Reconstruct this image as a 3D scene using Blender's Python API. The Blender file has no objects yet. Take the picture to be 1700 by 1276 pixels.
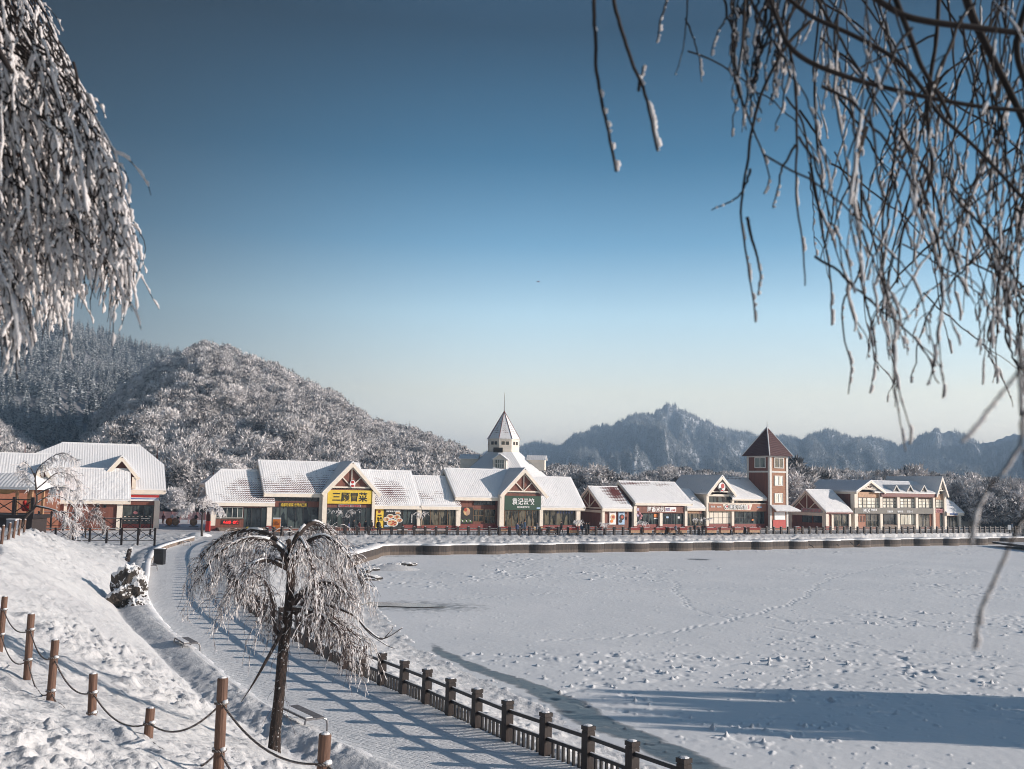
import bpy, bmesh, math, random
import numpy as np
from mathutils import Vector, Matrix
random.seed(7)
RNG = np.random.default_rng(11)
scene = bpy.context.scene
R_ = math.radians

# ------------------------------------------------------------------ camera
CAM_Z = 7.65
FOC = 1653.0
PITCH = math.atan(167 / FOC)
ROLL = R_(1.2)
F_ = Vector((0, math.cos(PITCH), math.sin(PITCH)))
r0 = Vector((1, 0, 0)); u0 = Vector((0, -math.sin(PITCH), math.cos(PITCH)))
RT = r0 * math.cos(ROLL) + u0 * math.sin(ROLL)
UP = -r0 * math.sin(ROLL) + u0 * math.cos(ROLL)
CAM = Vector((0, 0, CAM_Z))
cd = bpy.data.cameras.new('camera'); cam = bpy.data.objects.new('camera', cd)
scene.collection.objects.link(cam)
cam.matrix_world = Matrix(((RT.x, UP.x, -F_.x, 0), (RT.y, UP.y, -F_.y, 0), (RT.z, UP.z, -F_.z, CAM_Z), (0, 0, 0, 1)))
cd.sensor_width = 36; cd.lens = 36 * FOC / 1700
cd.clip_start = 0.05; cd.clip_end = 20000
cd.dof.use_dof = True; cd.dof.focus_distance = 60; cd.dof.aperture_fstop = 4.2
scene.camera = cam

# ------------------------------------------------------------------ light
SUN_EL = 16.0; SUN_AZ = -5.0          # azimuth from +X towards the camera (-Y)
sd = Vector((math.cos(R_(SUN_EL)) * math.cos(R_(SUN_AZ)), math.cos(R_(SUN_EL)) * math.sin(R_(SUN_AZ)), math.sin(R_(SUN_EL))))
sl = bpy.data.lights.new('sun', 'SUN'); sl.energy = 3.2; sl.angle = R_(0.5); sl.color = (1.0, 0.885, 0.79)
so = bpy.data.objects.new('sun', sl); scene.collection.objects.link(so)
so.rotation_euler = (-sd).to_track_quat('-Z', 'Y').to_euler(); so.location = (60, -40, 60)
w = bpy.data.worlds.new("World"); scene.world = w; w.use_nodes = True
nt = w.node_tree; nt.nodes.clear()
sky = nt.nodes.new('ShaderNodeTexSky'); sky.sky_type = 'NISHITA'; sky.sun_disc = False
sky.sun_elevation = R_(SUN_EL); sky.sun_rotation = math.atan2(sd.x, sd.y)
sky.altitude = 1200; sky.air_density = 1.0; sky.dust_density = 0.6; sky.ozone_density = 2.5
bg = nt.nodes.new('ShaderNodeBackground'); bg.inputs[1].default_value = 0.12
wo = nt.nodes.new('ShaderNodeOutputWorld')
tc = nt.nodes.new('ShaderNodeTexCoord'); sx = nt.nodes.new('ShaderNodeSeparateXYZ')
nt.links.new(tc.outputs['Generated'], sx.inputs[0])
rmp = nt.nodes.new('ShaderNodeValToRGB')
nt.links.new(sx.outputs[2], rmp.inputs[0])
SKYRAMP = [(0.0, (1.572, 1.275, 1.246)), (0.045, (1.915, 1.329, 1.129)), (0.093, (1.945, 1.294, 0.938)), (0.17, (1.518, 1.303, 1.036)), (0.238, (0.65, 0.838, 0.787)), (0.318, (0.205, 0.453, 0.479)), (0.43, (0.085, 0.193, 0.21)), (0.6, (0.291, 0.359, 0.359)), (1.0, (0.47, 0.513, 0.513))]
el = rmp.color_ramp.elements
while len(el) < len(SKYRAMP): el.new(0.5)
for e, (p, c) in zip(el, SKYRAMP): e.position = p; e.color = (c[0] / 2, c[1] / 2, c[2] / 2, 1)
mx = nt.nodes.new('ShaderNodeMix'); mx.data_type = 'RGBA'; mx.blend_type = 'MULTIPLY'; mx.inputs[0].default_value = 1
nt.links.new(sky.outputs[0], mx.inputs[6]); nt.links.new(rmp.outputs[0], mx.inputs[7])
sc2 = nt.nodes.new('ShaderNodeVectorMath'); sc2.operation = 'SCALE'; nt.links.new(mx.outputs[2], sc2.inputs[0])
lr = nt.nodes.new('ShaderNodeMapRange'); lr.interpolation_type = 'SMOOTHSTEP'; lr.inputs[1].default_value = -0.52; lr.inputs[2].default_value = 0.05; lr.inputs[3].default_value = 0.30; lr.inputs[4].default_value = 2.0
nt.links.new(sx.outputs[0], lr.inputs[0]); nt.links.new(lr.outputs[0], sc2.inputs[3]); nt.links.new(sc2.outputs[0], bg.inputs[0]); nt.links.new(bg.outputs[0], wo.inputs[0])
scene.view_settings.view_transform = 'Standard'; scene.view_settings.look = 'None'
scene.view_settings.exposure = 0.95; scene.view_settings.gamma = 1
scene.render.engine = 'CYCLES'
scene.cycles.use_denoising = True; scene.cycles.filter_width = 1.0
scene.cycles.max_bounces = 6; scene.cycles.diffuse_bounces = 3; scene.cycles.volume_bounces = 0
scene.cycles.transparent_max_bounces = 6
scene.cycles.sample_clamp_indirect = 4

# ------------------------------------------------------------------ pixel rays (photo 1700x1276) used to measure real positions
def ray(px, py):
    return F_ * FOC + RT * (px - 850) - UP * (py - 638)
def atY(px, py, Y):
    d = ray(px, py); return CAM + d * (Y / d.y)
def atZ(px, py, z=0.0):
    d = ray(px, py); return CAM + d * ((z - CAM_Z) / d.z)

# ------------------------------------------------------------------ noise
_T = RNG.random((256, 256)).astype(np.float64)
def vnoise(x, y, s=0):
    x = np.asarray(x, float) + s * 17.31; y = np.asarray(y, float) + s * 9.77
    xi = np.floor(x).astype(int); yi = np.floor(y).astype(int); fx = x - xi; fy = y - yi
    fx = fx * fx * (3 - 2 * fx); fy = fy * fy * (3 - 2 * fy)
    a = _T[xi & 255, yi & 255]; b = _T[(xi + 1) & 255, yi & 255]; c = _T[xi & 255, (yi + 1) & 255]; d = _T[(xi + 1) & 255, (yi + 1) & 255]
    return (a * (1 - fx) + b * fx) * (1 - fy) + (c * (1 - fx) + d * fx) * fy
def fbm(x, y, o=4, s=0):
    t = 0; a = 0.5; n = 0
    for i in range(o):
        t = t + a * vnoise(x * 2 ** i, y * 2 ** i, s + i); n += a; a *= 0.5
    return t / n
def sstep(a, b, x):
    t = np.clip((np.asarray(x, float) - a) / (b - a), 0, 1); return t * t * (3 - 2 * t)

# ------------------------------------------------------------------ mesh helpers
col = scene.collection
def props(o, label=None, cat=None, group=None, kind=None):
    if label: o['label'] = label
    if cat: o['category'] = cat
    if group: o['group'] = group
    if kind: o['kind'] = kind
    return o
def thing(name, loc, label, cat, group=None, rz=0.0):
    o = bpy.data.objects.new(name, None); col.objects.link(o); o.location = loc; o.rotation_euler = (0, 0, rz)
    o.empty_display_size = 0.3
    return props(o, label, cat, group)
def mesh_np(name, V, Q, m, parent=None, smooth=False, T=None, loc=None, attr=None):
    """V world coords; Q (n,4) quads and/or T (n,3) tris"""
    V = np.asarray(V, np.float32)
    org = np.zeros(3, np.float32)
    if parent is not None: org = np.array(parent.location, np.float32)
    elif loc is not None: org = np.array(loc, np.float32)
    me = bpy.data.meshes.new(name)
    nq = 0 if Q is None else len(Q); ntri = 0 if T is None else len(T)
    me.vertices.add(len(V)); me.vertices.foreach_set('co', (V - org).ravel())
    me.loops.add(nq * 4 + ntri * 3); me.polygons.add(nq + ntri)
    li = []; ls = []; k = 0
    if nq: li.append(np.asarray(Q, np.int32).ravel()); ls.append(np.arange(nq) * 4); k = nq * 4
    if ntri: li.append(np.asarray(T, np.int32).ravel()); ls.append(k + np.arange(ntri) * 3)
    me.loops.foreach_set('vertex_index', np.concatenate(li)); me.polygons.foreach_set('loop_start', np.concatenate(ls).astype(np.int32))
    me.polygons.foreach_set('use_smooth', np.full(nq + ntri, smooth))
    if attr:
        for an, av in attr.items():
            at = me.attributes.new(an, 'FLOAT', 'POINT'); at.data.foreach_set('value', np.asarray(av, np.float32))
    me.update(calc_edges=True); me.materials.append(m)
    o = bpy.data.objects.new(name, me); col.objects.link(o)
    if parent is not None: o.parent = parent
    elif loc is not None: o.location = loc
    return o
def grid_quads(n, m):
    i = np.arange(n - 1)[:, None] * m + np.arange(m - 1)[None, :]
    return np.stack([i, i + 1, i + m + 1, i + m], -1).reshape(-1, 4)

class MB:
    """collects shapes, then becomes ONE mesh object"""
    def __init__(s): s.v = []; s.f = []; s.uv = []
    def poly(s, pts, uv=None):
        k = len(s.v); s.v += [tuple(p) for p in pts]; s.f.append(list(range(k, k + len(pts)))); s.uv.append(uv)
    def hexa(s, p):   # p: 8 points, bottom 4 ccw, top 4
        k = len(s.v); s.v += [tuple(q) for q in p]
        for f in ((3, 2, 1, 0), (4, 5, 6, 7), (0, 1, 5, 4), (1, 2, 6, 5), (2, 3, 7, 6), (3, 0, 4, 7)):
            s.f.append([k + i for i in f]); s.uv.append(None)
    def box(s, x0, x1, y0, y1, z0, z1):
        s.hexa([(x0, y0, z0), (x1, y0, z0), (x1, y1, z0), (x0, y1, z0), (x0, y0, z1), (x1, y0, z1), (x1, y1, z1), (x0, y1, z1)])
    def bar(s, a, b, w_, h=None, up=Vector((0, 0, 1))):
        a = Vector(a); b = Vector(b); h = h or w_; d = (b - a).normalized()
        if abs(d.dot(up)) > 0.98: up = Vector((0, 1, 0))
        sx_ = d.cross(up).normalized() * w_ / 2; sz = sx_.cross(d).normalized() * h / 2
        s.hexa([a - sx_ - sz, a + sx_ - sz, b + sx_ - sz, b - sx_ - sz, a - sx_ + sz, a + sx_ + sz, b + sx_ + sz, b - sx_ + sz])
    def tube(s, pts, rad, n=8, cap=True):
        pts = [Vector(p) for p in pts]
        if not hasattr(rad, '__len__'): rad = [rad] * len(pts)
        rings = []; ref = None
        for i, p in enumerate(pts):
            d = (pts[min(i + 1, len(pts) - 1)] - pts[max(i - 1, 0)])
            if d.length < 1e-9: d = Vector((0, 0, 1))
            d.normalize()
            a = ref if ref is not None and abs(d.dot(ref)) < 0.95 else (Vector((1, 0, 0)) if abs(d.x) < 0.8 else Vector((0, 1, 0)))
            a = (a - d * a.dot(d)).normalized(); ref = a; b = d.cross(a)
            k = len(s.v); rings.append(k)
            for j in range(n):
                t = 2 * math.pi * j / n; s.v.append(tuple(p + (a * math.cos(t) + b * math.sin(t)) * rad[i]))
        for i in range(len(pts) - 1):
            for j in range(n):
                s.f.append([rings[i] + j, rings[i] + (j + 1) % n, rings[i + 1] + (j + 1) % n, rings[i + 1] + j]); s.uv.append(None)
        if cap:
            s.f.append([rings[0] + j for j in range(n)][::-1]); s.uv.append(None)
            s.f.append([rings[-1] + j for j in range(n)]); s.uv.append(None)
    def ball(s, c, rx, ry=None, rz=None, nu=10, nv=6, jit=0.0, seed=0):
        ry = ry or rx; rz = rz or rx; c = Vector(c); rr = random.Random(seed); k0 = len(s.v)
        s.v.append(tuple(c + Vector((0, 0, rz)))); 
        for i in range(1, nv):
            a = math.pi * i / nv
            for j in range(nu):
                b = 2 * math.pi * j / nu; q = 1 + rr.uniform(-jit, jit)
                s.v.append((c.x + rx * q * math.sin(a) * math.cos(b), c.y + ry * q * math.sin(a) * math.sin(b), c.z + rz * q * math.cos(a)))
        s.v.append(tuple(c - Vector((0, 0, rz)))); e = len(s.v) - 1
        for j in range(nu):
            s.f.append([k0, k0 + 1 + j, k0 + 1 + (j + 1) % nu]); s.uv.append(None)
            b = k0 + 1 + (nv - 2) * nu
            s.f.append([e, b + (j + 1) % nu, b + j]); s.uv.append(None)
        for i in range(nv - 2):
            for j in range(nu):
                a = k0 + 1 + i * nu
                s.f.append([a + j, a + nu + j, a + nu + (j + 1) % nu, a + (j + 1) % nu]); s.uv.append(None)
    def build(s, name, m, parent=None, smooth=False, loc=None, world=True):
        org = Vector((0, 0, 0))
        if parent is not None and world:
            q_ = parent
            while q_ is not None: org = org + Vector(q_.location); q_ = q_.parent
        elif loc is not None: org = Vector(loc)
        me = bpy.data.meshes.new(name)
        me.from_pydata([(a - org.x, b - org.y, c - org.z) for a, b, c in s.v], [], s.f)
        if any(u is not None for u in s.uv):
            ul = me.uv_layers.new(name='UVMap'); k = 0
            for f, u in zip(s.f, s.uv):
                for i in range(len(f)):
                    ul.data[k].uv = u[i] if u else (0, 0); k += 1
        if smooth: me.polygons.foreach_set('use_smooth', [True] * len(me.polygons))
        me.update(); me.materials.append(m)
        o = bpy.data.objects.new(name, me); col.objects.link(o)
        if parent is not None: o.parent = parent
        elif loc is not None: o.location = loc
        return o
def copy_tree(o, parent=None):
    c = o.copy(); col.objects.link(c); c.parent = parent
    for ch in list(o.children): copy_tree(ch, c)
    return c
def tubes_np(P, Rr, n=4):
    """P (N,K,3), Rr (N,K) -> verts, quads"""
    N, K, _ = P.shape
    D = np.empty_like(P); D[:, 1:-1] = P[:, 2:] - P[:, :-2]; D[:, 0] = P[:, 1] - P[:, 0]; D[:, -1] = P[:, -1] - P[:, -2]
    D /= np.linalg.norm(D, axis=2, keepdims=True) + 1e-9
    ref = np.where(np.abs(D[..., :1]) < 0.7, np.array([1.0, 0, 0]), np.array([0, 1.0, 0]))
    A = ref - D * (ref * D).sum(-1, keepdims=True); A /= np.linalg.norm(A, axis=2, keepdims=True) + 1e-9
    B = np.cross(D, A)
    t = np.arange(n) * 2 * np.pi / n
    V = P[:, :, None, :] + (A[:, :, None, :] * np.cos(t)[None, None, :, None] + B[:, :, None, :] * np.sin(t)[None, None, :, None]) * Rr[:, :, None, None]
    idx = np.arange(N * K * n).reshape(N, K, n)
    j2 = (np.arange(n) + 1) % n
    Q = np.stack([idx[:, :-1], idx[:, :-1][:, :, j2], idx[:, 1:][:, :, j2], idx[:, 1:]], -1).reshape(-1, 4)
    return V.reshape(-1, 3), Q
def join_np(parts):
    Vs = []; Qs = []; k = 0
    for V, Q in parts:
        Vs.append(V); Qs.append(Q + k); k += len(V)
    return np.concatenate(Vs), np.concatenate(Qs)

# ------------------------------------------------------------------ materials
class NT:
    def __init__(s, name):
        s.m = bpy.data.materials.new(name); s.m.use_nodes = True; s.t = s.m.node_tree; s.p = s.t.nodes['Principled BSDF']
        s.out = s.t.nodes['Material Output']
    def n(s, typ, **kw):
        q = s.t.nodes.new(typ)
        for k, v in kw.items(): setattr(q, k, v)
        return q
    def l(s, a, b): s.t.links.new(a, b)
    def setin(s, q, i, v):
        if hasattr(v, 'is_linked') or hasattr(v, 'links'): s.l(v, q.inputs[i])
        else: q.inputs[i].default_value = v
    def math(s, op, a, b=None, c=None, clamp=False):
        q = s.n('ShaderNodeMath', operation=op, use_clamp=clamp); s.setin(q, 0, a)
        if b is not None: s.setin(q, 1, b)
        if c is not None: s.setin(q, 2, c)
        return q.outputs[0]
    def noise(s, vec, scale, detail=4, rough=0.55):
        q = s.n('ShaderNodeTexNoise'); q.inputs['Scale'].default_value = scale; q.inputs['Detail'].default_value = detail
        q.inputs['Roughness'].default_value = rough
        if vec is not None: s.l(vec, q.inputs['Vector'])
        return q.outputs['Fac']
    def ramp(s, fac, stops):
        q = s.n('ShaderNodeValToRGB'); e = q.color_ramp.elements
        while len(e) < len(stops): e.new(0.5)
        for a, (p, c) in zip(e, stops):
            a.position = p; a.color = (*c, 1) if hasattr(c, '__len__') else (c, c, c, 1)
        s.l(fac, q.inputs[0]); return q.outputs[0]
    def mix(s, f, a, b):
        q = s.n('ShaderNodeMix', data_type='RGBA'); s.setin(q, 0, f)
        for i, v in ((6, a), (7, b)):
            if hasattr(v, '__len__') and not hasattr(v, 'links'): q.inputs[i].default_value = (*v, 1) if len(v) == 3 else v
            else: s.l(v, q.inputs[i])
        return q.outputs[2]
    def bump(s, h, dist=0.05, st=1.0, nrm=None):
        q = s.n('ShaderNodeBump'); q.inputs['Strength'].default_value = st; q.inputs['Distance'].default_value = dist
        s.l(h, q.inputs['Height'])
        if nrm is not None: s.l(nrm, q.inputs['Normal'])
        return q.outputs[0]
    def pos(s): return s.n('ShaderNodeNewGeometry').outputs['Position']
    def obj(s): return s.n('ShaderNodeTexCoord').outputs['Object']
    def fin(s, color=None, rough=0.6, normal=None, metal=0.0, spec=0.5):
        if color is not None:
            if hasattr(color, '__len__') and not hasattr(color, 'links'): s.p.inputs['Base Color'].default_value = (*color, 1)
            else: s.l(color, s.p.inputs['Base Color'])
        if hasattr(rough, 'links'): s.l(rough, s.p.inputs['Roughness'])
        else: s.p.inputs['Roughness'].default_value = rough
        s.p.inputs['Metallic'].default_value = metal; s.p.inputs['Specular IOR Level'].default_value = spec
        if normal is not None: s.l(normal, s.p.inputs['Normal'])
        return s.m
def simple(name, c, rough=0.6, var=0.25, scale=4.0, bump=0.0, metal=0.0, spec=0.5):
    a = NT(name); o = a.obj(); n = a.noise(o, scale, 5)
    lo = tuple(x * (1 - var) for x in c); hi = tuple(min(1, x * (1 + var)) for x in c)
    cc = a.ramp(n, [(0.3, lo), (0.7, hi)])
    nb = a.bump(a.noise(o, scale * 6, 3), bump) if bump else None
    return a.fin(cc, rough, nb, metal, spec)
M = {}
def make_mats():
    a = NT('ground_snow'); p = a.pos()
    n1 = a.noise(p, 1.3, 6, 0.62); n2 = a.noise(p, 7.0, 5, 0.6); n3 = a.noise(p, 0.25, 3)
    n4 = a.noise(p, 22.0, 4, 0.6); h = a.math('ADD', a.math('ADD', a.math('MULTIPLY', n1, 0.8), a.math('MULTIPLY', n2, 0.55)), a.math('MULTIPLY', n4, 0.16))
    c = a.ramp(n3, [(0.3, (0.62, 0.62, 0.63)), (0.7, (0.71, 0.71, 0.71))])
    M['snow'] = a.fin(c, 0.7, a.bump(h, 0.10, 0.8), spec=0.25)
    a = NT('path_snow'); p = a.pos()
    sp = a.n('ShaderNodeTexBrick'); sp.offset = 0.5; sp.inputs['Scale'].default_value = 1.0
    sp.inputs['Brick Width'].default_value = 0.6; sp.inputs['Row Height'].default_value = 0.3; sp.inputs['Mortar Size'].default_value = 0.03
    sp.inputs['Mortar Smooth'].default_value = 1.0
    sp.inputs['Color1'].default_value = (1, 1, 1, 1); sp.inputs['Color2'].default_value = (0.8, 0.8, 0.8, 1); sp.inputs['Mortar'].default_value = (0, 0, 0, 1)
    mp = a.n('ShaderNodeMapping'); mp.inputs['Rotation'].default_value = (0, 0, R_(35)); a.l(p, mp.inputs[0]); a.l(mp.outputs[0], sp.inputs[0])
    h = a.math('ADD', a.math('MULTIPLY', sp.outputs[0], 0.55), a.math('MULTIPLY', a.noise(p, 3.5, 6, 0.7), 1.3))
    c = a.ramp(a.noise(p, 0.6, 4), [(0.3, (0.76, 0.77, 0.78)), (0.7, (0.86, 0.86, 0.86))])
    M['path'] = a.fin(c, 0.7, a.bump(h, 0.06, 0.8), spec=0.25)
    a = NT('lake_ice_snow'); p = a.pos()
    at = a.n('ShaderNodeAttribute'); at.attribute_name = 'wet'
    n = a.noise(p, 1.2, 6, 0.65)
    wv = a.math('ADD', at.outputs['Fac'], a.math('MULTIPLY', a.math('MULTIPLY', a.math('SUBTRACT', n, 0.5), 2.6), a.math('ADD', at.outputs['Fac'], 0.12)), clamp=True)
    base = a.ramp(a.noise(p, 0.09, 5), [(0.3, (0.80, 0.81, 0.82)), (0.7, (0.89, 0.89, 0.89))])
    wet = a.ramp(wv, [(0.18, (1, 1, 1)), (0.45, (0.42, 0.43, 0.44)), (0.8, (0.13, 0.145, 0.155))])
    q = a.n('ShaderNodeMix', data_type='RGBA', blend_type='MULTIPLY'); q.inputs[0].default_value = 1; a.l(base, q.inputs[6]); a.l(wet, q.inputs[7])
    rg = a.ramp(wv, [(0.3, 0.7), (0.8, 0.28)])
    M['ice'] = a.fin(q.outputs[2], rg, a.bump(a.math('ADD', a.noise(p, 2.0, 6, 0.6), a.math('MULTIPLY', a.noise(p, 0.5, 3), 1.5)), 0.022, 0.7), spec=0.3)
    M['water'] = simple('open_water', (0.025, 0.03, 0.032), 0.12, 0.3, 0.8)
    # woods
    def frost(name, dark, light, split=0.5, spec=0.2):
        a = NT(name); oi = a.n('ShaderNodeObjectInfo'); g = a.n('ShaderNodeNewGeometry')
        at = a.n('ShaderNodeAttribute'); at.attribute_name = 'frost'
        n = a.math('ADD', at.outputs['Fac'], a.math('MULTIPLY', a.math('SUBTRACT', oi.outputs['Random'], 0.5), 0.25))
        c = a.ramp(n, [(split - 0.2, dark), (split + 0.15, light)])
        return a.fin(c, 0.8, None, spec=spec)
    M['frost_crown'] = frost('frosted_crown', (0.045, 0.045, 0.05), (0.78, 0.75, 0.75), 0.45)
    M['frost_conifer'] = frost('frosted_conifer', (0.018, 0.028, 0.03), (0.50, 0.52, 0.54), 0.5)
    M['frost_far'] = frost('frosted_far_conifer', (0.022, 0.032, 0.036), (0.52, 0.54, 0.56), 0.47)
    M['bark'] = simple('dark_bark', (0.055, 0.040, 0.035), 0.85, 0.5, 9, 0.02)
    M['bark_snowy'] = None
    a = NT('bark_with_blown_snow'); p = a.pos(); g = a.n('ShaderNodeNewGeometry')
    n = a.noise(p, 9, 5, 0.7)
    mb_ = a.n('ShaderNodeMapping'); mb_.inputs['Scale'].default_value = (1, 1, .22); a.l(p, mb_.inputs[0]); ng_ = a.noise(mb_.outputs[0], 16, 6, .75)
    c = a.mix(a.ramp(n, [(0.60, 0), (0.65, 1)]), a.ramp(ng_, [(0.38, (0.008, 0.006, 0.006)), (0.66, (0.07, 0.045, 0.036))]), (0.55, 0.55, 0.57))
    M['bark_snowy'] = a.fin(c, 0.9, a.bump(ng_, 0.09))
    M['twig'] = simple('brown_twig', (0.075, 0.05, 0.045), 0.75, 0.4, 5)
    M['darktwig'] = simple('near_black_twig', (0.016, 0.011, 0.010), 0.85, 0.4, 8)
    a = NT('rime_frost'); p = a.pos()
    c = a.ramp(a.noise(p, 60, 3), [(0.3, (0.66, 0.62, 0.62)), (0.7, (0.86, 0.84, 0.84))])
    M['rime'] = a.fin(c, 0.6, a.bump(a.noise(p, 120, 4, 0.7), 0.01, 0.8), spec=0.4)
    a.p.inputs['Subsurface Weight'].default_value = 0.15; a.p.inputs['Subsurface Radius'].default_value = (0.01, 0.01, 0.01)
    a = NT('rime_on_twigs'); p = a.pos()
    c = a.ramp(a.noise(p, 6, 4, 0.7), [(0.42, (0.17, 0.125, 0.115)), (0.56, (0.60, 0.56, 0.56))])
    M['rime_mid'] = a.fin(c, 0.7, spec=0.3)
    # built
    M['cream'] = simple('cream_painted_render', (0.78, 0.70, 0.60), 0.7, 0.08, 1.2, 0.004)
    a = NT('red_brown_cladding'); o = a.pos(); mp = a.n('ShaderNodeMapping'); mp.inputs['Scale'].default_value = (1, 1, 0.05); a.l(o, mp.inputs[0])
    M['brown'] = a.fin(a.ramp(a.noise(mp.outputs[0], 6, 4), [(0.35, (0.13, 0.040, 0.026)), (0.65, (0.21, 0.072, 0.045))]), 0.65)
    M['tan'] = simple('tan_wood', (0.40, 0.23, 0.13), 0.6, 0.3, 2.5)
    M['orangewall'] = simple('orange_brown_panel', (0.33, 0.13, 0.075), 0.65, 0.15, 1.2)
    M['grey'] = simple('grey_sign_band', (0.14, 0.13, 0.115), 0.6, 0.15, 1.5)
    M['whiteframe'] = simple('white_frame', (0.68, 0.67, 0.64), 0.5, 0.08, 3)
    M['darkframe'] = simple('dark_frame', (0.03, 0.03, 0.033), 0.45, 0.2, 3)
    M['bronze'] = simple('bronze_frame', (0.20, 0.12, 0.06), 0.4, 0.2, 3)
    def glass(name, lo, hi, rough=0.08, sc=0.9):
        a = NT(name); p = a.pos(); mp = a.n('ShaderNodeMapping'); mp.inputs['Scale'].default_value = (1.5, 1.5, 0.35); a.l(p, mp.inputs[0])  # tall stretched pattern paints vertical reflections into the pane colour
        vo = a.n('ShaderNodeTexVoronoi', distance='CHEBYCHEV'); vo.inputs['Scale'].default_value = sc * 1.1; a.l(mp.outputs[0], vo.inputs[0])
        sv_ = a.n('ShaderNodeSeparateColor'); a.l(vo.outputs['Color'], sv_.inputs[0])
        n = a.math('ADD', a.math('MULTIPLY', a.noise(mp.outputs[0], sc * 2.2, 4, 0.6), 0.55), a.math('MULTIPLY', sv_.outputs[0], 0.42))
        return a.fin(a.ramp(n, [(0.42, lo), (0.62, hi)]), rough, None, spec=0.6)
    M['glass'] = glass('shop_window_glass', (0.010, 0.016, 0.020), (0.075, 0.095, 0.090))
    M['glass_dark'] = glass('dark_window_glass', (0.008, 0.012, 0.016), (0.03, 0.038, 0.042))
    M['glass_warm'] = glass('window_with_painted_warm_reflections', (0.012, 0.016, 0.016), (0.16, 0.14, 0.10), 0.1, 1.4)
    M['cream_pane'] = glass('cream_reflection_and_curtain_window', (0.50, 0.48, 0.40), (0.92, 0.88, 0.76), 0.3, 0.8)  # bright reflection painted as cream pane colour; also serves the lower curtain
    M['tealglass'] = glass('pale_teal_window_glass', (0.06, 0.09, 0.09), (0.18, 0.23, 0.22), 0.12, 0.8)
    a = NT('tower_tiles'); tcn = a.n('ShaderNodeUVMap').outputs[0]; sp = a.n('ShaderNodeSeparateXYZ'); a.l(tcn, sp.inputs[0])
    wu = a.math('SINE', a.math('MULTIPLY', sp.outputs[0], 20)); wvv = a.math('FRACT', a.math('MULTIPLY', sp.outputs[1], 3.0))
    c = a.mix(a.ramp(a.noise(tcn, 7, 5, 0.7), [(0.60, 0), (0.68, 1)]), (0.085, 0.028, 0.026), (0.42, 0.42, 0.45))
    M['tower_tile'] = a.fin(c, 0.5, a.bump(a.math('ADD', wu, wvv), 0.04))
    M['redroof'] = simple('dark_red_tile_edge', (0.14, 0.022, 0.020), 0.5, 0.3, 3)
    M['mortarstone'] = simple('brown_granite_wall', (0.20, 0.155, 0.125), 0.8, 0.35, 2.0, 0.02)  # grey-brown granite, one tone varied by noise
    a = NT('dark_stained_lake_wall'); p = a.pos(); sp = a.n('ShaderNodeSeparateXYZ'); a.l(p, sp.inputs[0])
    lo = a.math('SUBTRACT', a.math('ADD', sp.outputs[2], 2.1), a.math('MULTIPLY', a.noise(p, 1.5, 4), 0.25))
    mp = a.n('ShaderNodeMapping'); mp.inputs['Scale'].default_value = (1, 1, 0.15); a.l(p, mp.inputs[0])
    n = a.noise(mp.outputs[0], 3, 5, 0.7)
    c = a.mix(a.ramp(lo, [(0.0, 1), (0.06, 0)]), a.ramp(n, [(0.35, (0.03, 0.024, 0.021)), (0.7, (0.085, 0.065, 0.055))]), a.ramp(n, [(0.3, (0.08, 0.062, 0.05)), (0.7, (0.16, 0.125, 0.10))]))
    M['lakewall'] = a.fin(c, 0.8, a.bump(n, 0.03))
    a = NT('rough_dark_rock'); p = a.pos(); g = a.n('ShaderNodeNewGeometry'); sp = a.n('ShaderNodeSeparateXYZ'); a.l(g.outputs['Normal'], sp.inputs[0])
    n = a.noise(p, 2.6, 6, 0.7)
    f = a.math('ADD', a.math('MULTIPLY', sp.outputs[2], 0.55), n)
    c = a.mix(a.ramp(f, [(0.58, 0), (0.64, 1)]), a.ramp(n, [(0.3, (0.02, 0.018, 0.018)), (0.7, (0.10, 0.08, 0.065))]), (0.80, 0.80, 0.81))
    M['rock'] = a.fin(c, 0.85, a.bump(a.noise(p, 8, 6, 0.7), 0.08))
    a = NT('dark_brown_fence_paint'); p = a.pos(); mp = a.n('ShaderNodeMapping'); mp.inputs['Scale'].default_value = (1, 1, 0.12); a.l(p, mp.inputs[0])
    n = a.noise(mp.outputs[0], 14, 5, 0.65)
    M['fence'] = a.fin(a.ramp(n, [(0.3, (0.007, 0.004, 0.004)), (0.7, (0.024, 0.012, 0.010))]), 0.5, a.bump(n, 0.01))
    M['rail'] = simple('black_rail', (0.016, 0.015, 0.017), 0.4, 0.3, 6, 0.003)
    a = NT('round_timber_post'); p = a.pos(); mp = a.n('ShaderNodeMapping'); mp.inputs['Scale'].default_value = (1, 1, 0.10); a.l(p, mp.inputs[0])
    n = a.noise(mp.outputs[0], 30, 5, 0.7)
    M['post'] = a.fin(a.ramp(n, [(0.3, (0.06, 0.030, 0.020)), (0.7, (0.19, 0.10, 0.065))]), 0.65, a.bump(n, 0.01))
    a = NT('twisted_rope'); u = a.n('ShaderNodeUVMap'); p = a.pos(); wv = a.n('ShaderNodeTexWave'); wv.inputs['Scale'].default_value = 18; wv.bands_direction = 'DIAGONAL'; a.l(p, wv.inputs[0])
    M['rope'] = a.fin(a.ramp(wv.outputs['Fac'], [(0.2, (0.09, 0.075, 0.07)), (0.8, (0.28, 0.24, 0.22))]), 0.85, a.bump(wv.outputs['Fac'], 0.01))
    M['snowcap'] = simple('settled_snow', (0.82, 0.82, 0.83), 0.7, 0.03, 5, 0.02, spec=0.25)
    M['steel'] = simple('brushed_grey_steel', (0.22, 0.22, 0.23), 0.4, 0.2, 8, metal=0.7)
    M['black'] = simple('black_plastic', (0.012, 0.012, 0.014), 0.45, 0.3, 5)
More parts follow.
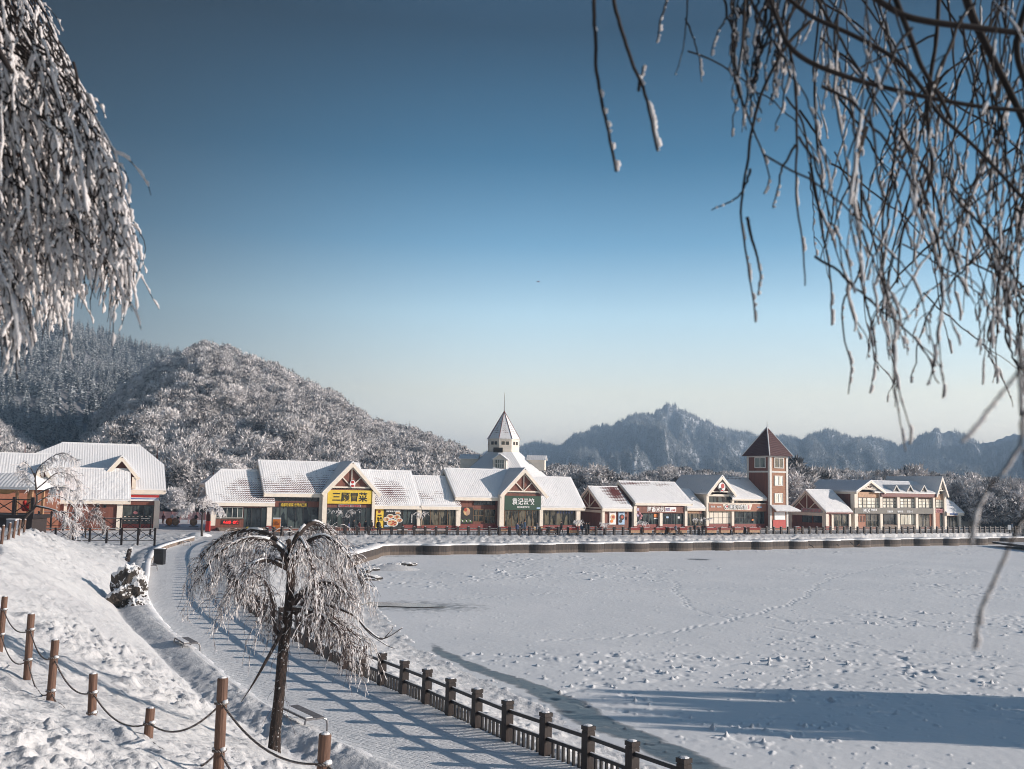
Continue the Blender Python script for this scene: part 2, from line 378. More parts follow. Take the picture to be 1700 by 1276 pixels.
    for k, c, r in (('yellow', (0.72, 0.50, 0.045), 0.5), ('green', (0.006, 0.048, 0.024), 0.5), ('orange', (0.70, 0.20, 0.025), 0.5), ('red', (0.42, 0.02, 0.015), 0.5),
                    ('redplinth', (0.20, 0.035, 0.028), 0.6), ('white', (0.78, 0.78, 0.78), 0.5), ('blue', (0.05, 0.14, 0.40), 0.5), ('navy', (0.015, 0.03, 0.10), 0.6), ('pink', (0.55, 0.25, 0.27), 0.6),
                    ('ink', (0.012, 0.010, 0.008), 0.6), ('skin', (0.45, 0.27, 0.19), 0.6), ('coat_black', (0.012, 0.012, 0.015), 0.8), ('coat_grey', (0.16, 0.17, 0.20), 0.8),
                    ('coat_blue', (0.02, 0.05, 0.10), 0.8), ('hair', (0.012, 0.009, 0.008), 0.6), ('food_red', (0.42, 0.06, 0.03), 0.5), ('food_green', (0.10, 0.20, 0.03), 0.5),
                    ('food_tan', (0.62, 0.40, 0.20), 0.5), ('sky_blue', (0.35, 0.50, 0.68), 0.5), ('lilac', (0.40, 0.34, 0.48), 0.5), ('grey_light', (0.38, 0.38, 0.38), 0.6), ('pinkfence', (0.60, 0.42, 0.42), 0.7)):
        M[k] = simple(k + '_paint', c, r, 0.10, 2.0)
    em = NT('red_led_lettering'); em.fin((0.5, 0.02, 0.02), 0.5); em.p.inputs['Emission Color'].default_value = (1, 0.03, 0.03, 1); em.p.inputs['Emission Strength'].default_value = 0.8
    M['led'] = em.m
make_mats()
def roof_mat(name, bares=(), amt=0.0, ribs=True):
    """snow lying over red tiles; bares = list of (u, v, ru, rv, strength) patches where wind or sun has cleared it"""
    a = NT(name); tcn = a.n('ShaderNodeUVMap').outputs[0]; sp = a.n('ShaderNodeSeparateXYZ'); a.l(tcn, sp.inputs[0]); U, V = sp.outputs[0], sp.outputs[1]
    blob = amt
    nlow = a.noise(tcn, 0.55, 4, 0.6)
    for (u, v, ru, rv, s) in bares:
        du = a.math('DIVIDE', a.math('SUBTRACT', U, u), ru); dv = a.math('DIVIDE', a.math('SUBTRACT', V, v), rv)
        g = a.math('SUBTRACT', 1.0, a.math('SQRT', a.math('ADD', a.math('MULTIPLY', du, du), a.math('MULTIPLY', dv, dv))), clamp=True)
        blob = a.math('ADD', a.math('MULTIPLY', g, s), blob)
    su = a.math('SINE', a.math('MULTIPLY', U, 2 * math.pi / 0.36)); sv = a.math('SINE', a.math('ADD', a.math('MULTIPLY', V, 2 * math.pi / 0.42), a.math('MULTIPLY', su, 0.9)))
    tile = a.math('MULTIPLY', sv, 0.40)
    f = a.math('ADD', a.math('ADD', blob, a.math('MULTIPLY', a.math('SUBTRACT', nlow, 0.5), 0.9)), tile)
    f = a.math('ADD', f, a.math('MULTIPLY', a.math('SUBTRACT', a.noise(tcn, 4.0, 4, 0.7), 0.5), 0.6))
    mask = a.ramp(f, [(0.44, 0), (0.54, 1)])
    red = a.ramp(a.noise(tcn, 3, 4), [(0.3, (0.085, 0.022, 0.020)), (0.7, (0.16, 0.05, 0.045))])
    c = a.mix(mask, (0.80, 0.80, 0.81), red)
    h = a.math('MULTIPLY', su, 0.10 if ribs else 0.02)
    h = a.math('ADD', h, a.math('MULTIPLY', a.noise(tcn, 2.2, 6, 0.65), 0.6)); h = a.math('SUBTRACT', h, a.math('MULTIPLY', mask, 0.5))
    h = a.math('ADD', h, a.math('MULTIPLY', a.math('MULTIPLY', sv, mask), 0.2))
    return a.fin(c, 0.65, a.bump(h, 0.10, 1.0), spec=0.25)
# ------------------------------------------------------------------ plan of the place (metres, camera at origin looking +Y)
PL = [(16, 2), (9.5, 12.5), (4, 18.5), (0, 22.5), (-3.2, 26.6), (-8.4, 33.8), (-14.6, 45.2), (-21.2, 58), (-27.6, 75.6), (-32.6, 90), (-36.6, 104), (-39.2, 123)]
PR = [(26, 2), (15, 14), (7.3, 20), (3.62, 24.4), (1.75, 27.2), (-0.35, 30), (-3.4, 35.2), (-7.2, 41.3), (-12.0, 51), (-17.0, 62), (-23.6, 82), (-29.6, 100), (-33.6, 116), (-34.2, 130), (-31.5, 139), (-26.0, 143.5), (-13, 148.5), (0, 154), (25, 166), (49, 179), (76, 193), (105, 210), (150, 236)]
SH = [(50, 8), (22, 20), (11, 29), (5.3, 36), (0.2, 48.5), (-5.4, 60.5), (-11.0, 81), (-14.6, 100), (-18.6, 112)]
WB = [(-18.8, 113), (-19.0, 119), (-18.6, 125), (-17.9, 132), (-17.0, 138), (-7.7, 142), (14, 154), (46.8, 172), (75, 190), (105, 206.6), (128, 219)]
def settle(P, z):
    out = []
    for X, Y in P:
        if Y < 10: out.append((X, Y)); continue
        x = 850 + X * FOC / Y; y = 805 + 0.021 * (x - 850) + FOC * (CAM_Z - z) / Y; q = atZ(x, y, z); out.append((q.x, q.y))
    return out
PL = settle(PL, 0); PR = settle(PR, 0); SH = settle(SH, -2.4); WB = settle(WB, -2.4); SH[-1] = (WB[0][0] + .2, WB[0][1] - 1.2)
def spline(P, step):
    P = [Vector((a, b, 0)) for a, b in P]; out = []
    for i in range(len(P) - 1):
        p0 = P[max(i - 1, 0)]; p1 = P[i]; p2 = P[i + 1]; p3 = P[min(i + 2, len(P) - 1)]
        n = max(2, int((p2 - p1).length / step))
        for k in range(n):
            t = k / n
            out.append(0.5 * ((2 * p1) + (-p0 + p2) * t + (2 * p0 - 5 * p1 + 4 * p2 - p3) * t * t + (-p0 + 3 * p1 - 3 * p2 + p3) * t ** 3))
    out.append(P[-1]); return [(p.x, p.y) for p in out]
def resample(P, step=None, n=None):
    P = np.array(P); d = np.r_[0, np.cumsum(np.hypot(*np.diff(P, axis=0).T))]
    s = np.arange(0, d[-1], step) if step else np.linspace(0, d[-1], n)
    return np.stack([np.interp(s, d, P[:, 0]), np.interp(s, d, P[:, 1])], 1)
PLs = spline(PL, 2.5); PRs = spline(PR, 2.5); SHs = spline(SH, 3) + spline(WB, 4)
def sdist(X, Y, P):
    """distance, positive on the LEFT of the direction of travel"""
    P = np.array(P); best = np.full(X.shape, 1e9); sg = np.zeros(X.shape)
    for i in range(len(P) - 1):
        ax, ay = P[i]; bx, by = P[i + 1]; dx, dy = bx - ax, by - ay; L = dx * dx + dy * dy + 1e-12
        t = np.clip(((X - ax) * dx + (Y - ay) * dy) / L, 0, 1)
        qx = X - ax - t * dx; qy = Y - ay - t * dy; d = np.hypot(qx, qy)
        c = dx * (Y - ay) - dy * (X - ax)
        m = d < best - 1e-9; best = np.where(m, d, best); sg = np.where(m, np.sign(c), sg)
    return best * sg
SPX, SPY = atZ(648, 943, -2.3).x, atZ(648, 943, -2.3).y
def gheight(X, Y, detail=True):
    X = np.asarray(X, float); Y = np.asarray(Y, float)
    dL = sdist(X, Y, PLs); dR = -sdist(X, Y, PRs); dS = -sdist(X, Y, SHs)
    k = 1 - sstep(58, 118, Y) * 1.0
    d = np.maximum(dL, 0)
    vh = 0.24 + 0.26 * sstep(52, 60, Y)
    b = vh * sstep(0.02, 0.35, d) + 0.05 * np.exp(-((d - 0.7) / 0.4) ** 2) - 0.40 * vh * sstep(1.0, 1.8, d)
    up = np.maximum(d - 1.8, 0)
    near = 1 - sstep(22, 50, Y)
    sl = 3.85 * np.minimum(up / (5.9 + 2.6 * near), 1.0) ** (0.85 + 0.15 * near)
    sl = sl + near * (0.42 * np.clip(d - 10.5, 0, 5.0) + 0.10 * np.maximum(d - 15.5, 0))
    zl = b * (0.35 + 0.65 * (1 - sstep(85, 125, Y))) + sl * k
    zl = np.where(Y > 125, zl * (1 - sstep(125, 132, Y)), zl)
    z = np.where((dL > 0) & (Y < 133), zl, 0.0)
    onpath = (dL <= 0) & (dR <= 0)
    z = np.where(onpath, -0.14 * (1 - sstep(112, 120, Y)), z)
    far = sstep(108, 116, Y)
    zedge = -2.42 * (1 - far) + -1.02 * far
    t = np.clip(dR / (dR + np.maximum(-dS, 0) + 1e-6), 0, 1)
    top = 0.05 * (1 - far) - 0.12 * far
    tt = np.where(far > 0.5, t, 0.35 * t + 0.65 * sstep(0.02, 0.9, t))
    zb = top + (zedge - top) * tt
    z = np.where(dR > 0, zb, z)
    z = np.where((dR > 0) & (dS > 0.05 - 1.3 * far), -3.2, z)
    # tree-planted knoll to the right and the low spit by the wall
    g = 1.4 * np.exp(-(((X - 44) / 8) ** 2 + ((Y - 41) / 7) ** 2)); z = np.maximum(z, -3.2 + g * 1.1) if g.max() > 0.5 else z
    g = np.exp(-(((X - SPX) / 4.8) ** 2 + ((Y - SPY) / 3.2) ** 2)); z = np.where(dS > 0.05, np.maximum(z, -3.2 + 1.35 * g), z)
    if detail:
        L = (dL > 0.4) & (Y < 140)
        cl = fbm(X * 1.7, Y * 1.7, 4, 3); cl2 = fbm(X * 5.0, Y * 5.0, 3, 8)
        rough = 0.35 + 0.9 * sstep(0.40, 0.62, fbm(X * 0.16, Y * 0.16, 3, 20))
        sm = 0.35 + 0.65 * sstep(1.6, 2.6, dL)
        nf = sstep(26, 12, Y)
        dz = (np.maximum(cl - 0.48, 0) * (0.50 - 0.28 * nf) + (cl2 - 0.5) * 0.17 + np.maximum(fbm(X * 3.1, Y * 3.1, 2, 44) - 0.60, 0) * 0.5 + nf * np.maximum(fbm(X * 8, Y * 8, 2, 47) - 0.55, 0) * 0.22) * rough * (0.25 + 0.75 * sm) + (fbm(X * 0.35, Y * 0.35, 3, 5) - 0.5) * 0.34 * sm
        # trodden hollows near the rope fence
        hol = np.maximum(fbm(X * 1.1 + 7, Y * 1.1, 2, 31) - 0.60, 0) * sstep(18, 12, Y) * 1.4
        z = z + np.where(L, dz - hol * sm, 0)
        B = (dR > 0.1) & (dS < 0.3)
        dz = (np.maximum(fbm(X * 1.9, Y * 1.9, 4, 9) - 0.48, 0) * (0.30 + 0.55 * np.exp(-dR / 3.0) + 0.25 * far) + (fbm(X * 6, Y * 6, 2, 19) - .5) * .06) * sstep(0.1, 0.8, dR)
        z = z + np.where(B, dz, 0)
        P = (~L) & (~B) & (dR <= 0.1)
        z = z + np.where(P & ~onpath, (fbm(X * 0.8, Y * 0.8, 3, 12) - 0.5) * 0.12, 0)
    return z
def gz(x, y): return float(gheight(np.array([float(x)]), np.array([float(y)]), True)[0])

def build_ground():
    A = np.linspace(R_(-44), R_(44), 980)
    r = [2.0]
    while r[-1] < 235: r.append(r[-1] + min(max(r[-1] * 0.0052, 0.02), 0.75))
    while r[-1] < 9000: r.append(r[-1] * 1.12)
    r = np.array(r); Rr, AA = np.meshgrid(r, A, indexing='ij')
    X = Rr * np.sin(AA); Y = Rr * np.cos(AA)
    Z = gheight(X, Y)
    Z = np.where(Rr > 240, np.where((Z < -3) | (-sdist(X, Y, PRs) > 0), -3.2, 0.0), Z)
    Z = np.where(Rr > 420, -3.2, Z)
    V = np.stack([X, Y, Z], -1).reshape(-1, 3)
    o = mesh_np('snow_ground', V, grid_quads(len(r), len(A)), M['snow'], smooth=True); props(o, kind='structure')
    # everything outside that wedge, as one broad sheet a little lower
    mb = MB(); mb.poly([(-9000, -3000, -3.6), (9000, -3000, -3.6), (9000, 9500, -3.6), (-9000, 9500, -3.6)])
    props(mb.build('snow_plain', M['snow']), kind='structure')
build_ground()

def build_path():
    a = [p for p in PLs]; b = [p for p in PRs if True]
    # pair every left-edge point with the nearest right-edge point ahead of it
    a = resample(PLs, n=420); bb = resample([p for p in PRs if not (p[1] > 124 or p[0] > 30)], n=420)
    m = 26; T = np.linspace(0, 1, m)
    X = a[:, None, 0] * (1 - T) + bb[:, None, 0] * T; Y = a[:, None, 1] * (1 - T) + bb[:, None, 1] * T
    Z = 0.02 + (fbm(X * 0.9, Y * 0.9, 3, 14) - 0.5) * 0.05 - 0.15 * sstep(0.97, 1, np.linspace(0, 1, 420))[:, None]
    Z = Z + 0.05 * np.exp(-((T - 0.0) / 0.05) ** 2)[None, :]
    o = mesh_np('lakeside_path', np.stack([X, Y, Z], -1).reshape(-1, 3), grid_quads(420, m), M['path'], smooth=True); props(o, kind='structure')
build_path()

LX, LY = atZ(668, 1005, -2.4).x, atZ(668, 1005, -2.4).y
def build_lake():
    A = np.linspace(R_(-21), R_(40), 900); r = [30.0]
    while r[-1] < 330: r.append(r[-1] + min(r[-1] * 0.0035, 0.6))
    r = np.array(r); Rr, AA = np.meshgrid(r, A, indexing='ij'); X = Rr * np.sin(AA); Y = Rr * np.cos(AA)
    dS = -sdist(X, Y, SHs)
    dens = sstep(0.46, 0.62, fbm(X * 0.05, Y * 0.08, 4, 41)) * (0.4 + sstep(.4, .6, fbm(X * .3, Y * .3, 2, 42)))
    n = fbm(X * 1.5, Y * 1.5, 2, 50); n2 = fbm(X * 3.4, Y * 3.4, 2, 55)
    Z = -2.4 + np.maximum(n - 0.69, 0) * 0.26 * (0.05 + dens) * sstep(1.5, 4, dS) - np.maximum(0.33 - n, 0) * 0.30 * dens
    Z += np.maximum(n2 - 0.80, 0) * 1.0 * (0.4 + dens) * sstep(0.5, 2, dS)
    Z += (fbm(X * 0.12, Y * 0.12, 3, 60) - 0.5) * 0.10
    wgt = np.clip((66 - Y) / 28, 0.0, 1.0)
    edge = dS + (fbm(X * 0.25, Y * 0.25, 4, 70) - 0.5) * 1.5
    c0 = 0.75 + 0.55 * wgt
    band = np.exp(-(np.maximum(np.abs(edge - c0) - 0.42 * wgt, 0) / (0.28 + 0.25 * wgt)) ** 2) * sstep(0, 0.25, wgt)
    band = np.maximum(band, 0.20 * np.exp(-(np.maximum(edge - 1.8 * wgt, 0) / 1.0) ** 2) * wgt * sstep(1.0, 1.6, edge))
    ell = lambda x, y, rx, ry: np.exp(-(((X - x) / rx) ** 2 + ((Y - y) / ry) ** 2))
    band = band * (0.65 + 0.7 * (fbm(X * 0.5, Y * 0.5, 3, 73)))
    wet = np.maximum(band * 1.05, 0.42 * ell(LX + 1.4, LY - .3, 6.5, 4.5))
    wet = np.maximum(wet, 1.3 * ell(atZ(1160, 928.5, -2.4).x, atZ(1160, 928.5, -2.4).y, 1.4, 1.5))
    wet = np.maximum(wet, 0.30 * sstep(0.55, 0.75, fbm(X * 0.03, Y * 0.06, 3, 80)) * (Y > 120))
    for tr, dp in (([(12, 52), (20, 58), (31, 61), (44, 70), (60, 74)], .05), ([(2, 66), (12, 72), (26, 92), (38, 118), (60, 150)], .06), ([(-6, 88), (8, 97), (24, 104), (44, 106), (70, 120)], .05), ([(28, 42), (22, 52), (24, 66), (16, 84), (18, 110)], .045), ([(8, 44), (18, 47), (30, 46)], .03)):
        q = sdist(X, Y, spline(tr, 3)) + .25 * np.sin(X * .9 + Y * .4); st = np.sign(q) * np.sin(X * 3.6 + Y * 2.9)
        Z -= dp * np.exp(-((np.abs(q) - .16) / .12) ** 2) * sstep(-.2, .5, st)
    e_ = ell(LX, LY, 7.0, 2.6); Z = Z * (1 - e_) + (-2.42) * e_
    o = mesh_np('frozen_lake', np.stack([X, Y, Z], -1).reshape(-1, 3), grid_quads(len(r), len(A)), M['ice'], smooth=True, attr={'wet': wet.ravel()}); props(o, kind='structure')
    # outer ice beyond the detailed sheet
    mb = MB(); mb.poly([(4, 10, -2.75), (200, -40, -2.75), (420, 120, -2.75), (160, 235, -2.75), (-10, 140, -2.75), (-4, 55, -2.75)])
    props(mb.build('lake_bed_ice', M['ice']), kind='structure')
    mb = MB(); pts = []
    for i in range(60):
        t = 2 * math.pi * i / 60; c, s_ = math.cos(t), math.sin(t)
        rx = 5.6 if c < 0 else 3.6
        pts.append((LX + rx * c + 0.1 * math.sin(5 * t), LY + 1.35 * s_ * (1 - 0.25 * max(c, 0)) + (0.15 * math.sin(7 * t)) - 0.1 * rx * c, -2.33))
    mb.poly(pts); props(mb.build('open_water', M['water']), kind='structure')
build_lake()

# ---- scalloped retaining wall of the promenade
def build_lake_wall():
    P = resample(spline(WB, 2), 0.35); n = len(P)
    T = np.gradient(P, axis=0); T /= np.linalg.norm(T, axis=1, keepdims=True); N = np.stack([T[:, 1], -T[:, 0]], 1)   # towards lake
    s = np.arange(n) * 0.35
    ph = ((s - 30.5) / 8.7) % 1.0
    off = np.where(s > 30.5, 1.05 * np.sqrt(np.clip(np.sin(np.pi * np.clip(ph / 0.48, 0, 1)), 0, 1)), 0.0) + 0.15
    Q = P + N * off[:, None]
    o_ = thing('retaining_wall', (P[n // 3][0], P[n // 3][1], -2.5), 'long brown stone retaining wall with scalloped bays beside the frozen lake', 'wall')
    prof = [(0.0, -2.75), (0.0, -1.10), (-0.35, -1.10), (-0.35, -2.75)]
    V = [(Q[i][0] + N[i][0] * a, Q[i][1] + N[i][1] * a, b) for i in range(n) for a, b in prof]
    V = np.array(V); Qd = []
    for i in range(n - 1):
        for j in range(3): Qd.append([i * 4 + j, (i + 1) * 4 + j, (i + 1) * 4 + j + 1, i * 4 + j + 1])
    mesh_np('wall_face', V, np.array(Qd), M['lakewall'], o_)
    rr = fbm(np.arange(n) * .35, np.zeros(n), 3, 4) * .22 - .06
    prof = [(0.05, -1.09), (0.07, -1.03), (0.0, -0.96), (-1.0, -0.90), (-2.6, -0.86), (-2.6, -1.4)]
    k = len(prof); V = np.array([(Q[i][0] + N[i][0] * a * 1, Q[i][1] + N[i][1] * a, b + (rr[i] if 1 < j < 5 else 0)) for i in range(n) for j, (a, b) in enumerate(prof)]); Qd = []
    for i in range(n - 1):
        for j in range(k - 1): Qd.append([i * k + j, (i + 1) * k + j, (i + 1) * k + j + 1, i * k + j + 1])
    mesh_np('snow_cap', V, np.array(Qd), M['snowcap'], o_, smooth=True)
build_lake_wall()

# ---- low stone kerb wall on the left of the path
def strip(P, prof, name, m, parent, smooth=False, sc=None):
    P = np.array(P); n = len(P); T = np.gradient(P, axis=0); T /= np.linalg.norm(T, axis=1, keepdims=True); N = np.stack([-T[:, 1], T[:, 0]], 1)
    k = len(prof); V = np.array([(P[i][0] + N[i][0] * a, P[i][1] + N[i][1] * a, b) for i in range(n) for a, b in (prof if sc is None else [(p_, q_ * sc[i] - .3 * (1 - sc[i])) for p_, q_ in prof])])
    Qd = [[i * k + j, i * k + j + 1, (i + 1) * k + j + 1, (i + 1) * k + j] for i in range(n - 1) for j in range(k - 1)]
    return mesh_np(name, V, np.array(Qd), m, parent, smooth)
kp = resample([p for p in PLs if 57 < p[1]], 0.5)
kw = thing('kerb_wall', (kp[20][0], kp[20][1], 0), 'low curved stone kerb wall under a snow cap on the left of the path', 'wall')
strip(kp, [(0.30, -0.2), (-0.05, -0.2), (-0.05, 0.44), (0.30, 0.44)], 'stone_face', M['mortarstone'], kw)
strip(kp, [(-0.09, 0.43), (-0.09, 0.50), (0.1, 0.57), (0.5, 0.58), (0.5, 0.3)], 'snow_cap', M['snowcap'], kw, True)
kp2 = resample([p for p in PLs if p[1] < 70], 0.4)
n_k = len(kp2); tap = np.clip((n_k - np.arange(n_k)) / 22.0, 0, 1)
tap = tap * (0.55 + 0.45 * sstep(50, 58, kp2[:, 1])) * (1 + 0.25 * (RNG.random(n_k) - .5))
strip(kp2, [(-0.30, -0.1), (-0.20, 0.22), (0.04, 0.46), (0.35, 0.52), (0.9, 0.30)], 'snow_edge', M['snowcap'], kw, True, tap)

# ---- balustrades
def balustrade(name, pts, label, spacing, group=None, snow=True, ph=1.2, pw=0.26, drop=0.0):
    P = resample(pts, spacing); root = thing(name, (P[0][0], P[0][1], 0), label, 'fence', group)
    T = np.gradient(P, axis=0); T /= np.linalg.norm(T, axis=1, keepdims=True)
    pm = MB(); hw = pw / 2
    pm.box(-hw, hw, -hw, hw, -0.3, ph - 0.14); pm.box(-hw + .015, hw - .015, -hw + .015, hw - .015, ph - 0.14, ph - 0.11); pm.box(-hw - .012, hw + .012, -hw - .012, hw + .012, ph - 0.11, ph)
    me = None; rails = MB(); bal = MB(); sn = MB()
    for i, (x, y) in enumerate(P):
        ang = math.atan2(T[i][1], T[i][0])
        if me is None: o = pm.build('post', M['fence'], None); me = o.data
        else: o = bpy.data.objects.new('post', me); col.objects.link(o)
        o.parent = root; o.location = (x - P[0][0], y - P[0][1], 0); o.rotation_euler = (random.uniform(-.01, .01), random.uniform(-.01, .01), ang)
        sn.ball((x, y, ph + 0.005), pw * 0.5, pw * 0.5, 0.035, 8, 4, 0.1, i)
        if i + 1 < len(P):
            q = P[i + 1]; a = Vector((x, y, 0)); b = Vector((q[0], q[1], 0)); d = (b - a).normalized(); a2 = a + d * hw; b2 = b - d * hw
            pn = MB()
            for z, wd, hh in ((ph - 0.30, 0.085, 0.10), (ph - 0.72, 0.085, 0.09)):
                pn.bar(a2 + Vector((0, 0, z)), b2 + Vector((0, 0, z)), wd, hh)
                if snow: sn.bar(a2 + Vector((0, 0, z + hh / 2 + 0.006)), b2 + Vector((0, 0, z + hh / 2 + 0.006)), wd * 0.75, 0.014)
            L = (b2 - a2).length; nb = max(3, int(L / 0.20))
            for j in range(1, nb):
                c = a2 + d * (L * j / nb); pn.bar(c + Vector((0, 0, -0.15)), c + Vector((0, 0, ph - 0.765)), 0.068, 0.06, up=d)
            pn.build('railing_panel', M['rail'], root)
    sn.build('snow_cover', M['snowcap'], root)
    return root
pr = np.array(PRs); i0 = int(np.argmin(np.hypot(pr[:, 0] - 15, pr[:, 1] - 14)));
near = [tuple(p) for p in PRs if 14 <= p[1] <= 126 and p[0] < 20]
farp = [tuple(p) for p in PRs if (p[1] > 126)]
farp = [p for p in farp if p[0] < 112]
balustrade('lakeside_balustrade', near, 'dark brown post and rail balustrade curving up the near lakeside path', 1.85)
balustrade('promenade_balustrade', farp, 'long dark brown balustrade along the far promenade in front of the shops', 1.72, pw=0.34)

# ---- rope fence on the left slope
def rope_fence():
    px = [(540, 1218, 10.7, 1.15), (370, 1125, 12.6, 1.15), (250, 1175, 15.2, 0.75), (155, 1118, 16.5, 0.85), (92, 1062, 17.6, 1.0), (52, 1019, 19.5, 1.05), (8, 990, 23.4, 1.05), (-40, 950, 28, 1.05)]
    root = thing('rope_fence', tuple(atY(370, 1270, 12.6)), 'round timber posts linked by two sagging ropes on the near snowy slope', 'fence')
    tops = []; sn = MB()
    for i, (x, y, Y, h) in enumerate(px):
        t = atY(x, y, Y); g = gz(t.x, t.y); lean = Vector((random.uniform(-.02, .05), random.uniform(-.04, .04), 0)) * h
        b = Vector((t.x, t.y, min(g - 0.25, t.z - h))); b -= lean
        mb = MB(); rr = 0.068
        mb.tube([b, b.lerp(t, 0.5) , t - (t - b).normalized() * 0.012, t], [rr, rr * 0.99, rr * 0.97, rr * 0.88], 14)
        mb.build('post', M['post'], root, smooth=False)
        hi = t.lerp(b, 0.30 * 1.05 / (t - b).length * 1.0); lo = t.lerp(b, min(0.93, 0.85 * 1.0 / (t - b).length))
        hi = t + (b - t).normalized() * (0.30 if h > 0.8 else 0.22); lo = t + (b - t).normalized() * (0.86 if h > 0.9 else 0.62)
        tops.append((hi, lo))
        for q in (hi, lo):
            m2 = MB(); m2.tube([q + Vector((math.cos(a) * .078, math.sin(a) * .078, 0.006 * math.sin(3 * a))) for a in np.linspace(0, 6.283, 13)], 0.014, 6); m2.build('rope_knot', M['rope'], root, True)
            sn.ball(q + Vector((0.05, -0.03, 0.022)), 0.05, 0.05, 0.025, 8, 4, 0.25, i); sn.ball(q + Vector((-0.05, 0.0, 0.02)), 0.04, 0.05, 0.02, 8, 4, 0.25, i + 9)
        sn.ball(t + Vector((0, 0, 0.0)), 0.05, 0.05, 0.02, 10, 4, 0.12, i + 3)
    sn.build('snow_tufts', M['snowcap'], root, True)
    for i in range(len(tops) - 1):
        for lv in (0, 1):
            if lv == 1 and i in (2,): continue
            a, b = tops[i][lv], tops[i + 1][lv]
            if lv == 1 and i == 1: b = Vector((b.x, b.y, b.z)); 
            sag = (0.22 if lv == 0 else 0.30); pts = []
            for t in np.linspace(0, 1, 22):
                p = a.lerp(b, t); p.z -= sag * 4 * t * (1 - t)
                if lv == 1: p.z = max(p.z, gz(p.x, p.y) - 0.01)
                pts.append(p)
            mb = MB(); mb.tube(pts, 0.0135, 6); mb.build('rope', M['rope'], root, True)
    # rope end running off frame on the right of the last post
    for lv in (0, 1):
        a = tops[0][lv]; b = a + Vector((2.0, -1.0, -0.1)); mb = MB()
        mb.tube([a.lerp(b, t) - Vector((0, 0, 0.25 * 4 * t * (1 - t))) for t in np.linspace(0, 1, 14)], 0.0135, 6); mb.build('rope', M['rope'], root, True)
    # farther posts by the terrace
    root2 = thing('rope_fence', tuple(atY(20, 900, 56)), 'short row of five leaning timber posts with rope below the terrace', 'fence')
    pr_ = []
    for (x, y, x2, y2, Y) in ((6, 872, 1, 907, 52), (17, 868, 12, 899, 55), (26, 864, 21, 891, 58), (34, 862, 30, 885, 61), (42, 862, 39, 882, 64)):
        t = atY(x, y, Y); b = atY(x2, y2 + 8, Y); mb = MB(); mb.tube([b, t], 0.075, 10); mb.build('post', M['post'], root2); pr_.append(t.lerp(b, 0.3))
        mb = MB(); mb.ball(t, 0.07, 0.07, 0.04, 8, 4); mb.build('snow_tuft', M['snowcap'], root2, True)
    mb = MB()
    for a, b in zip(pr_, pr_[1:]): mb.tube([a.lerp(b, t) - Vector((0, 0, 0.25 * 4 * t * (1 - t))) for t in np.linspace(0, 1, 10)], 0.02, 5)
    mb.build('rope', M['rope'], root2)
rope_fence()
# ------------------------------------------------------------------ buildings
class Row:
    def __init__(s, P0, P1):
        s.P = Vector((P0[0], P0[1], 0)); s.D = (Vector((P1[0], P1[1], 0)) - s.P).normalized(); s.N = Vector((-s.D.y, s.D.x, 0))
    def pix(s, px, py, v=0.0):
        d = ray(px, py); q = s.P + s.N * v; t = (q - CAM).dot(s.N) / d.dot(s.N); p = CAM + d * t
        return (p - s.P).dot(s.D), p.z
    def W(s, u, v, z): return s.P + s.D * u + s.N * v + Vector((0, 0, z))
    def side(s, u, depth): return Row(tuple((s.P + s.D * u + s.N * depth))[:2], tuple((s.P + s.D * u))[:2])
    def box(s, mb, u0, u1, v0, v1, z0, z1):
        W = s.W; mb.hexa([W(u0, v0, z0), W(u1, v0, z0), W(u1, v1, z0), W(u0, v1, z0), W(u0, v0, z1), W(u1, v0, z1), W(u1, v1, z1), W(u0, v1, z1)])
    def uv(s, x, y, v):
        return s.pix(x, y, v)
def rect(row, x0, y0, x1, y1, v):
    xm = (x0 + x1) / 2; ua = row.pix(x0, (y0 + y1) / 2, v)[0]; ub = row.pix(x1, (y0 + y1) / 2, v)[0]
    za = row.pix(xm, y1, v)[1]; zb = row.pix(xm, y0, v)[1]
    return ua, ub, za, zb
def fbox(root, row, name, x0, y0, x1, y1, v0, v1, m, sub=None):
    a, b, c, d = rect(row, x0, y0, x1, y1, v0); mb = MB(); row.box(mb, a, b, v0, v1, c, d); return mb.build(name, M[m] if isinstance(m, str) else m, sub or root)
def fwin(root, row, x0, y0, x1, y1, nx, ny, glass='glass', frame='darkframe', v=0.0, fw=0.07, name='window'):
    a, b, c, d = rect(row, x0, y0, x1, y1, v); return win_m(root, row, a, b, c, d, nx, ny, glass, frame, v, fw, name)
def win_m(root, row, a, b, c, d, nx, ny, glass='glass', frame='darkframe', v=0.0, fw=0.07, name='window'):
    f = MB()
    for i in range(nx + 1):
        u = a + (b - a) * i / nx; row.box(f, u - fw / 2, u + fw / 2, v - 0.03, v + 0.09, c, d)
    for j in range(ny + 1):
        z = c + (d - c) * j / ny; row.box(f, a - fw / 2 + .003, b + fw / 2 - .003, v - 0.027, v + 0.087, z - fw / 2, z + fw / 2)
    fo = f.build(name, M[frame], root); g = MB(); row.box(g, a, b, v + 0.045, v + 0.07, c, d); g.build('pane', M[glass], fo); return fo
def text_mesh(body, bold=0.02):
    cu = bpy.data.curves.new('lettering', 'FONT'); cu.body = body; cu.size = 1; cu.offset = bold; cu.extrude = 0.03; cu.resolution_u = 3
    o = bpy.data.objects.new('lettering_tmp', cu); col.objects.link(o); dg = bpy.context.evaluated_depsgraph_get(); dg.update()
    me = bpy.data.meshes.new_from_object(o.evaluated_get(dg)); bpy.data.objects.remove(o); bpy.data.curves.remove(cu)
    V = [tuple(v.co) for v in me.vertices]; F = [list(p.vertices) for p in me.polygons]; bpy.data.meshes.remove(me)
    return V, F
